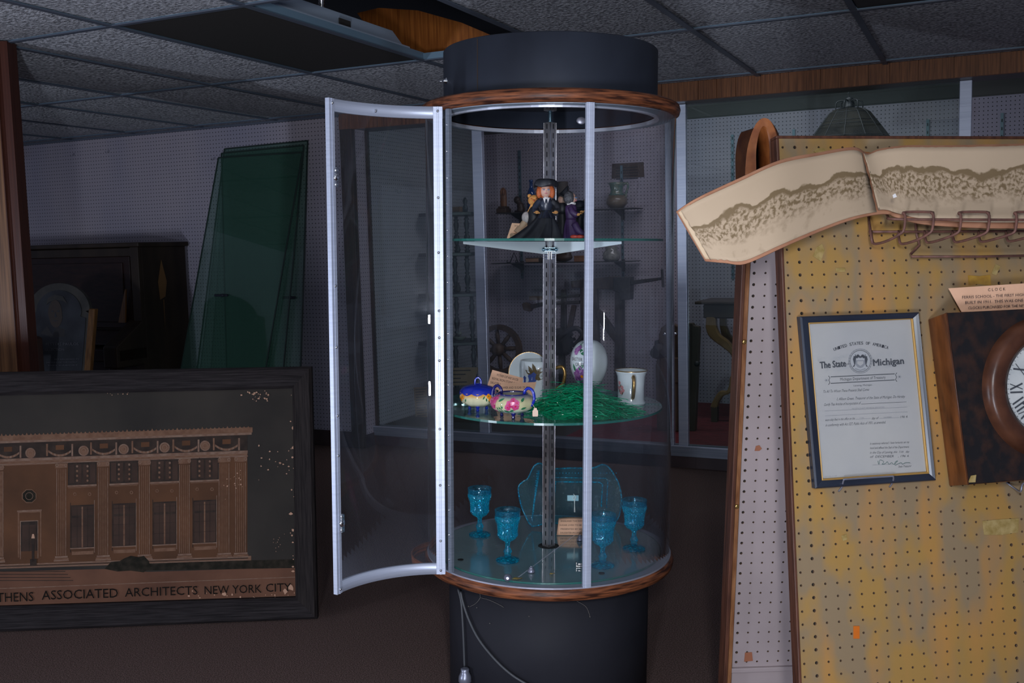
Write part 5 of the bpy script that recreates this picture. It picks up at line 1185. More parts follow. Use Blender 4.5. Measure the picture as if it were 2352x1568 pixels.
for u, v in ((1704, 785), (1690, 1163)):
    q = LB.l(u, v, .012); bm = NB(); lathe(bm, [(.006, 0), (.005, .002), (.002, .0028)], 14); obj('screw', bm, 'gold', AF, AI @ LB.M @ T((lxl-.006, q.y, .012)))
# arched wooden handle joining both boards at the top
def aw(u, v, y): return pl(u, v, (0, y, 0), (0, 1, 0))
yh0, yh1 = 2.07, 2.15
oa = [(1712, 470), (1711, 425), (1713, 370), (1719, 330), (1732, 292), (1745, 275), (1757, 271), (1770, 278), (1782, 305), (1788, 345), (1790, 470)]
ia = [(1738, 470), (1738, 430), (1737, 385), (1737, 345), (1742, 312), (1750, 292), (1756, 290), (1763, 297), (1771, 322), (1774, 360), (1776, 470)]
oa, ia = [smoothpath([(a_, b_, 0) for a_, b_ in q], 3) for q in (oa, ia)]
bm = NB(); F0 = [(AI @ aw(p.x, p.y, yh0)) for p in oa]; F1 = [(AI @ aw(p.x, p.y, yh0)) for p in ia]
d_ = V((.035, .10, 0))
vs = []
for a_, b_ in zip(F0, F1): vs.append([bm.verts.new(p) for p in (a_, b_, b_+V((-.020, .10, 0)), a_+d_)])
for a_, b_ in zip(vs, vs[1:]):
    for k in range(4): f = bm.faces.new((a_[k], a_[(k+1) % 4], b_[(k+1) % 4], b_[k])); f.smooth = k in (1, 3)
bm.faces.new(vs[0]); bm.faces.new(vs[-1][::-1])
woodmat('arch_wood', (.13, .032, .008), (.30, .10, .028), 9, (3, 3, 3), .4, .1); part(obj('arched_handle', bm, 'arch_wood', AF), 'orange brown arched wood handle')
bm = NB(); P = [AI @ aw(u, v, 2.24) for u, v in ((1742, 366), (1778, 365), (1778, 344), (1742, 346))]; prism(bm, P, (0, .004, 0)); ball(bm, (P[0]+P[2])/2+V((-.006, -.002, 0)), .004); part(obj('bracket', bm, 'ring_alu', AF), 'pale metal bracket between the boards')
bm = NB(); prism(bm, [YB.l(u, v, .003) for u, v in ((1964, 390), (2012, 392), (2015, 352), (1975, 348))], (0, 0, .002)); obj('wood_patch', bm, 'arch_wood', AF, AI @ YB.M)
# tape bits on the boards (each its own)
mat('tape', (.24, .16, .04), .25, 0, (.36, .26, .10), 60, coat=.6); mat('tape_amber', (.26, .13, .01), .15, 0, (.36, .20, .02), 60, coat=.8); mat('tape_rust', (.28, .10, .05), .6); mat('sticker', (.50, .12, .01), .4)
def patch(B_, pts, m, label, name='tape_scrap', cat='tape', off=.0008):
    c = B_.w(sum(p[0] for p in pts)/len(pts), sum(p[1] for p in pts)/len(pts), off); mxp = planeM(c, B_.e, B_.u); I_ = mxp.inverted()
    bm = NB(); prism(bm, [I_ @ B_.w(u, v, off) for u, v in pts][::-1], (0, 0, .0007)); o = obj(name, bm, m, None, mxp); return tag(o, label, cat)
patch(YB, [(2223, 632), (2225, 655), (2245, 652), (2276, 655), (2274, 631), (2250, 634)], 'tape_amber', 'shiny amber tape piece above the tan clock card')
patch(YB, [(2277, 628), (2287, 632), (2298, 612), (2286, 606)], 'tape', 'small twisted tape scrap just above the amber tape')
patch(YB, [(1867, 588), (1885, 600), (1894, 575), (1888, 560), (1875, 568)], 'tape', 'torn tape scrap under the curled panorama near the left edge')
patch(YB, [(1919, 616), (1941, 615), (1941, 624), (1920, 624)], 'tape', 'tiny rectangular tape scrap under the curled panorama')
patch(YB, [(1877, 340), (1868, 348), (1880, 354), (1900, 348), (1892, 340)], 'tape', 'dirty tape scrap on the strip above the panorama')
patch(YB, [(2256, 1196), (2260, 1228), (2300, 1228), (2338, 1222), (2340, 1190), (2300, 1192)], 'tape', 'wide torn brown tape on the lower right of the yellow board')
patch(YB, [(1960, 1437), (1974, 1437), (1974, 1466), (1960, 1466)], 'sticker', 'small bright orange rectangle low on the yellow board', 'sticker', 'sticker')
patch(YB, [(1932, 1230), (1944, 1226), (1946, 1238), (1936, 1242)], 'tape', 'little dark scrap on the yellow board below the certificate')
patch(LB, [(1733, 1035), (1736, 1024), (1744, 1022), (1750, 1030), (1744, 1035)], 'tape_rust', 'rust coloured tape scrap on the lavender board')
patch(LB, [(1711, 1498), (1727, 1497), (1729, 1517), (1709, 1519)], 'tape_rust', 'pale brown paper scrap at the bottom of the lavender board', 'paper_scrap', 'paper')

# ---------------------------------------------------------------- framed certificate
CN = .030
ctr = YB.w(1990, 915, .004); CMx = planeM(ctr, YB.e, YB.u); CI = CMx.inverted()
CF = thing('framed_certificate', 'black framed state certificate with thin gold inner edge hanging on the yellow pegboard', 'certificate', CMx)
def cl(u, v, off=.012): return CI @ YB.w(u, v, off)
mat('frame_black', (.012, .016, .028), .3, 0, (.02, .026, .042), 6); mat('frame_gold', (.40, .23, .06), .5, .3); mat('parchment', (.37, .37, .37), .4, 0, (.43, .42, .40), 4, coat=.5); mat('cert_ink', (.05, .055, .065), .6); mat('cert_mid', (.22, .23, .25), .6); mat('cert_ghost', (.36, .37, .38), .6); mat('cert_green', (.05, .14, .12), .6)
O_ = [(1835, 727), (2108, 717), (2147, 1102), (1870, 1121)]; I_ = [(1858, 744), (2093, 733), (2129, 1083), (1890, 1099)]; G_ = [(1856, 741), (2096, 731), (2133, 1087), (1887, 1103)]
def frame4(name, O, I, m, prof, par, fn, off):
    for k in range(4):
        a0_, a1_, b0_, b1_ = fn(*O[k], off), fn(*O[(k+1) % 4], off), fn(*I[k], off), fn(*I[(k+1) % 4], off); bm = NB()
        ra = [bm.verts.new(a0_.lerp(b0_, t)+V((0, 0, z))) for t, z in prof]; rb = [bm.verts.new(a1_.lerp(b1_, t)+V((0, 0, z))) for t, z in prof]
        for q in range(len(prof)-1): bm.faces.new((ra[q], rb[q], rb[q+1], ra[q+1]))
        bm.faces.new(ra); bm.faces.new(rb[::-1]); bm.faces.new((ra[-1], rb[-1], rb[0], ra[0])); obj(name, bm, m, par)
frame4('frame_rail', O_, G_, 'frame_black', [(0, -.010), (0, .004), (.2, .0065), (.6, .004), (1, .001), (1, -.010)], CF, cl, .012)
frame4('gold_edge', G_, I_, 'frame_gold', [(0, -.004), (0, .0022), (.6, .0028), (1, .0008), (1, -.004)], CF, cl, .012)
bm = NB(); prism(bm, [cl(u, v, .007) for u, v in G_][::-1], (0, 0, .002)); part(obj('paper', bm, 'parchment', CF), 'off-white printed parchment')
bm = NB(); 
def cz(u, v, k=1): return cl(u, v, .0095+k*.0002)
def crect(u0, v0, u1, v1, th, mi):       # a printed rule from (u0,v0) to (u1,v1)
    poly(bm, [cz(u0, v0), cz(u1, v1), cz(u1, v1-th), cz(u0, v0-th)], mi)
def ctext(s, u0, v0, u1, v1, hpx, mi=0, k=1, sh=0):
    a_, b_ = cz(u0, v0, k), cz(u1, v1, k); sc_m = (ctr-CAM).dot(FW)/F; n0 = len(bm.verts)
    mxx = planeM(a_, b_-a_, (0, 1, 0)); textbm(bm, s, mxx @ M(((1, sh, 0, 0), (0, 1, 0, 0), (0, 0, 1, 0), (0, 0, 0, 1))), (b_-a_).length, hpx*sc_m, mi)
# arched heading
arc_s = 'UNITED STATES OF AMERICA'
for i, chh in enumerate(arc_s):
    if chh == ' ': continue
    t_ = (i+.5)/len(arc_s); u = 1915+125*t_; v = 806-13*math.sin(math.pi*t_)-4*t_; sl = -13*math.pi*math.cos(math.pi*t_)/125-.03
    for o_ in (0, .45): ctext(chh, u-2.2+o_, v-2.2*sl, u+2.2+o_, v+2.2*sl, 7)
ctext('The State', 1884, 846, 1943, 841, 15, 0); ctext('of', 1944, 838, 1951, 837, 5, 0); ctext('Michigan', 2006, 840, 2076, 835, 15, 0)
[ctext('The State', 1884+d_, 846+e_, 1943+d_, 841+e_, 15, 0, .8) for d_, e_ in ((.7, 0), (-.5, .3), (0, -.6))]; [ctext('Michigan', 2006+d_, 840+e_, 2076+d_, 835+e_, 15, 0, .8) for d_, e_ in ((.7, 0), (-.5, .3), (0, -.6))]; ctext('The State', 1885, 846.5, 1944, 841.5, 15, 0, .8); ctext('Michigan', 2007, 840.5, 2077, 835.5, 15, 0, .8)
def cring(u, v, r0, r1, mi, n=28, k=1, sx=1.0):
    for q in range(n):
        a, b = 2*math.pi*q/n, 2*math.pi*(q+1)/n
        poly(bm, [cz(u+r0*math.cos(a)*sx, v+r0*math.sin(a), k), cz(u+r1*math.cos(a)*sx, v+r1*math.sin(a), k), cz(u+r1*math.cos(b)*sx, v+r1*math.sin(b), k), cz(u+r0*math.cos(b)*sx, v+r0*math.sin(b), k)], mi)
su, sv = 1976, 829
cring(su, sv, 27, 28.5, 1, sx=.96); cring(su, sv, 24, 25, 0, sx=.96); poly(bm, [cz(su+24*math.cos(t*.314)*.96, sv+24*math.sin(t*.314), .6) for t in range(20)], 3)
for q in range(26): a = 2*math.pi*q/26; poly(bm, [cz(su+(27+3*math.cos(t))*math.cos(a)*.96, sv+(27+3*math.cos(t))*math.sin(a)+2*math.sin(t)) for t in (0, 2.1, 4.2)], 1)
poly(bm, [cz(su+u_, sv+v_, 1.4) for u_, v_ in ((-11, -2), (11, -2), (12, 7), (6, 14), (0, 16), (-6, 14), (-12, 7))], 1); poly(bm, [cz(su+u_, sv+v_, 2) for u_, v_ in ((-7, 0), (7, 0), (7, 6), (0, 11), (-7, 6))], 4)
for s_ in (-1, 1):
    poly(bm, [cz(su+s_*u_, sv+v_, 1.6) for u_, v_ in ((9, -10), (15, -12), (17, -4), (14, 8), (18, 14), (13, 12), (11, 2))], 0); poly(bm, [cz(su+s_*u_, sv+v_, 1.6) for u_, v_ in ((4, -10), (8, -16), (9, -11), (12, -17), (12, -9), (7, -6))], 0)
poly(bm, [cz(su+u_, sv+v_, 1.6) for u_, v_ in ((-9, -10), (-5, -16), (0, -11), (5, -16), (9, -10), (0, -7))], 0); poly(bm, [cz(su+u_, sv+v_, 1.6) for u_, v_ in ((-12, 16), (0, 20), (12, 16), (12, 18.5), (0, 22.5), (-12, 18.5))], 1)
rc = random.Random(5)
for s_, u0, u1 in ((0, 1880, 1948), (1, 2004, 2084)):      # scrollwork swirls
    for q in range(26):
        u = rc.uniform(u0, u1); v = 840-.07*(u-1880)+rc.choice((-1, 1))*rc.uniform(8, 16)-3; r_ = rc.uniform(1.6, 4); a0_ = rc.uniform(0, 6)
        for z in range(7):
            a, b = a0_+z*.6, a0_+(z+1)*.6; poly(bm, [cz(u+r_*1.6*math.cos(a), v+r_*math.sin(a), .7), cz(u+(r_+.7)*1.6*math.cos(a), v+(r_+.7)*math.sin(a), .7), cz(u+(r_+.7)*1.6*math.cos(b), v+(r_+.7)*math.sin(b), .7), cz(u+r_*1.6*math.cos(b), v+r_*math.sin(b), .7)], 2)
# banner
for v0, v1 in ((866, 859), (881, 873)): crect(1908, v0, 2055, v1, 1.6, 0)
for u, s_ in ((1906, -1), (2057, 1)): vv = 873-(u-1906)*.047; tube(bm, [cz(u+3*s_, vv-10), cz(u, vv-6), cz(u+2*s_, vv), cz(u, vv+6), cz(u+3*s_, vv+10)], .0006, 5, 0)
for u, v in ((1898, 873), (2066, 865)):
    for a in (0, 1.05, 2.1): poly(bm, [cz(u+6*math.cos(a), v+6*math.sin(a)), cz(u+.8*math.sin(a), v-.8*math.cos(a)), cz(u-6*math.cos(a), v-6*math.sin(a)), cz(u-.8*math.sin(a), v+.8*math.cos(a))], 1)
ctext('Michigan Department of Treasury', 1930, 874, 2034, 869, 6.5, 0); ctext('Lansing, Michigan', 1961, 887, 2003, 885, 3.5, 0)
S_ = .35
ctext('To All To Whom These Presents Shall Come:', 1890, 902, 1996, 897, 6, 0, sh=S_); ctext('I, Allison Green, Treasurer of the State of Michigan, Do Hereby', 1922, 919, 2078, 913, 6.2, 0, sh=S_)
ctext('Certify That Articles of Incorporation of', 1892, 932, 1976, 928, 6, 0, sh=S_); crect(1978, 928, 2082, 923, .7, 0); crect(1894, 944, 2084, 935, .6, 1); ctext('MECOSTA COUNTY HISTORICAL ASSOCIATION', 1957, 940, 2031, 936, 3, 1); crect(1895, 955, 2085, 946, .6, 1)
ctext('were duly filed in this office on the', 1895, 967, 1963, 963, 5.5, 0, sh=S_); crect(1965, 963, 2000, 961, .6, 1); ctext('11th', 1975, 961, 1984, 960.5, 3, 1); ctext('day of', 2002, 963, 2017, 962, 5.5, 0, sh=S_); crect(2020, 961, 2066, 959, .6, 1); ctext('DECEMBER', 2030, 960, 2048, 959, 3, 1); ctext('196 4.', 2068, 960, 2085, 959, 5.5, 0, sh=S_)
ctext('in conformity with Act 327, Public Acts of 1931, as amended.', 1896, 979, 2034, 972, 6, 0, sh=S_)
for s_, v0, v1 in (('In testimony whereof, I have hereunto set my', 1021, 1017), ('hand and affixed the Seal of the Department,', 1031, 1028), ('in the City of Lansing, this  11th   day', 1041.5, 1039), ('of  DECEMBER    , 196 4.', 1051, 1049)): ctext(s_, 1998, v0, 2088, v1, 5, 0, sh=S_)
crect(2004, 1068, 2093, 1064, .6, 1); ctext('State Treasurer', 2063, 1073.5, 2093, 1072, 5, 0, sh=S_); ctext('Form No. C-100', 1894, 1095, 1922, 1093.6, 2.2, 1)
sg_pts = smoothpath([cz(u, v, 2) for u, v in ((2016, 1058), (2019, 1066), (2021, 1056), (2030, 1060), (2026, 1066), (2034, 1064), (2038, 1060), (2042, 1066), (2048, 1062), (2053, 1066), (2062, 1058), (2056, 1061), (2056, 1068), (2063, 1065), (2070, 1062), (2073, 1066), (2080, 1062), (2090, 1062))], 4); tube(bm, sg_pts, .0004, 4, 5)
part(obj('printing', bm, ['cert_ink', 'cert_mid', 'cert_ghost', 'cert_ghost', 'parchment', 'cert_green'], CF, recalc=False), 'black engraved heading, seal and script')
glassmat('pict_glass', (.97, .97, .97), rough=.12, ior=1.35)
bm = NB(); prism(bm, [cl(u, v, .0112) for u, v in I_][::-1], (0, 0, .0008)); part(obj('glazing', bm, 'pict_glass', CF), 'clear glass pane')
# wire hook bracket below
def wirehook(pts, off, label, r=.0017, m='knob_grey'):
    P = [YB.w(u, v, o_) for (u, v), o_ in zip(pts, off)]; t = thing('wire_hook', label, 'hook', T(P[0])); bm = NB(); tube(bm, smoothpath([p-P[0] for p in P], 3), r, 8); obj('wire', bm, m, t); return t
wirehook([(1926, 1128), (1934, 1118), (1938, 1102), (1948, 1100), (2040, 1094), (2052, 1095), (2050, 1108), (2043, 1118)], [.001, .010, .024, .024, .024, .024, .012, .001], 'double wire hook holding the bottom of the certificate frame')
wirehook([(2312, 1108), (2335, 1124), (2345, 1128), (2348, 1112), (2360, 1106)], [.001, .02, .05, .05, .05], 'wire hook under the bottom of the wooden clock')

# ---------------------------------------------------------------- wall clock
KP = .075
kb = YB.w(2300, 910, .002); KM = planeM(kb, YB.e, YB.u); KI = KM.inverted()
KL = thing('wall_clock', 'dark worn square wooden school clock with white dial hanging at the right edge', 'clock', KM)
def kl(u, v, off): return KI @ YB.w(u, v, off)
woodmat('clock_front', (.010, .009, .010), (.042, .018, .011), 9, (5, 4, 5), .4, .12, .42, .82); woodmat('clock_side', (.05, .016, .006), (.19, .06, .015), 5, (6, 2, 6), .35); woodmat('clock_ring', (.038, .014, .008), (.085, .032, .017), 12, (2, 2, 2), .3); mat('dial', (.42, .44, .44), .4, 0, (.60, .60, .58), 14)
F_tl, F_bl = kl(2172, 718, KP), kl(2222, 1113, KP); fdir = (F_tl-F_bl); wK = .345
ex = V((1, .035, 0)); TLb, BLb = kl(2131, 733, .004), kl(2180, 1116, .004)
F_tr, F_br = F_tl+V((wK, wK*.02, 0)), F_bl+V((wK, wK*.02, 0))
bm = NB(); 
TRb, BRb = TLb+V((wK+.03, .005, 0)), BLb+V((wK+.03, .005, 0))
hexa(bm, [BLb, BRb, TRb, TLb], [F_bl, F_br, F_tr, F_tl]); bm.normal_update()
for f in bm.faces:
    f.material_index = 0 if f.normal.z > .7 or f.normal.z < -.7 else 1
obj('case', bm, ['clock_front', 'clock_side'], KL, bevel=.002)
bm = NB(); tube(bm, [F_bl+V((.001, 0, .001)), F_tl+V((.001, 0, .001))], .0016, 6); part(obj('corner_bead', bm, 'clock_ring', KL), 'reddish worn corner edge')
kc = kl(2414, 889, KP+.010); kc_s = ((KM @ kc)-CAM).dot(FW)/F; Rd = 114*kc_s
bm = NB(); lathe(bm, [(Rd*1.0, -.006), (Rd*1.02, .006), (Rd*1.12, .011), (Rd*1.30, .013), (Rd*1.40, .008), (Rd*1.44, -.004), (Rd*1.46, -.012)], 96, c=kc, cap=False); part(obj('bezel', bm, 'clock_ring', KL), 'turned reddish wood bezel')
bm = NB(); lathe(bm, [(Rd*1.03, -.005), (Rd*1.03, -.002)], 96, c=kc); part(obj('dial', bm, 'dial', KL), 'off-white dial with black roman numerals')
def kpoly(bm, pts, z, mi=0): poly(bm, [kc+V((x_, y_, z)) for x_, y_ in pts], mi)
bm = NB()
mat('numeral', (.05, .055, .065), .5)
def stroke(bm, p, q, w_): 
    d_ = V((q[0]-p[0], q[1]-p[1], 0)); n_ = V((-d_.y, d_.x, 0)).normalized()*w_/2; poly(bm, [kc+V((p[0], p[1], -.0012))-n_, kc+V((q[0], q[1], -.0012))-n_, kc+V((q[0], q[1], -.0012))+n_, kc+V((p[0], p[1], -.0012))+n_], 0)
NUM = {1: 'I', 2: 'II', 3: 'III', 4: 'IIII', 5: 'V', 6: 'VI', 7: 'VII', 8: 'VIII', 9: 'IX', 10: 'X', 11: 'XI', 12: 'XII'}
for h_, s_ in NUM.items():
    a = R(90-30*h_); ra, rb = Rd*.62, Rd*.90; n_ = len(s_); wch = Rd*.085; x0 = -(sum({'I': 1, 'V': 1.7, 'X': 1.7}[c_] for c_ in s_)*wch)/2
    ur = V((math.cos(a), math.sin(a), 0)); ut = V((math.sin(a), -math.cos(a), 0)); x_ = x0
    for c_ in s_:
        w_ = {'I': 1, 'V': 1.7, 'X': 1.7}[c_]*wch; xm = x_+w_/2; pt = lambda t_, r_: ((ur*r_+ut*t_).x, (ur*r_+ut*t_).y)
        if c_ == 'I': stroke(bm, pt(xm, ra), pt(xm, rb), wch*.42)
        if c_ == 'V': stroke(bm, pt(xm, ra), pt(x_+.1*w_, rb), wch*.42); stroke(bm, pt(xm, ra), pt(x_+.9*w_, rb), wch*.2)
        if c_ == 'X': stroke(bm, pt(x_+.1*w_, rb), pt(x_+.9*w_, ra), wch*.42); stroke(bm, pt(x_+.9*w_, rb), pt(x_+.1*w_, ra), wch*.2)
        x_ += w_
for k in range(60):
    a = 2*math.pi*k/60; stroke(bm, (Rd*.93*math.cos(a), Rd*.93*math.sin(a)), (Rd*.955*math.cos(a), Rd*.955*math.sin(a)), Rd*.012)
for k in range(72):
    a, b = 2*math.pi*k/72, 2*math.pi*(k+1)/72; stroke(bm, (Rd*.97*math.cos(a), Rd*.97*math.sin(a)), (Rd*.97*math.cos(b), Rd*.97*math.sin(b)), .0012); stroke(bm, (Rd*.52*math.cos(a), Rd*.52*math.sin(a)), (Rd*.52*math.cos(b), Rd*.52*math.sin(b)), .0008)
lathe(bm, [(.0025, -.0015), (.0025, -.001)], 12, c=kc+V((-Rd*.62, -Rd*.30, 0)))
obj('numerals', bm, 'numeral', KL, recalc=False)
bm = NB(); stroke(bm, (0, 0), (-Rd*.50, Rd*.28), .006); lathe(bm, [(.008, -.002), (.006, .002)], 16, c=kc); obj('hand', bm, 'numeral', KL, T((0, 0, .003)))
bm = NB(); stroke(bm, (0, 0), (Rd*.3, Rd*.75), .004); obj('hand', bm, 'numeral', KL, T((0, 0, .005)))
bm = NB(); prism(bm, [kl(u, v, KP+.0005) for u, v in ((2223, 1108), (2240, 1107), (2242, 1090), (2230, 1092))][::-1], (0, 0, .0006)); part(obj('worn_spot', bm, 'tape', KL), 'shiny worn corner spot')
# clock card
ccq = [(2178, 662), (2362, 650), (2362, 712), (2208, 716)]
c_ = YB.w(2270, 715, .01); CD = thing('paper_card', 'tan typed card headed clock, standing on top of the wooden clock', 'card', planeM(c_, YB.e, YB.u)); CDI = CD.matrix_world.inverted()
bm = NB(); prism(bm, [CDI @ YB.w(u, v, o_) for (u, v), o_ in zip(ccq, (.03, .03, .02, .02))][::-1], (0, 0, .0008)); part(obj('paper', bm, 'card', CD), 'tan paper sheet')
bm = NB()
for s_, u0, v0, u1, v1, hp_ in (('C L O C K', 2266, 669, 2306, 667, 6.5), ('FERRIS SCHOOL - THE FIRST HIGH SCHOOL', 2207, 686, 2392, 678, 6), ('BUILT IN 1911.  THIS WAS ONE OF THE', 2214, 698, 2382, 691, 6), ('CLOCKS PURCHASED FOR THE NEW SCHOOL', 2221, 710, 2390, 703, 6)):
    tmp = NB(); a_, b_ = CDI @ YB.w(u0, v0, .028), CDI @ YB.w(u1, v1, .028); sc_m = (c_-CAM).dot(FW)/F; textbm(tmp, s_, planeM(a_+V((0, 0, .005)), b_-a_, (0, 1, 0)), (b_-a_).length, hp_*sc_m)
    cut = (CDI @ YB.w(2362, 680, .03)).x
    bmesh.ops.bisect_plane(tmp, geom=tmp.verts[:]+tmp.edges[:]+tmp.faces[:], plane_co=(cut-.001, 0, 0), plane_no=(1, 0, 0), clear_outer=True)
    me_ = bpy.data.meshes.new('t'); tmp.to_mesh(me_); tmp.free(); bm.from_mesh(me_); bpy.data.meshes.remove(me_)
part(obj('typing', bm, 'ink', CD, recalc=False), 'black typed lines')

# ---------------------------------------------------------------- curled panoramic photograph on its board
topP = [(1553, 486, .10), (1600, 455, .12), (1700, 408, .13), (1790, 368, .12), (1880, 350, .09), (1960, 338, .07), (1990, 352, .05), (2020, 342, .045), (2080, 334, .05), (2160, 334, .055), (2270, 332, .06), (2352, 330, .06), (2420, 329, .06)]
botP = [(1620, 600, .10), (1666, 604, .12), (1712, 606, .13), (1790, 572, .14), (1880, 533, .12), (1960, 504, .10), (2030, 491, .08), (2062, 500, .075), (2110, 513, .08), (2180, 520, .085), (2270, 524, .09), (2352, 524, .09), (2420, 523, .09)]
tS, bS = [smoothpath(q, 6) for q in (topP, botP)]
pc = YB.w(1980, 450, .06); PMx = planeM(pc, YB.e, YB.u); PI_ = PMx.inverted()
PH = thing('panoramic_photograph', 'long curled sepia crowd photograph on warped backing board across top of stand', 'photograph', PMx)
def pp(s_, t_, off):  # s_ index 0..1 along, t_ 0 top..1 bottom
    k = s_*(len(tS)-1); i = min(int(k), len(tS)-2); f = k-i; a_ = tS[i].lerp(tS[i+1], f); b_ = bS[i].lerp(bS[i+1], f); q = a_.lerp(b_, t_); bulge = -.010*math.sin(math.pi*t_)
    return PI_ @ YB.w(q.x, q.y, q.z+off+bulge)
def strip(name, s0_, s1_, t0_, t1_, off, m, th, ns=60, ntt=12, edge=None, lab=None):
    bm = NB(); g = []
    for i in range(ns+1):
        for j in range(ntt+1):
            s_ = s0_+(s1_-s0_)*i/ns; t_ = t0_+(t1_-t0_)*j/ntt
            if edge: s_, t_ = edge(s_, t_, i, j, ns, ntt)
            g.append(bm.verts.new(pp(s_, t_, off)))
    for i in range(ns):
        for j in range(ntt): k = i*(ntt+1)+j; f = bm.faces.new((g[k], g[k+ntt+1], g[k+ntt+2], g[k+1])); f.smooth = True
    uvl = bm.loops.layers.uv.new('UVMap'); bm.verts.index_update()
    for f in bm.faces:
        for lp in f.loops:
            k = lp.vert.index; lp[uvl].uv = ((k//(ntt+1))/ns*(s1_-s0_)+s0_, 1-(k % (ntt+1))/ntt)
    o = obj(name, bm, m, PH); so = o.modifiers.new('s', 'SOLIDIFY'); so.thickness = th; so.offset = 0
    if lab: part(o, lab)
    return o
mat('backing_brown', (.30, .13, .07), .75, 0, (.38, .18, .10), 20)
# printed photograph: UV driven sepia band
def photomat():
    m, nt, p, L = newmat('pano_print'); p.inputs['Roughness'].default_value = .75
    uv = nd(nt, 'ShaderNodeUVMap'); uv.uv_map = 'UVMap'; sx = nd(nt, 'ShaderNodeSeparateXYZ'); L(uv.outputs[0], sx.inputs[0])
    mp = nd(nt, 'ShaderNodeMapping'); mp.inputs['Scale'].default_value = (40, 6, 1); L(uv.outputs[0], mp.inputs[0])
    n1 = nd(nt, 'ShaderNodeTexNoise'); n1.inputs['Scale'].default_value = .35; n1.inputs['Detail'].default_value = 6; L(mp.outputs[0], n1.inputs['Vector'])
    n2 = nd(nt, 'ShaderNodeTexNoise'); n2.inputs['Scale'].default_value = 3.0; n2.inputs['Detail'].default_value = 7; n2.inputs['Distortion'].default_value = .35; L(mp.outputs[0], n2.inputs['Vector'])
    n3 = nd(nt, 'ShaderNodeTexNoise'); n3.inputs['Scale'].default_value = 1.0; n3.inputs['Detail'].default_value = 8; L(mp.outputs[0], n3.inputs['Vector'])
    def mth(op, a, b=None, cl_=False):
        n = nd(nt, 'ShaderNodeMath', operation=op, use_clamp=cl_)
        for i, x in enumerate((a, b)):
            if x is None: continue
            if isinstance(x, (int, float)): n.inputs[i].default_value = x
            else: L(x, n.inputs[i])
        return n.outputs[0]
    y = sx.outputs['Y']; wob = mth('MULTIPLY', mth('SUBTRACT', n1.outputs['Fac'], .5), .42)
    top = mth('MULTIPLY', mth('SUBTRACT', mth('ADD', .68, wob), y), 60, True); bot = mth('MULTIPLY', mth('SUBTRACT', y, mth('ADD', .24, wob)), 7, True)
    band = mth('MULTIPLY', top, bot)
    crowd = mth('ADD', mth('MULTIPLY', mth('SUBTRACT', n2.outputs['Fac'], .44), 6, True), .12, True)
    sky = mth('MULTIPLY', mth('SUBTRACT', y, mth('ADD', .57, wob)), 20, True)   # solid tree and roof line along the top of the band
    den = mth('MAXIMUM', crowd, sky)
    fac = mth('MULTIPLY', band, mth('MULTIPLY', den, .9))
    low = mth('MULTIPLY', mth('MULTIPLY', mth('SUBTRACT', n3.outputs['Fac'], .56), 5, True), .45)
    fac = mth('MAXIMUM', fac, mth('MULTIPLY', low, mth('SUBTRACT', 1, top)) if False else mth('MULTIPLY', low, mth('MULTIPLY', mth('SUBTRACT', .62, y), 8, True)))
    mx = nd(nt, 'ShaderNodeMix', data_type='RGBA'); L(fac, mx.inputs[0]); mx.inputs[6].default_value = (.41, .305, .205, 1); mx.inputs[7].default_value = (.125, .078, .030, 1)
    L(mx.outputs[2], p.inputs['Base Color'])
photomat(); mat('pano_margin', (.50, .36, .22), .6, 0, (.56, .42, .28), 10); mat('torn_wood', (.40, .12, .04), .5)
rt_ = random.Random(9); jl = [rt_.uniform(-.02, .02) for _ in range(200)]
strip('backing_board', 0, 1, 0, 1, -.006, 'backing_brown', .0035, lab='brown fibre backing board')
strip('mount_paper', .008, .06, .03, .95, -.003, 'pano_margin', .0006, 6, 12, lab='yellowed mount paper at the left end')
def e1(s_, t_, i, j, ns, ntt):
    if i == 0: s_ += .012*t_+jl[j]*.15
    if i == ns: s_ += .035*(t_-.0)*(t_ < .45)+(.45*.035 if t_ >= .45 else 0)+jl[j]*.12
    if j == ntt: t_ -= .01+abs(jl[i])*(.9 if i < 12 else .1)
    return s_, t_
strip('photo_print', .024, .462, .04, .97, .001, 'pano_print', .0007, 60, 14, e1, 'sepia crowd print, left piece')
def e2(s_, t_, i, j, ns, ntt):
    if i == 0: s_ += .045*min(t_, .45)+jl[j+30]*.06
    if j == 0: t_ += abs(jl[i+20])*.3
    return s_, t_
strip('photo_print', .478, 1, .02, .93, .006, 'pano_print', .0007, 70, 14, e2, 'sepia crowd print, right piece lifting at the tear')
bm = NB(); P = [PI_ @ YB.w(u, v, .14) for u, v in ((2050, 448), (2056, 444), (2060, 452), (2052, 455))]; prism(bm, P[::-1], (0, 0, .0005)); part(obj('flake', bm, 'white_cloth', PH), 'small white flake')

# ---------------------------------------------------------------- rusty wire rack under the panorama
mat('rust', (.10, .045, .035), .6, .2, (.17, .075, .055), 60)
rk = YB.w(2000, 560, .001); RK = thing('wire_rack', 'rusty brown looped wire rack hooked on the yellow board under the panorama', 'rack', T(rk))
def yw(u, v, off): return YB.w(u, v, off)-rk
rw = .0026
bm = NB(); tube(bm, smoothpath([yw(2035, 484, .03), yw(2040, 498, .06), yw(2055, 503, .10), yw(2200, 504, .12), yw(2400, 505, .12)], 4), rw, 8); part(obj('rail', bm, 'rust', RK), 'upper wire rail')
bm = NB(); tube(bm, [yw(1996, 532, .03), yw(2100, 532, .03), yw(2400, 530, .03)], rw, 8); obj('rail', bm, 'rust', RK)
bm = NB(); tube(bm, [yw(1994, 492, .002), yw(1998, 520, .03), yw(2001, 545, .05), yw(2004, 559, .05)], rw, 8); obj('upright', bm, 'rust', RK)
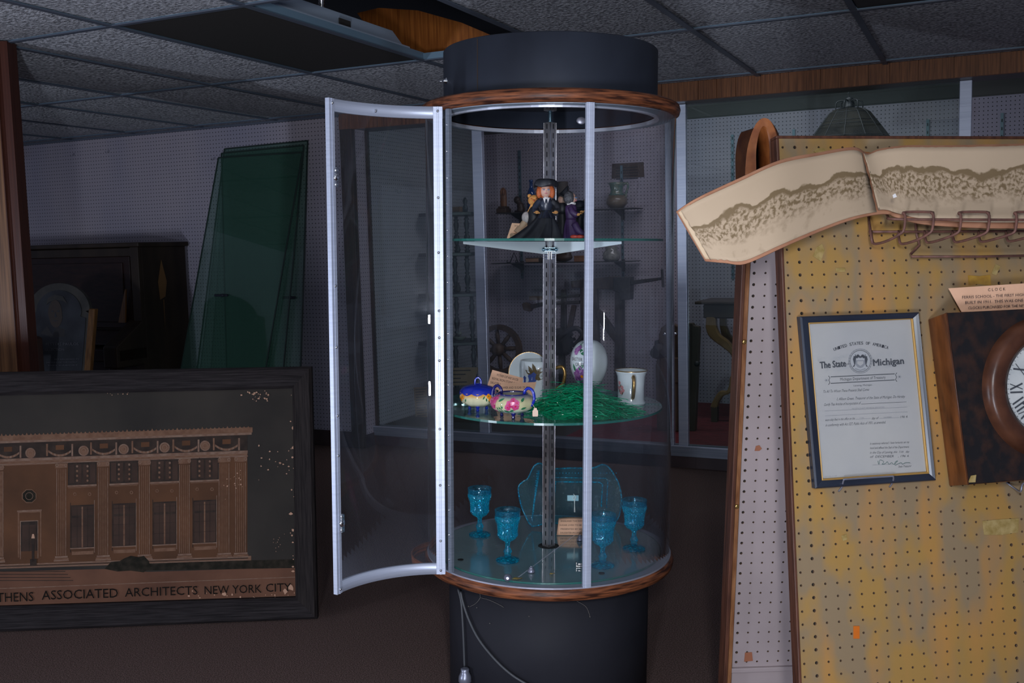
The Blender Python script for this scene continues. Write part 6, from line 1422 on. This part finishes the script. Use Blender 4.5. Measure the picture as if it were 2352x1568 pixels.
bm = NB(); tube(bm, [yw(2101, 500, .01), yw(2106, 540, .012), yw(2112, 563, .012), yw(2092, 583, .02), yw(2094, 589, .03), yw(2250, 589, .03), yw(2400, 586, .03)], rw, 8); obj('stay', bm, 'rust', RK)
lp = [(2004, 560), (2066, 560), (2126, 557), (2190, 556), (2250, 555), (2313, 554)]
ux = [(2071, 2142), (2071, 2142), (2200, 2270), (2200, 2270), (2330, 2400), (2330, 2400)]
for k, (u, v) in enumerate(lp):
    a0_ = u; w_ = 62; up0 = u+68 if k % 2 == 0 else u+82
    # loop: from lower bend forward-right, up over the rail and back
    bm = NB(); uu = 2071+65*k if k % 2 == 0 else 2142+65*(k-1)
    uu = (2077, 2142, 2205, 2270, 2333, 2400)[k]
    tube(bm, smoothpath([yw(u-3, 530, .03), yw(u, v-6, .045), yw(u+8, v, .055), yw((u+uu)/2, v-8, .10), yw(uu-8, 536, .13), yw(uu, 524, .135), yw(uu+2, 495, .13), yw(uu-4, 488, .125)], 3), rw, 8); obj('loop', bm, 'rust', RK)
for a_, b_ in ((2077, 2142), (2205, 2270), (2333, 2400)):
    bm = NB(); tube(bm, smoothpath([yw(a_-2, 492, .125), yw(a_+4, 487, .12), yw(b_-4, 487, .12), yw(b_+1, 492, .125)], 3), rw, 8); obj('loop_top', bm, 'rust', RK)
# ================================================================== THINGS IN THE WALL RECESS
def rthing(name, label, cat, u, v, b, group=None, z=None):
    P = onb(u, v, b)
    if z is not None: P.z = z
    return thing(name, label, cat, roomT(P), group), P
mat('etag', (.012, .012, .018), .4, 0, (.03, .03, .045), 8); mat('carve', (.14, .055, .02), .5, 0, (.22, .09, .035), 12); mat('brown_dk', (.035, .018, .012), .5, 0, (.06, .032, .02), 12)
mat('bottle_blue', (.01, .05, .20), .08, coat=.8); mat('stone', (.045, .035, .03), .7, 0, (.08, .06, .05), 12); mat('pitch_top', (.05, .13, .11), .2, 0, (.16, .17, .12), 30, coat=.5); mat('pitch_body', (.11, .08, .05), .35, 0, (.16, .12, .08), 14, coat=.3)
mat('iron', (.022, .020, .022), .5, .2, (.04, .035, .035), 10); mat('barn_wood', (.030, .020, .020), .7, 0, (.065, .045, .040), 10, (6, 6, 1)); mat('wheel_wood', (.055, .03, .02), .6, 0, (.10, .06, .04), 10)
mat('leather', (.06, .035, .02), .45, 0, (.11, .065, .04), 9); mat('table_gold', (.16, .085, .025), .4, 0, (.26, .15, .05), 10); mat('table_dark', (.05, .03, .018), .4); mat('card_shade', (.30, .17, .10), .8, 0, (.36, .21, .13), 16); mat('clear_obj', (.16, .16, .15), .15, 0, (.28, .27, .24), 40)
mat('standard', (.10, .16, .19), .4, .4)
# pegboard shelves with brackets and slotted standards
def outl(pix, b, th, name, m, par, P0, bev=0, dv=None):
    bm = NB(); prism(bm, [onb(u, v, b)-P0 for u, v in pix], dv if dv is not None else (0, th, 0)); return obj(name, bm, m, par, bevel=bev)
for k, (ul, vl, ur, vr, lab) in enumerate(((1138, 491, 1455, 474, 'upper dark glass shelf on the recess pegboard holding carvings, bottle and pitcher'), (1128, 606, 1450, 598, 'lower dark glass shelf on the recess pegboard under the pitcher shelf'))):
    zl = (onb(ul, vl, 6.86).z+onb(ur, vr, 6.86).z)/2; xl_, xr_ = onb(ul, vl, 6.86).x, onb(ur, vr, 6.86).x
    t = thing('wall_shelf', lab, 'shelf', roomT((xl_, 6.86, zl)))
    bm = NB(); box(bm, 0, xr_-xl_, 0, .22, -.006, .0); obj('board', bm, 'iron', t)
    for uu in (1193, 1427):
        xx = onb(uu, 500, 7.05).x-xl_; bm = NB(); prism(bm, [(xx, .01, -.007), (xx, .225, -.007), (xx, .225, -.06), (xx, .20, -.06)], (.004, 0, 0)); box(bm, xx-.006, xx+.010, .20, .235, -.08, .01); obj('bracket', bm, 'iron', t)
SH1, SH2 = [o.matrix_world.translation.z for o in bpy.data.objects if o.name.startswith('wall_shelf')]
def standard(u, v0, v1, lab):
    a_, b_ = onb(u, v0, BB-.012), onb(u, v1, BB-.012); t = thing('shelf_standard', lab, 'shelf standard', roomT((a_.x, BB-.012, b_.z)), 'slotted shelf standards on the recess wall')
    bm = NB(); box(bm, -.009, .009, 0, .012, 0, a_.z-b_.z); obj('rail', bm, 'standard', t)
    bm = NB(); n = int((a_.z-b_.z)/.05)
    for k in range(n): box(bm, -.003, .003, -.0008, .0, .02+k*.05, .04+k*.05)
    obj('slots', bm, 'slot', t)
standard(1192, 345, 640, 'slotted metal standard on recess wall holding left ends of the two dark shelves'); standard(1427, 380, 640, 'slotted metal standard on recess wall holding right ends of the two dark shelves')
standard(1682, 309, 640, 'slotted metal standard seen left of the arched wood handle'); standard(1823, 297, 600, 'short slotted metal standard seen just right of the arched wood handle')
standard(2131, 274, 600, 'slotted metal standard right of the hanging lamp shade'); standard(2302, 259, 600, 'slotted metal standard at far right beyond the tall aluminium post')
fb = 6.95
def fig(name, label, cat, u, vtop, b=fb, z=None): 
    P = onb(u, 480, b); P.z = (SH1 if z is None else z)+.0005; top_ = onb(u, vtop, b).z; return thing(name, label, cat, roomT(P)), top_-P.z, mb(u, 480, b)
t, h_, k_ = fig('praying_hands_carving', 'brown carved praying hands on a dark wooden base, left on the shelf', 'carving', 1157, 430)
bm = NB(); lathe(bm, [(9*k_, .018), (7.5*k_, .05), (8*k_, h_*.6), (7*k_, h_*.85)], 16, sy=.7)
for s_ in (-1, 1):
    for q in range(4): tube(bm, [(s_*3*k_, (q-1.5)*.012, h_*.7), (s_*2.4*k_, (q-1.5)*.012, h_*.86), (s_*1.2*k_, (q-1.5)*.011, h_*(.98-.03*abs(q-1)))], [.010, .009, .006], 8)
obj('hands', bm, 'carve', t); bm = NB(); box(bm, -12*k_, 12*k_, -.05, .05, 0, .034); box(bm, -9*k_, 9*k_, -.04, .04, .034, .05); obj('base', bm, 'brown_dk', t, bevel=.004)
t, h_, k_ = fig('kneeling_figurine', 'smooth reddish brown kneeling figurine beside the praying hands', 'figurine', 1191, 449)
bm = NB(); ball(bm, (-3*k_, 0, h_*.74), 8*k_, s=(1, .9, 1.05)); tube(bm, smoothpath([(-1*k_, 0, h_*.66), (4*k_, 0, h_*.45), (6*k_, 0, h_*.2), (5*k_, 0, .01)], 4), [6*k_]*4+[8*k_]*4+[9*k_]*5, 14); tube(bm, [(-9*k_, 0, .006), (12*k_, 0, .006)], 3*k_, 8); obj('body', bm, 'brown_dk', t)
t, h_, k_ = fig('blue_bottle', 'tall dark blue glass bottle on the recess shelf behind the dolls', 'bottle', 1221, 413)
bm = NB(); lathe(bm, [(9*k_, 0), (9.5*k_, .01), (9.5*k_, h_*.55), (8*k_, h_*.65), (4*k_, h_*.76), (3.6*k_, h_*.93), (5*k_, h_*.94), (5*k_, h_*1.0)], 24); obj('glass', bm, 'bottle_blue', t)
t, h_, k_ = fig('stoneware_jar', 'large dark stoneware jug behind the pole on the recess shelf', 'jar', 1293, 417)
bm = NB(); lathe(bm, [(13*k_, 0), (16*k_, .03), (16.5*k_, h_*.55), (14*k_, h_*.8), (12.5*k_, h_*.92), (13*k_, h_*.96), (12*k_, h_)], 28); obj('body', bm, 'stone', t)
t, h_, k_ = fig('bird_figure', 'dark little boat-like bird figure between the jug and pitcher', 'figurine', 1333, 455)
bm = NB(); tube(bm, smoothpath([(-13*k_, 0, h_*.35), (-4*k_, 0, h_*.3), (6*k_, 0, h_*.5), (13*k_, 0, h_*1.0)], 4), [3*k_, 5*k_, 6*k_, 7*k_, 7*k_, 7*k_, 6.5*k_, 6*k_, 5*k_, 4*k_, 3*k_, 2*k_, 1*k_][:13], 10); lathe(bm, [(6*k_, 0), (4*k_, h_*.2)], 12); obj('body', bm, 'stone', t)
t, h_, k_ = fig('pitcher', 'stoneware pitcher with green glazed neck and brown belly on the recess shelf', 'pitcher', 1417, 419)
bm = NB(); lathe(bm, [(14*k_, 0), (20*k_, .02), (24*k_, h_*.18), (24*k_, h_*.34), (20*k_, h_*.50)], 32); obj('belly', bm, 'pitch_body', t)
bm = NB(); lathe(bm, [(20*k_, h_*.50), (15*k_, h_*.60), (14*k_, h_*.72), (17*k_, h_*.92), (18*k_, h_)], 32); prism(bm, [(-17*k_, -.015, h_*.93), (-17*k_, .015, h_*.93), (-23*k_, 0, h_)], (0, 0, .004)); obj('neck', bm, 'pitch_top', t)
bm = NB(); tube(bm, smoothpath([(17*k_, 0, h_*.92), (26*k_, 0, h_*.95), (27*k_, 0, h_*.78), (23*k_, 0, h_*.6), (22*k_, 0, h_*.42)], 4), 2.6*k_, 8); obj('handle', bm, 'pitch_top', t)
# lower shelf things
t, h_, k_ = fig('wire_easel', 'little dark wire plate easel on the lower recess shelf', 'easel', 1178, 580, z=SH2)
bm = NB(); tube(bm, [(-10*k_, 0, .003), (0, 0, h_), (10*k_, 0, .003)], .004, 6); tube(bm, [(-10*k_, 0, .003), (-11*k_, -.05, .003), (-11*k_, -.05, .02)], .004, 6); tube(bm, [(10*k_, 0, .003), (11*k_, -.05, .003), (11*k_, -.05, .02)], .004, 6); obj('wire', bm, 'iron', t)
t, h_, k_ = fig('book', 'dark flat book lying on the lower recess shelf left of the pole', 'book', 1226, 595, z=SH2)
bm = NB(); box(bm, -16*k_, 18*k_, -.06, .08, 0, .035); obj('cover', bm, 'brown_dk', t, bevel=.004); bm = NB(); box(bm, -15*k_, 17*k_, -.0615, .07, .005, .03); obj('pages', bm, 'card_shade', t)
t, h_, k_ = fig('leather_pouch', 'dark lumpy leather pouch on the lower shelf behind the pole', 'pouch', 1290, 584, z=SH2)
bm = NB(); ball(bm, (0, 0, .035), .05, s=(1.6, .9, .7)); ball(bm, (.04, 0, .05), .03); obj('body', bm, 'brown_dk', t)
t, h_, k_ = fig('wooden_box', 'small tan wooden box on the lower recess shelf', 'box', 1335, 588, z=SH2)
bm = NB(); box(bm, -14*k_, 13*k_, -.05, .06, 0, .035); obj('body', bm, 'carve', t, bevel=.003); bm = NB(); box(bm, -14.5*k_, 13.5*k_, -.052, .062, .035, .044); obj('lid', bm, 'carve', t, bevel=.002)
t, h_, k_ = fig('glass_jar', 'sparkling cut glass jar at the right of the lower recess shelf', 'jar', 1403, 568, z=SH2)
bm = NB(); lathe(bm, [(15*k_, 0), (20*k_, .02), (20*k_, h_*.6), (13*k_, h_*.8), (15*k_, h_)], 24); obj('body', bm, 'clear_obj', t); bm = NB(); lathe(bm, [(14*k_, h_*.98), (14*k_, h_*1.04), (3*k_, h_*1.1)], 20); obj('lid', bm, 'clear_obj', t)
P = onb(1440, 395, BB-.004); t = thing('paper_notice', 'brown typed paper notice pinned to the pegboard above the pitcher', 'notice', roomT(P))
bm = NB(); prism(bm, [onb(u, v, BB-.004)-P for u, v in ((1406, 376), (1478, 372), (1480, 406), (1405, 410))], (0, .002, 0)); obj('paper', bm, 'brown_dk', t)
bm = NB()
for q in range(5): box(bm, -.085, .085, -.002, -.001, .03-q*.02, .035-q*.02)
obj('typing', bm, 'slot', t)

# whatnot shelf with turned spindles, left in the recess
EB = 6.2
P0 = onb(1010, 900, EB); P0.z = CFZ
WN = thing('whatnot_shelf', 'black corner whatnot with turned spindles and five shelves behind the case door', 'whatnot', roomT(P0))
lev = [(495, 951, 1082), (586, 945, 1083), (677, 941, 1094), (785, 935, 1098), (900, 930, 1100)]
zs = []
for v, u0, u1 in lev:
    a_, b_ = onb(u0, v, EB)-P0, onb(u1, v-3, EB)-P0; z = a_.z; zs.append(z); bm = NB()
    prism(bm, [(a_.x, 0, z-.012), (a_.x+.03, -.02, z-.012), ((a_.x+b_.x)/2, -.10-.02*len(zs), z-.012), (b_.x-.03, -.02, z-.012), (b_.x, 0, z-.012), (b_.x-.04, .25, z-.012), (a_.x+.04, .25, z-.012)], (0, 0, .024)); obj('shelf_board', bm, 'etag', WN, bevel=.004)
def spindle(x_, y_, z0, z1):
    h_ = z1-z0; bm = NB(); pr = []
    for t_, r_ in ((0, .9), (.05, 1.2), (.09, .6), (.14, 1.25), (.18, .6), (.24, .9), (.38, 1.3), (.46, 1.05), (.5, .6), (.54, 1.1), (.58, .6), (.66, .9), (.78, 1.2), (.86, .7), (.9, 1.2), (.94, .7), (1, .9)): pr.append((r_*.017, z0+h_*t_))
    lathe(bm, pr, 14, c=(x_, y_, 0)); obj('spindle', bm, 'etag', WN)
bnd = [0.001]+sorted(zs)
for k in range(5):
    z0 = bnd[k]+(.012 if k else 0); z1 = bnd[k+1]-.012; v, u0, u1 = lev[4-k]
    xa, xb = (onb(u0+8, v, EB)-P0).x, (onb(u1-14, v, EB)-P0).x
    spindle(xa, .02, z0, z1); spindle(xb, .02, z0, z1); spindle((xa+xb)/2, .22, z0, z1)
for x_ in ((onb(960, 495, EB)-P0).x, (onb(1066, 495, EB)-P0).x):
    bm = NB(); z = zs[0]+.012; lathe(bm, [(.017, z), (.02, z+.03), (.010, z+.05), (.018, z+.075), (.006, z+.10)], 14, c=(x_, .02, 0)); obj('finial', bm, 'etag', WN)
# small things on the whatnot
def wn(name, label, cat, u, v, shelf, mk, m):
    P = onb(u, v, EB+.08); P.z = CFZ+zs[shelf]+.0125; t = thing(name, label, cat, roomT(P)); k_ = mb(u, v, EB); bm = NB(); mk(bm, k_); obj('body', bm, m, t); return t, k_
wn('wooden_box', 'small tan box on top shelf of the black whatnot', 'box', 1052, 482, 0, lambda bm, k: box(bm, -9*k, 9*k, -.03, .03, 0, 13*k), 'carve')
wn('vase', 'dark little vase on the second shelf of the black whatnot', 'vase', 1052, 570, 1, lambda bm, k: lathe(bm, [(4*k, 0), (6*k, 5*k), (5*k, 12*k), (3*k, 16*k), (4*k, 18*k)], 16), 'etag')
wn('vase', 'dark vase on the third shelf of the black whatnot', 'vase', 1052, 660, 2, lambda bm, k: lathe(bm, [(4*k, 0), (7*k, 6*k), (6*k, 14*k), (3*k, 20*k), (5*k, 23*k)], 16), 'iron')
t, k_ = wn('wood_shoe', 'small dark shoe figurine on tan block, fourth whatnot shelf at left', 'figurine', 972, 770, 3, lambda bm, k: (ball(bm, (-3*k, 0, 10*k), 5*k, s=(1.5, .8, .7)), ball(bm, (2*k, 0, 15*k), 4*k)), 'etag'); bm = NB(); box(bm, -8*k_, 5*k_, -.02, .02, 0, 6*k_); part(obj('base', bm, 'card_shade', t), 'tan block')
wn('bowl', 'pale glass bowl with flower on the fourth whatnot shelf at right', 'bowl', 1056, 765, 3, lambda bm, k: (lathe(bm, [(9*k, 0), (15*k, 6*k), (16*k, 9*k)], 20), ball(bm, (0, 0, 16*k), 5*k)), 'clear_obj')
wn('figurine', 'dark bent figurine on the lowest whatnot shelf behind the tan card', 'figurine', 968, 880, 4, lambda bm, k: (tube(bm, smoothpath([(-8*k, 0, 4*k), (-2*k, 0, 12*k), (6*k, 0, 22*k)], 4), [4*k]*4+[3*k]*5, 8), ball(bm, (7*k, 0, 25*k), 4*k)), 'etag')
# typed cards in the recess
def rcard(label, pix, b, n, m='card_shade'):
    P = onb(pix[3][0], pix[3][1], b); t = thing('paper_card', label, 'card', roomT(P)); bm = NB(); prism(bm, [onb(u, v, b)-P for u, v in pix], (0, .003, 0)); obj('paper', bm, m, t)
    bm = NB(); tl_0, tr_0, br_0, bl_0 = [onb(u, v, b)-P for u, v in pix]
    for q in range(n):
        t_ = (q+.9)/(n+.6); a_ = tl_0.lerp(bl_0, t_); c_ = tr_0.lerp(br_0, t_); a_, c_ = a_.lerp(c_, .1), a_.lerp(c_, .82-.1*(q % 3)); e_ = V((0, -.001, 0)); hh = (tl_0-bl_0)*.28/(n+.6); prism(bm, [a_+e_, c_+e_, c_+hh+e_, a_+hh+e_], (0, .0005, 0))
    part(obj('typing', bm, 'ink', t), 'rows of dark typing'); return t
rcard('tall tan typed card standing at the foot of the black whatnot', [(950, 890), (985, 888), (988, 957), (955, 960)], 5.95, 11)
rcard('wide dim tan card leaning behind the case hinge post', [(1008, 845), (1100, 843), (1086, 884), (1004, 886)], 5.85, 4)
bm = NB()

# wooden spoked wheel and cultivator tool, cider press timber frame
WB_ = 6.62; wc_ = onb(1146, 802, WB_); k_ = mb(1146, 802, WB_)
WH = thing('wagon_wheel', 'small brown wooden spoked wheel standing in the recess left of the pole', 'wheel', roomT((wc_.x, WB_, wc_.z)))
bm = NB(); n = 48; rp = [(57, -.02), (57, .02), (46, .02), (46, -.02)]; rings = [[bm.verts.new((r_*k_*math.cos(2*math.pi*q/n), y_, r_*k_*math.sin(2*math.pi*q/n))) for q in range(n)] for r_, y_ in rp]
for a_ in range(4):
    for q in range(n): bm.faces.new((rings[a_][q], rings[a_][(q+1) % n], rings[(a_+1) % 4][(q+1) % n], rings[(a_+1) % 4][q]))
obj('rim', bm, 'wheel_wood', WH)
for q in range(8):
    a_ = R(95+45*q); bm = NB(); tube(bm, [(12*k_*math.cos(a_), 0, 12*k_*math.sin(a_)), (30*k_*math.cos(a_), 0, 30*k_*math.sin(a_)), (48*k_*math.cos(a_), 0, 48*k_*math.sin(a_))], [4*k_, 5.5*k_, 3.6*k_], 8); obj('spoke', bm, 'wheel_wood', WH)
bm = NB(); mx = M.Rotation(R(90), 4, 'X'); bm2 = bm; lathe(bm, [(13*k_, -.05), (15*k_, -.02), (15*k_, .02), (13*k_, .05), (6*k_, .06)], 20); bm.transform(mx); obj('hub', bm, 'wheel_wood', WH)
CB_ = 6.55
PR0 = onb(1365, 900, CB_); PR0.z = CFZ
PR = thing('hand_press', 'dark antique wood and iron hand-cranked machine standing behind the pole', 'antique machine', roomT(PR0))
def beam(pix, th, m='barn_wood', nm='beam', b=CB_): return outl(pix, b, th, nm, m, PR, PR0, .004)
zf = lambda u: onb(u, 900, CB_)
def toFloor(u): 
    lo, hi = 700, 1100
    for _ in range(30):
        md = (lo+hi)/2
        if onb(u, md, CB_).z > CFZ: lo = md
        else: hi = md
    return lo
beam([(1412, 650), (1428, 650), (1431, toFloor(1431)), (1410, toFloor(1410))], .07, nm='post')
beam([(1332, 640), (1348, 640), (1350, toFloor(1350)), (1334, toFloor(1334))], .07, nm='post'); beam([(1349, 645), (1369, 645), (1374, 790), (1356, 790)], .05, nm='post')
beam([(1372, 712), (1380, 716), (1422, 775), (1412, 788), (1366, 726)], .05, nm='brace')
beam([(1310, 645), (1412, 634), (1446, 640), (1446, 654), (1412, 666), (1312, 660)], .06, nm='rail')
beam([(1408, 636), (1447, 636), (1446, 688), (1424, 690), (1422, 672), (1408, 668)], .09, 'iron', 'gear_box', CB_-.03)
beam([(1440, 645), (1524, 636), (1524, 642), (1442, 656)], .02, 'iron', 'crank_arm'); beam([(1517, 618), (1522, 618), (1525, 660), (1520, 660)], .02, 'iron', 'crank_arm', CB_-.02)
beam([(1198, 698), (1204, 694), (1218, 699), (1222, 706), (1216, 716), (1202, 712)], .05, 'leather', 'handle_grip'); beam([(1216, 700), (1250, 692), (1330, 690), (1330, 698), (1250, 702), (1218, 710)], .03, 'iron', 'lever')
beam([(1214, 682), (1218, 680), (1248, 680), (1250, 688), (1216, 690)], .04, 'leather', 'handle_grip'); beam([(1248, 682), (1330, 676), (1330, 682), (1248, 690)], .02, 'iron', 'lever')
beam([(1288, 665), (1298, 665), (1300, 790), (1286, 790)], .03, 'iron', 'bar'); beam([(1312, 700), (1322, 702), (1306, 790), (1294, 790)], .03, 'brown_dk', 'bar')
bm = NB(); g0 = onb(1290, 785, CB_-.05)-PR0
for q in range(14): a_ = q*2*math.pi/14; box(bm, -.012, .012, -.02, .02, .075, .10, mx=M.Rotation(a_, 4, 'Y'))
n0 = NB(); lathe(n0, [(.08, -.02), (.08, .02)], 28); n0.transform(M.Rotation(R(90), 4, 'X')); me_ = bpy.data.meshes.new('t'); n0.to_mesh(me_); n0.free(); bm.from_mesh(me_); bpy.data.meshes.remove(me_)
obj('gear', bm, 'iron', PR, T(g0)); 
bm = NB(); tube(bm, smoothpath([(-.04, 0, .03), (.03, 0, .08), (.10, 0, .10), (.14, 0, .05), (.08, 0, -.02)], 5), .018, 8); obj('hook_arm', bm, 'iron', PR, T(g0+V((.03, -.03, .0))))
bm = NB(); box(bm, -.02, .02, -.02, .02, -(g0.z)+.001, 0); obj('bar', bm, 'iron', PR, T(g0))
bm = NB(); box(bm, -.30, .30, -.06, .10, .0, .05); obj('base', bm, 'barn_wood', PR, T(((onb(1340, 900, CB_)-PR0).x, 0, 0)), bevel=.004)
# low dark cabinet under the wheel and dark box base
lb = onb(1150, 905, 6.4); t = thing('low_bench', 'low dark wooden bench with slats under the spoked wheel', 'bench', roomT((lb.x+.03, 6.5, CFZ)))
zt_ = onb(1146, 862, 6.5).z-CFZ; bm = NB(); box(bm, -.15, .22, 0, .3, zt_-.03, zt_); obj('top', bm, 'brown_dk', t, bevel=.003)
for x_ in (-.12, .18):
    for y_ in (.04, .26):
        bm = NB(); box(bm, x_-.02, x_+.02, y_-.02, y_+.02, 0, zt_-.03); obj('leg', bm, 'brown_dk', t)
bm = NB(); box(bm, -.13, .2, .03, .05, zt_-.09, zt_-.03); obj('apron', bm, 'brown_dk', t)
# large leather holster-like case with rivets, right of the case
HB = 5.95; H0 = onb(1530, 960, HB); H0.z = CFZ
HO = thing('crank_wall_phone', 'worn wooden wall telephone box with rounded top, bells and side receiver beside the posts', 'telephone', roomT(H0))
zb = lambda u: 985
hp_ = [(1508, 925), (1505, 840), (1511, 815), (1513, 770), (1518, 752), (1530, 744), (1546, 744), (1560, 750), (1566, 925)]
P_ = [onb(u, v, HB)-H0 for u, v in hp_]; P_[0].z = P_[-1].z = .001
bm = NB(); prism(bm, P_, (0, .05, 0)); obj('backboard', bm, 'leather', HO, bevel=.006)
bm = NB(); prism(bm, [onb(u, v, HB-.05)-H0 for u, v in ((1516, 822), (1556, 822), (1556, 880), (1514, 880))], (0, .05, 0)); obj('box', bm, 'leather', HO, bevel=.006)
bm = NB(); lathe(bm, [(.05, 0), (.045, .05), (.02, .08), (.03, .12)], 20); bm.transform(M.Rotation(R(90), 4, 'X')); obj('mouthpiece', bm, 'iron', HO, T(onb(1517, 806, HB)-H0))
bm = NB(); prism(bm, [onb(u, v, HB-.03)-H0 for u, v in ((1503, 782), (1511, 780), (1511, 822), (1502, 824))], (0, .03, 0)); obj('receiver', bm, 'iron', HO, bevel=.006)
for u, v in ((1527, 768), (1551, 767)):
    bm = NB(); ball(bm, (0, 0, 0), .012); obj('bell', bm, 'chrome', HO, T(onb(u, v, HB-.015)-H0))
K0 = onb(1590, 930, 6.0); K0.z = CFZ
t = thing('wall_board', 'tall narrow dark wooden board leaning beside the table with a small knob', 'wooden board', roomT(K0))
P_ = [onb(u, v, 6.0)-K0 for u, v in ((1578, 920), (1578, 742), (1590, 742), (1594, 748), (1605, 750), (1606, 756), (1596, 925))]; P_[0].z = P_[-1].z = .001
bm = NB(); prism(bm, P_, (0, .05, 0)); obj('board', bm, 'table_dark', t, bevel=.004); bm = NB(); ball(bm, onb(1601, 835, 5.99)-K0, .018); obj('knob', bm, 'iron', t); bm = NB(); prism(bm, [onb(u, v, 5.995)-K0 for u, v in ((1583, 752), (1588, 752), (1586, 900), (1580, 900))], (0, .006, 0)); obj('inlay', bm, 'brown_dk', t)
# scroll-legged console table
TBb = 6.35; T0 = onb(1660, 935, TBb); T0.z = CFZ
CT = thing('console_table', 'console table with carved golden scroll legs standing on the red recess floor', 'table', roomT(T0))
tz = onb(1640, 692, TBb).z-CFZ; xl_ = (onb(1597, 692, TBb)-T0).x
bm = NB(); box(bm, xl_, xl_+1.0, -.02, .40, tz-.018, tz); obj('top', bm, 'brown_dk', CT, bevel=.005)
bm = NB(); box(bm, xl_+.05, xl_+.95, .0, .36, tz-.11, tz-.018); obj('apron', bm, 'table_dark', CT, bevel=.01)
def leg(pix, b): 
    P_ = [onb(u, v, b)-T0 for u, v in pix]
    for p in P_: p.z = max(p.z, .0005)
    bm = NB(); prism(bm, P_, (0, .05, 0)); o = obj('leg', bm, 'table_gold', CT, bevel=.008); return o
L1 = [(a_, b_) for a_, b_ in ((1621, 726), (1642, 728), (1645, 752), (1654, 770), (1670, 782), (1683, 800), (1690, 830), (1690, 862), (1684, 885), (1676, 903), (1660, 910), (1650, 925), (1644, 939), (1632, 937), (1634, 926), (1644, 908), (1654, 898), (1668, 898), (1674, 884), (1676, 866), (1683, 858), (1684, 832), (1676, 812), (1658, 797), (1640, 784), (1626, 770), (1620, 752))]
L1 = [tuple(p)[:2] for p in smoothpath([(a_, b_, 0) for a_, b_ in L1], 3)]
leg(L1, TBb); leg([(u+ (0), v) for u, v in ((1652, 726), (1666, 726), (1667, 748), (1675, 768), (1688, 784), (1700, 805), (1692, 800), (1672, 785), (1656, 768), (1652, 745))], TBb+.28)
mxr = 2*( (onb(1690, 860, TBb)-T0).x); leg([(2*1712-u, v-6) for u, v in L1], TBb)
# scroll foot reaching the floor
bm = NB(); q = onb(1640, 938, TBb)-T0; box(bm, q.x-.02, q.x+.02, .0, .05, .0005, max(q.z, .01)+.01); obj('foot', bm, 'table_dark', CT)
# hanging leaded lamp
LB_ = 6.15; lc = onb(1950, 316, LB_); k_ = mb(1950, 316, LB_); ltop = onb(1950, 205, LB_).z
mat('lamp_glass', (.012, .011, .010), .7, 0, (.035, .030, .024), 9, spec=.1); mat('lead', (.012, .012, .014), .5)
HL = thing('hanging_lamp', 'dark leaded glass lamp shade hanging from a hook above the stand', 'lamp', roomT(lc))
pf = [(88, -3), (86, 0), (66, 28), (46, 55), (36, 62), (22, 66)]
bm = NB(); lathe(bm, [(r_*k_, z*k_) for r_, z in pf], 12, smooth=False, cap=False); obj('shade', bm, 'lamp_glass', HL)
bm = NB()
for q in range(12):
    a_ = 2*math.pi*q/12; tube(bm, [(r_*k_*1.005*math.cos(a_), r_*k_*1.005*math.sin(a_), z*k_) for r_, z in pf], 1.0*k_, 5)
for r_, z in ((86, 0), (66, 28), (60, 36), (46, 55)): tube(bm, [(r_*k_*math.cos(2*math.pi*q/12), r_*k_*math.sin(2*math.pi*q/12), z*k_) for q in range(13)], .9*k_, 5)
obj('leading', bm, 'lead', HL)
for q in range(6):
    a_ = 2*math.pi*q/6+.26; bm = NB(); tube(bm, smoothpath([(30*k_*math.cos(a_), 30*k_*math.sin(a_), 62*k_), (28*k_*math.cos(a_), 28*k_*math.sin(a_), 80*k_), (16*k_*math.cos(a_), 16*k_*math.sin(a_), 84*k_), (6*k_*math.cos(a_), 6*k_*math.sin(a_), 82*k_)], 4), 1.6*k_, 6); obj('crown_arm', bm, 'lead', HL)
bm = NB(); lathe(bm, [(14*k_, 64*k_), (10*k_, 72*k_), (7*k_, 84*k_), (9*k_, 88*k_), (3*k_, 92*k_)], 16); obj('cap', bm, 'lead', HL)
bm = NB(); tube(bm, smoothpath([(0, 0, 90*k_), (-2*k_, 0, 98*k_), (0, 0, 104*k_), (6*k_, 0, 106*k_), (6*k_, 0, 112*k_), (0, 0, 116*k_), (0, 0, 2.5-lc.z)], 4), 1.4*k_, 6); obj('hook', bm, 'lead', HL)
# bits in front: kindling on the recess floor
t = thing('folding_rule', 'dark flat tray lying on the recess floor near the typed cards', 'tray', roomT((onb(1050, 930, 5.9).x, 5.9, CFZ))); bm = NB(); box(bm, -.20, .25, -.05, .2, 0, .01); obj('bottom', bm, 'brown_dk', t); bm = NB(); box(bm, -.20, .25, -.06, -.05, 0, .03); box(bm, -.20, .25, .2, .21, 0, .03); obj('rim', bm, 'brown_dk', t)
t.name = 'wooden_tray'
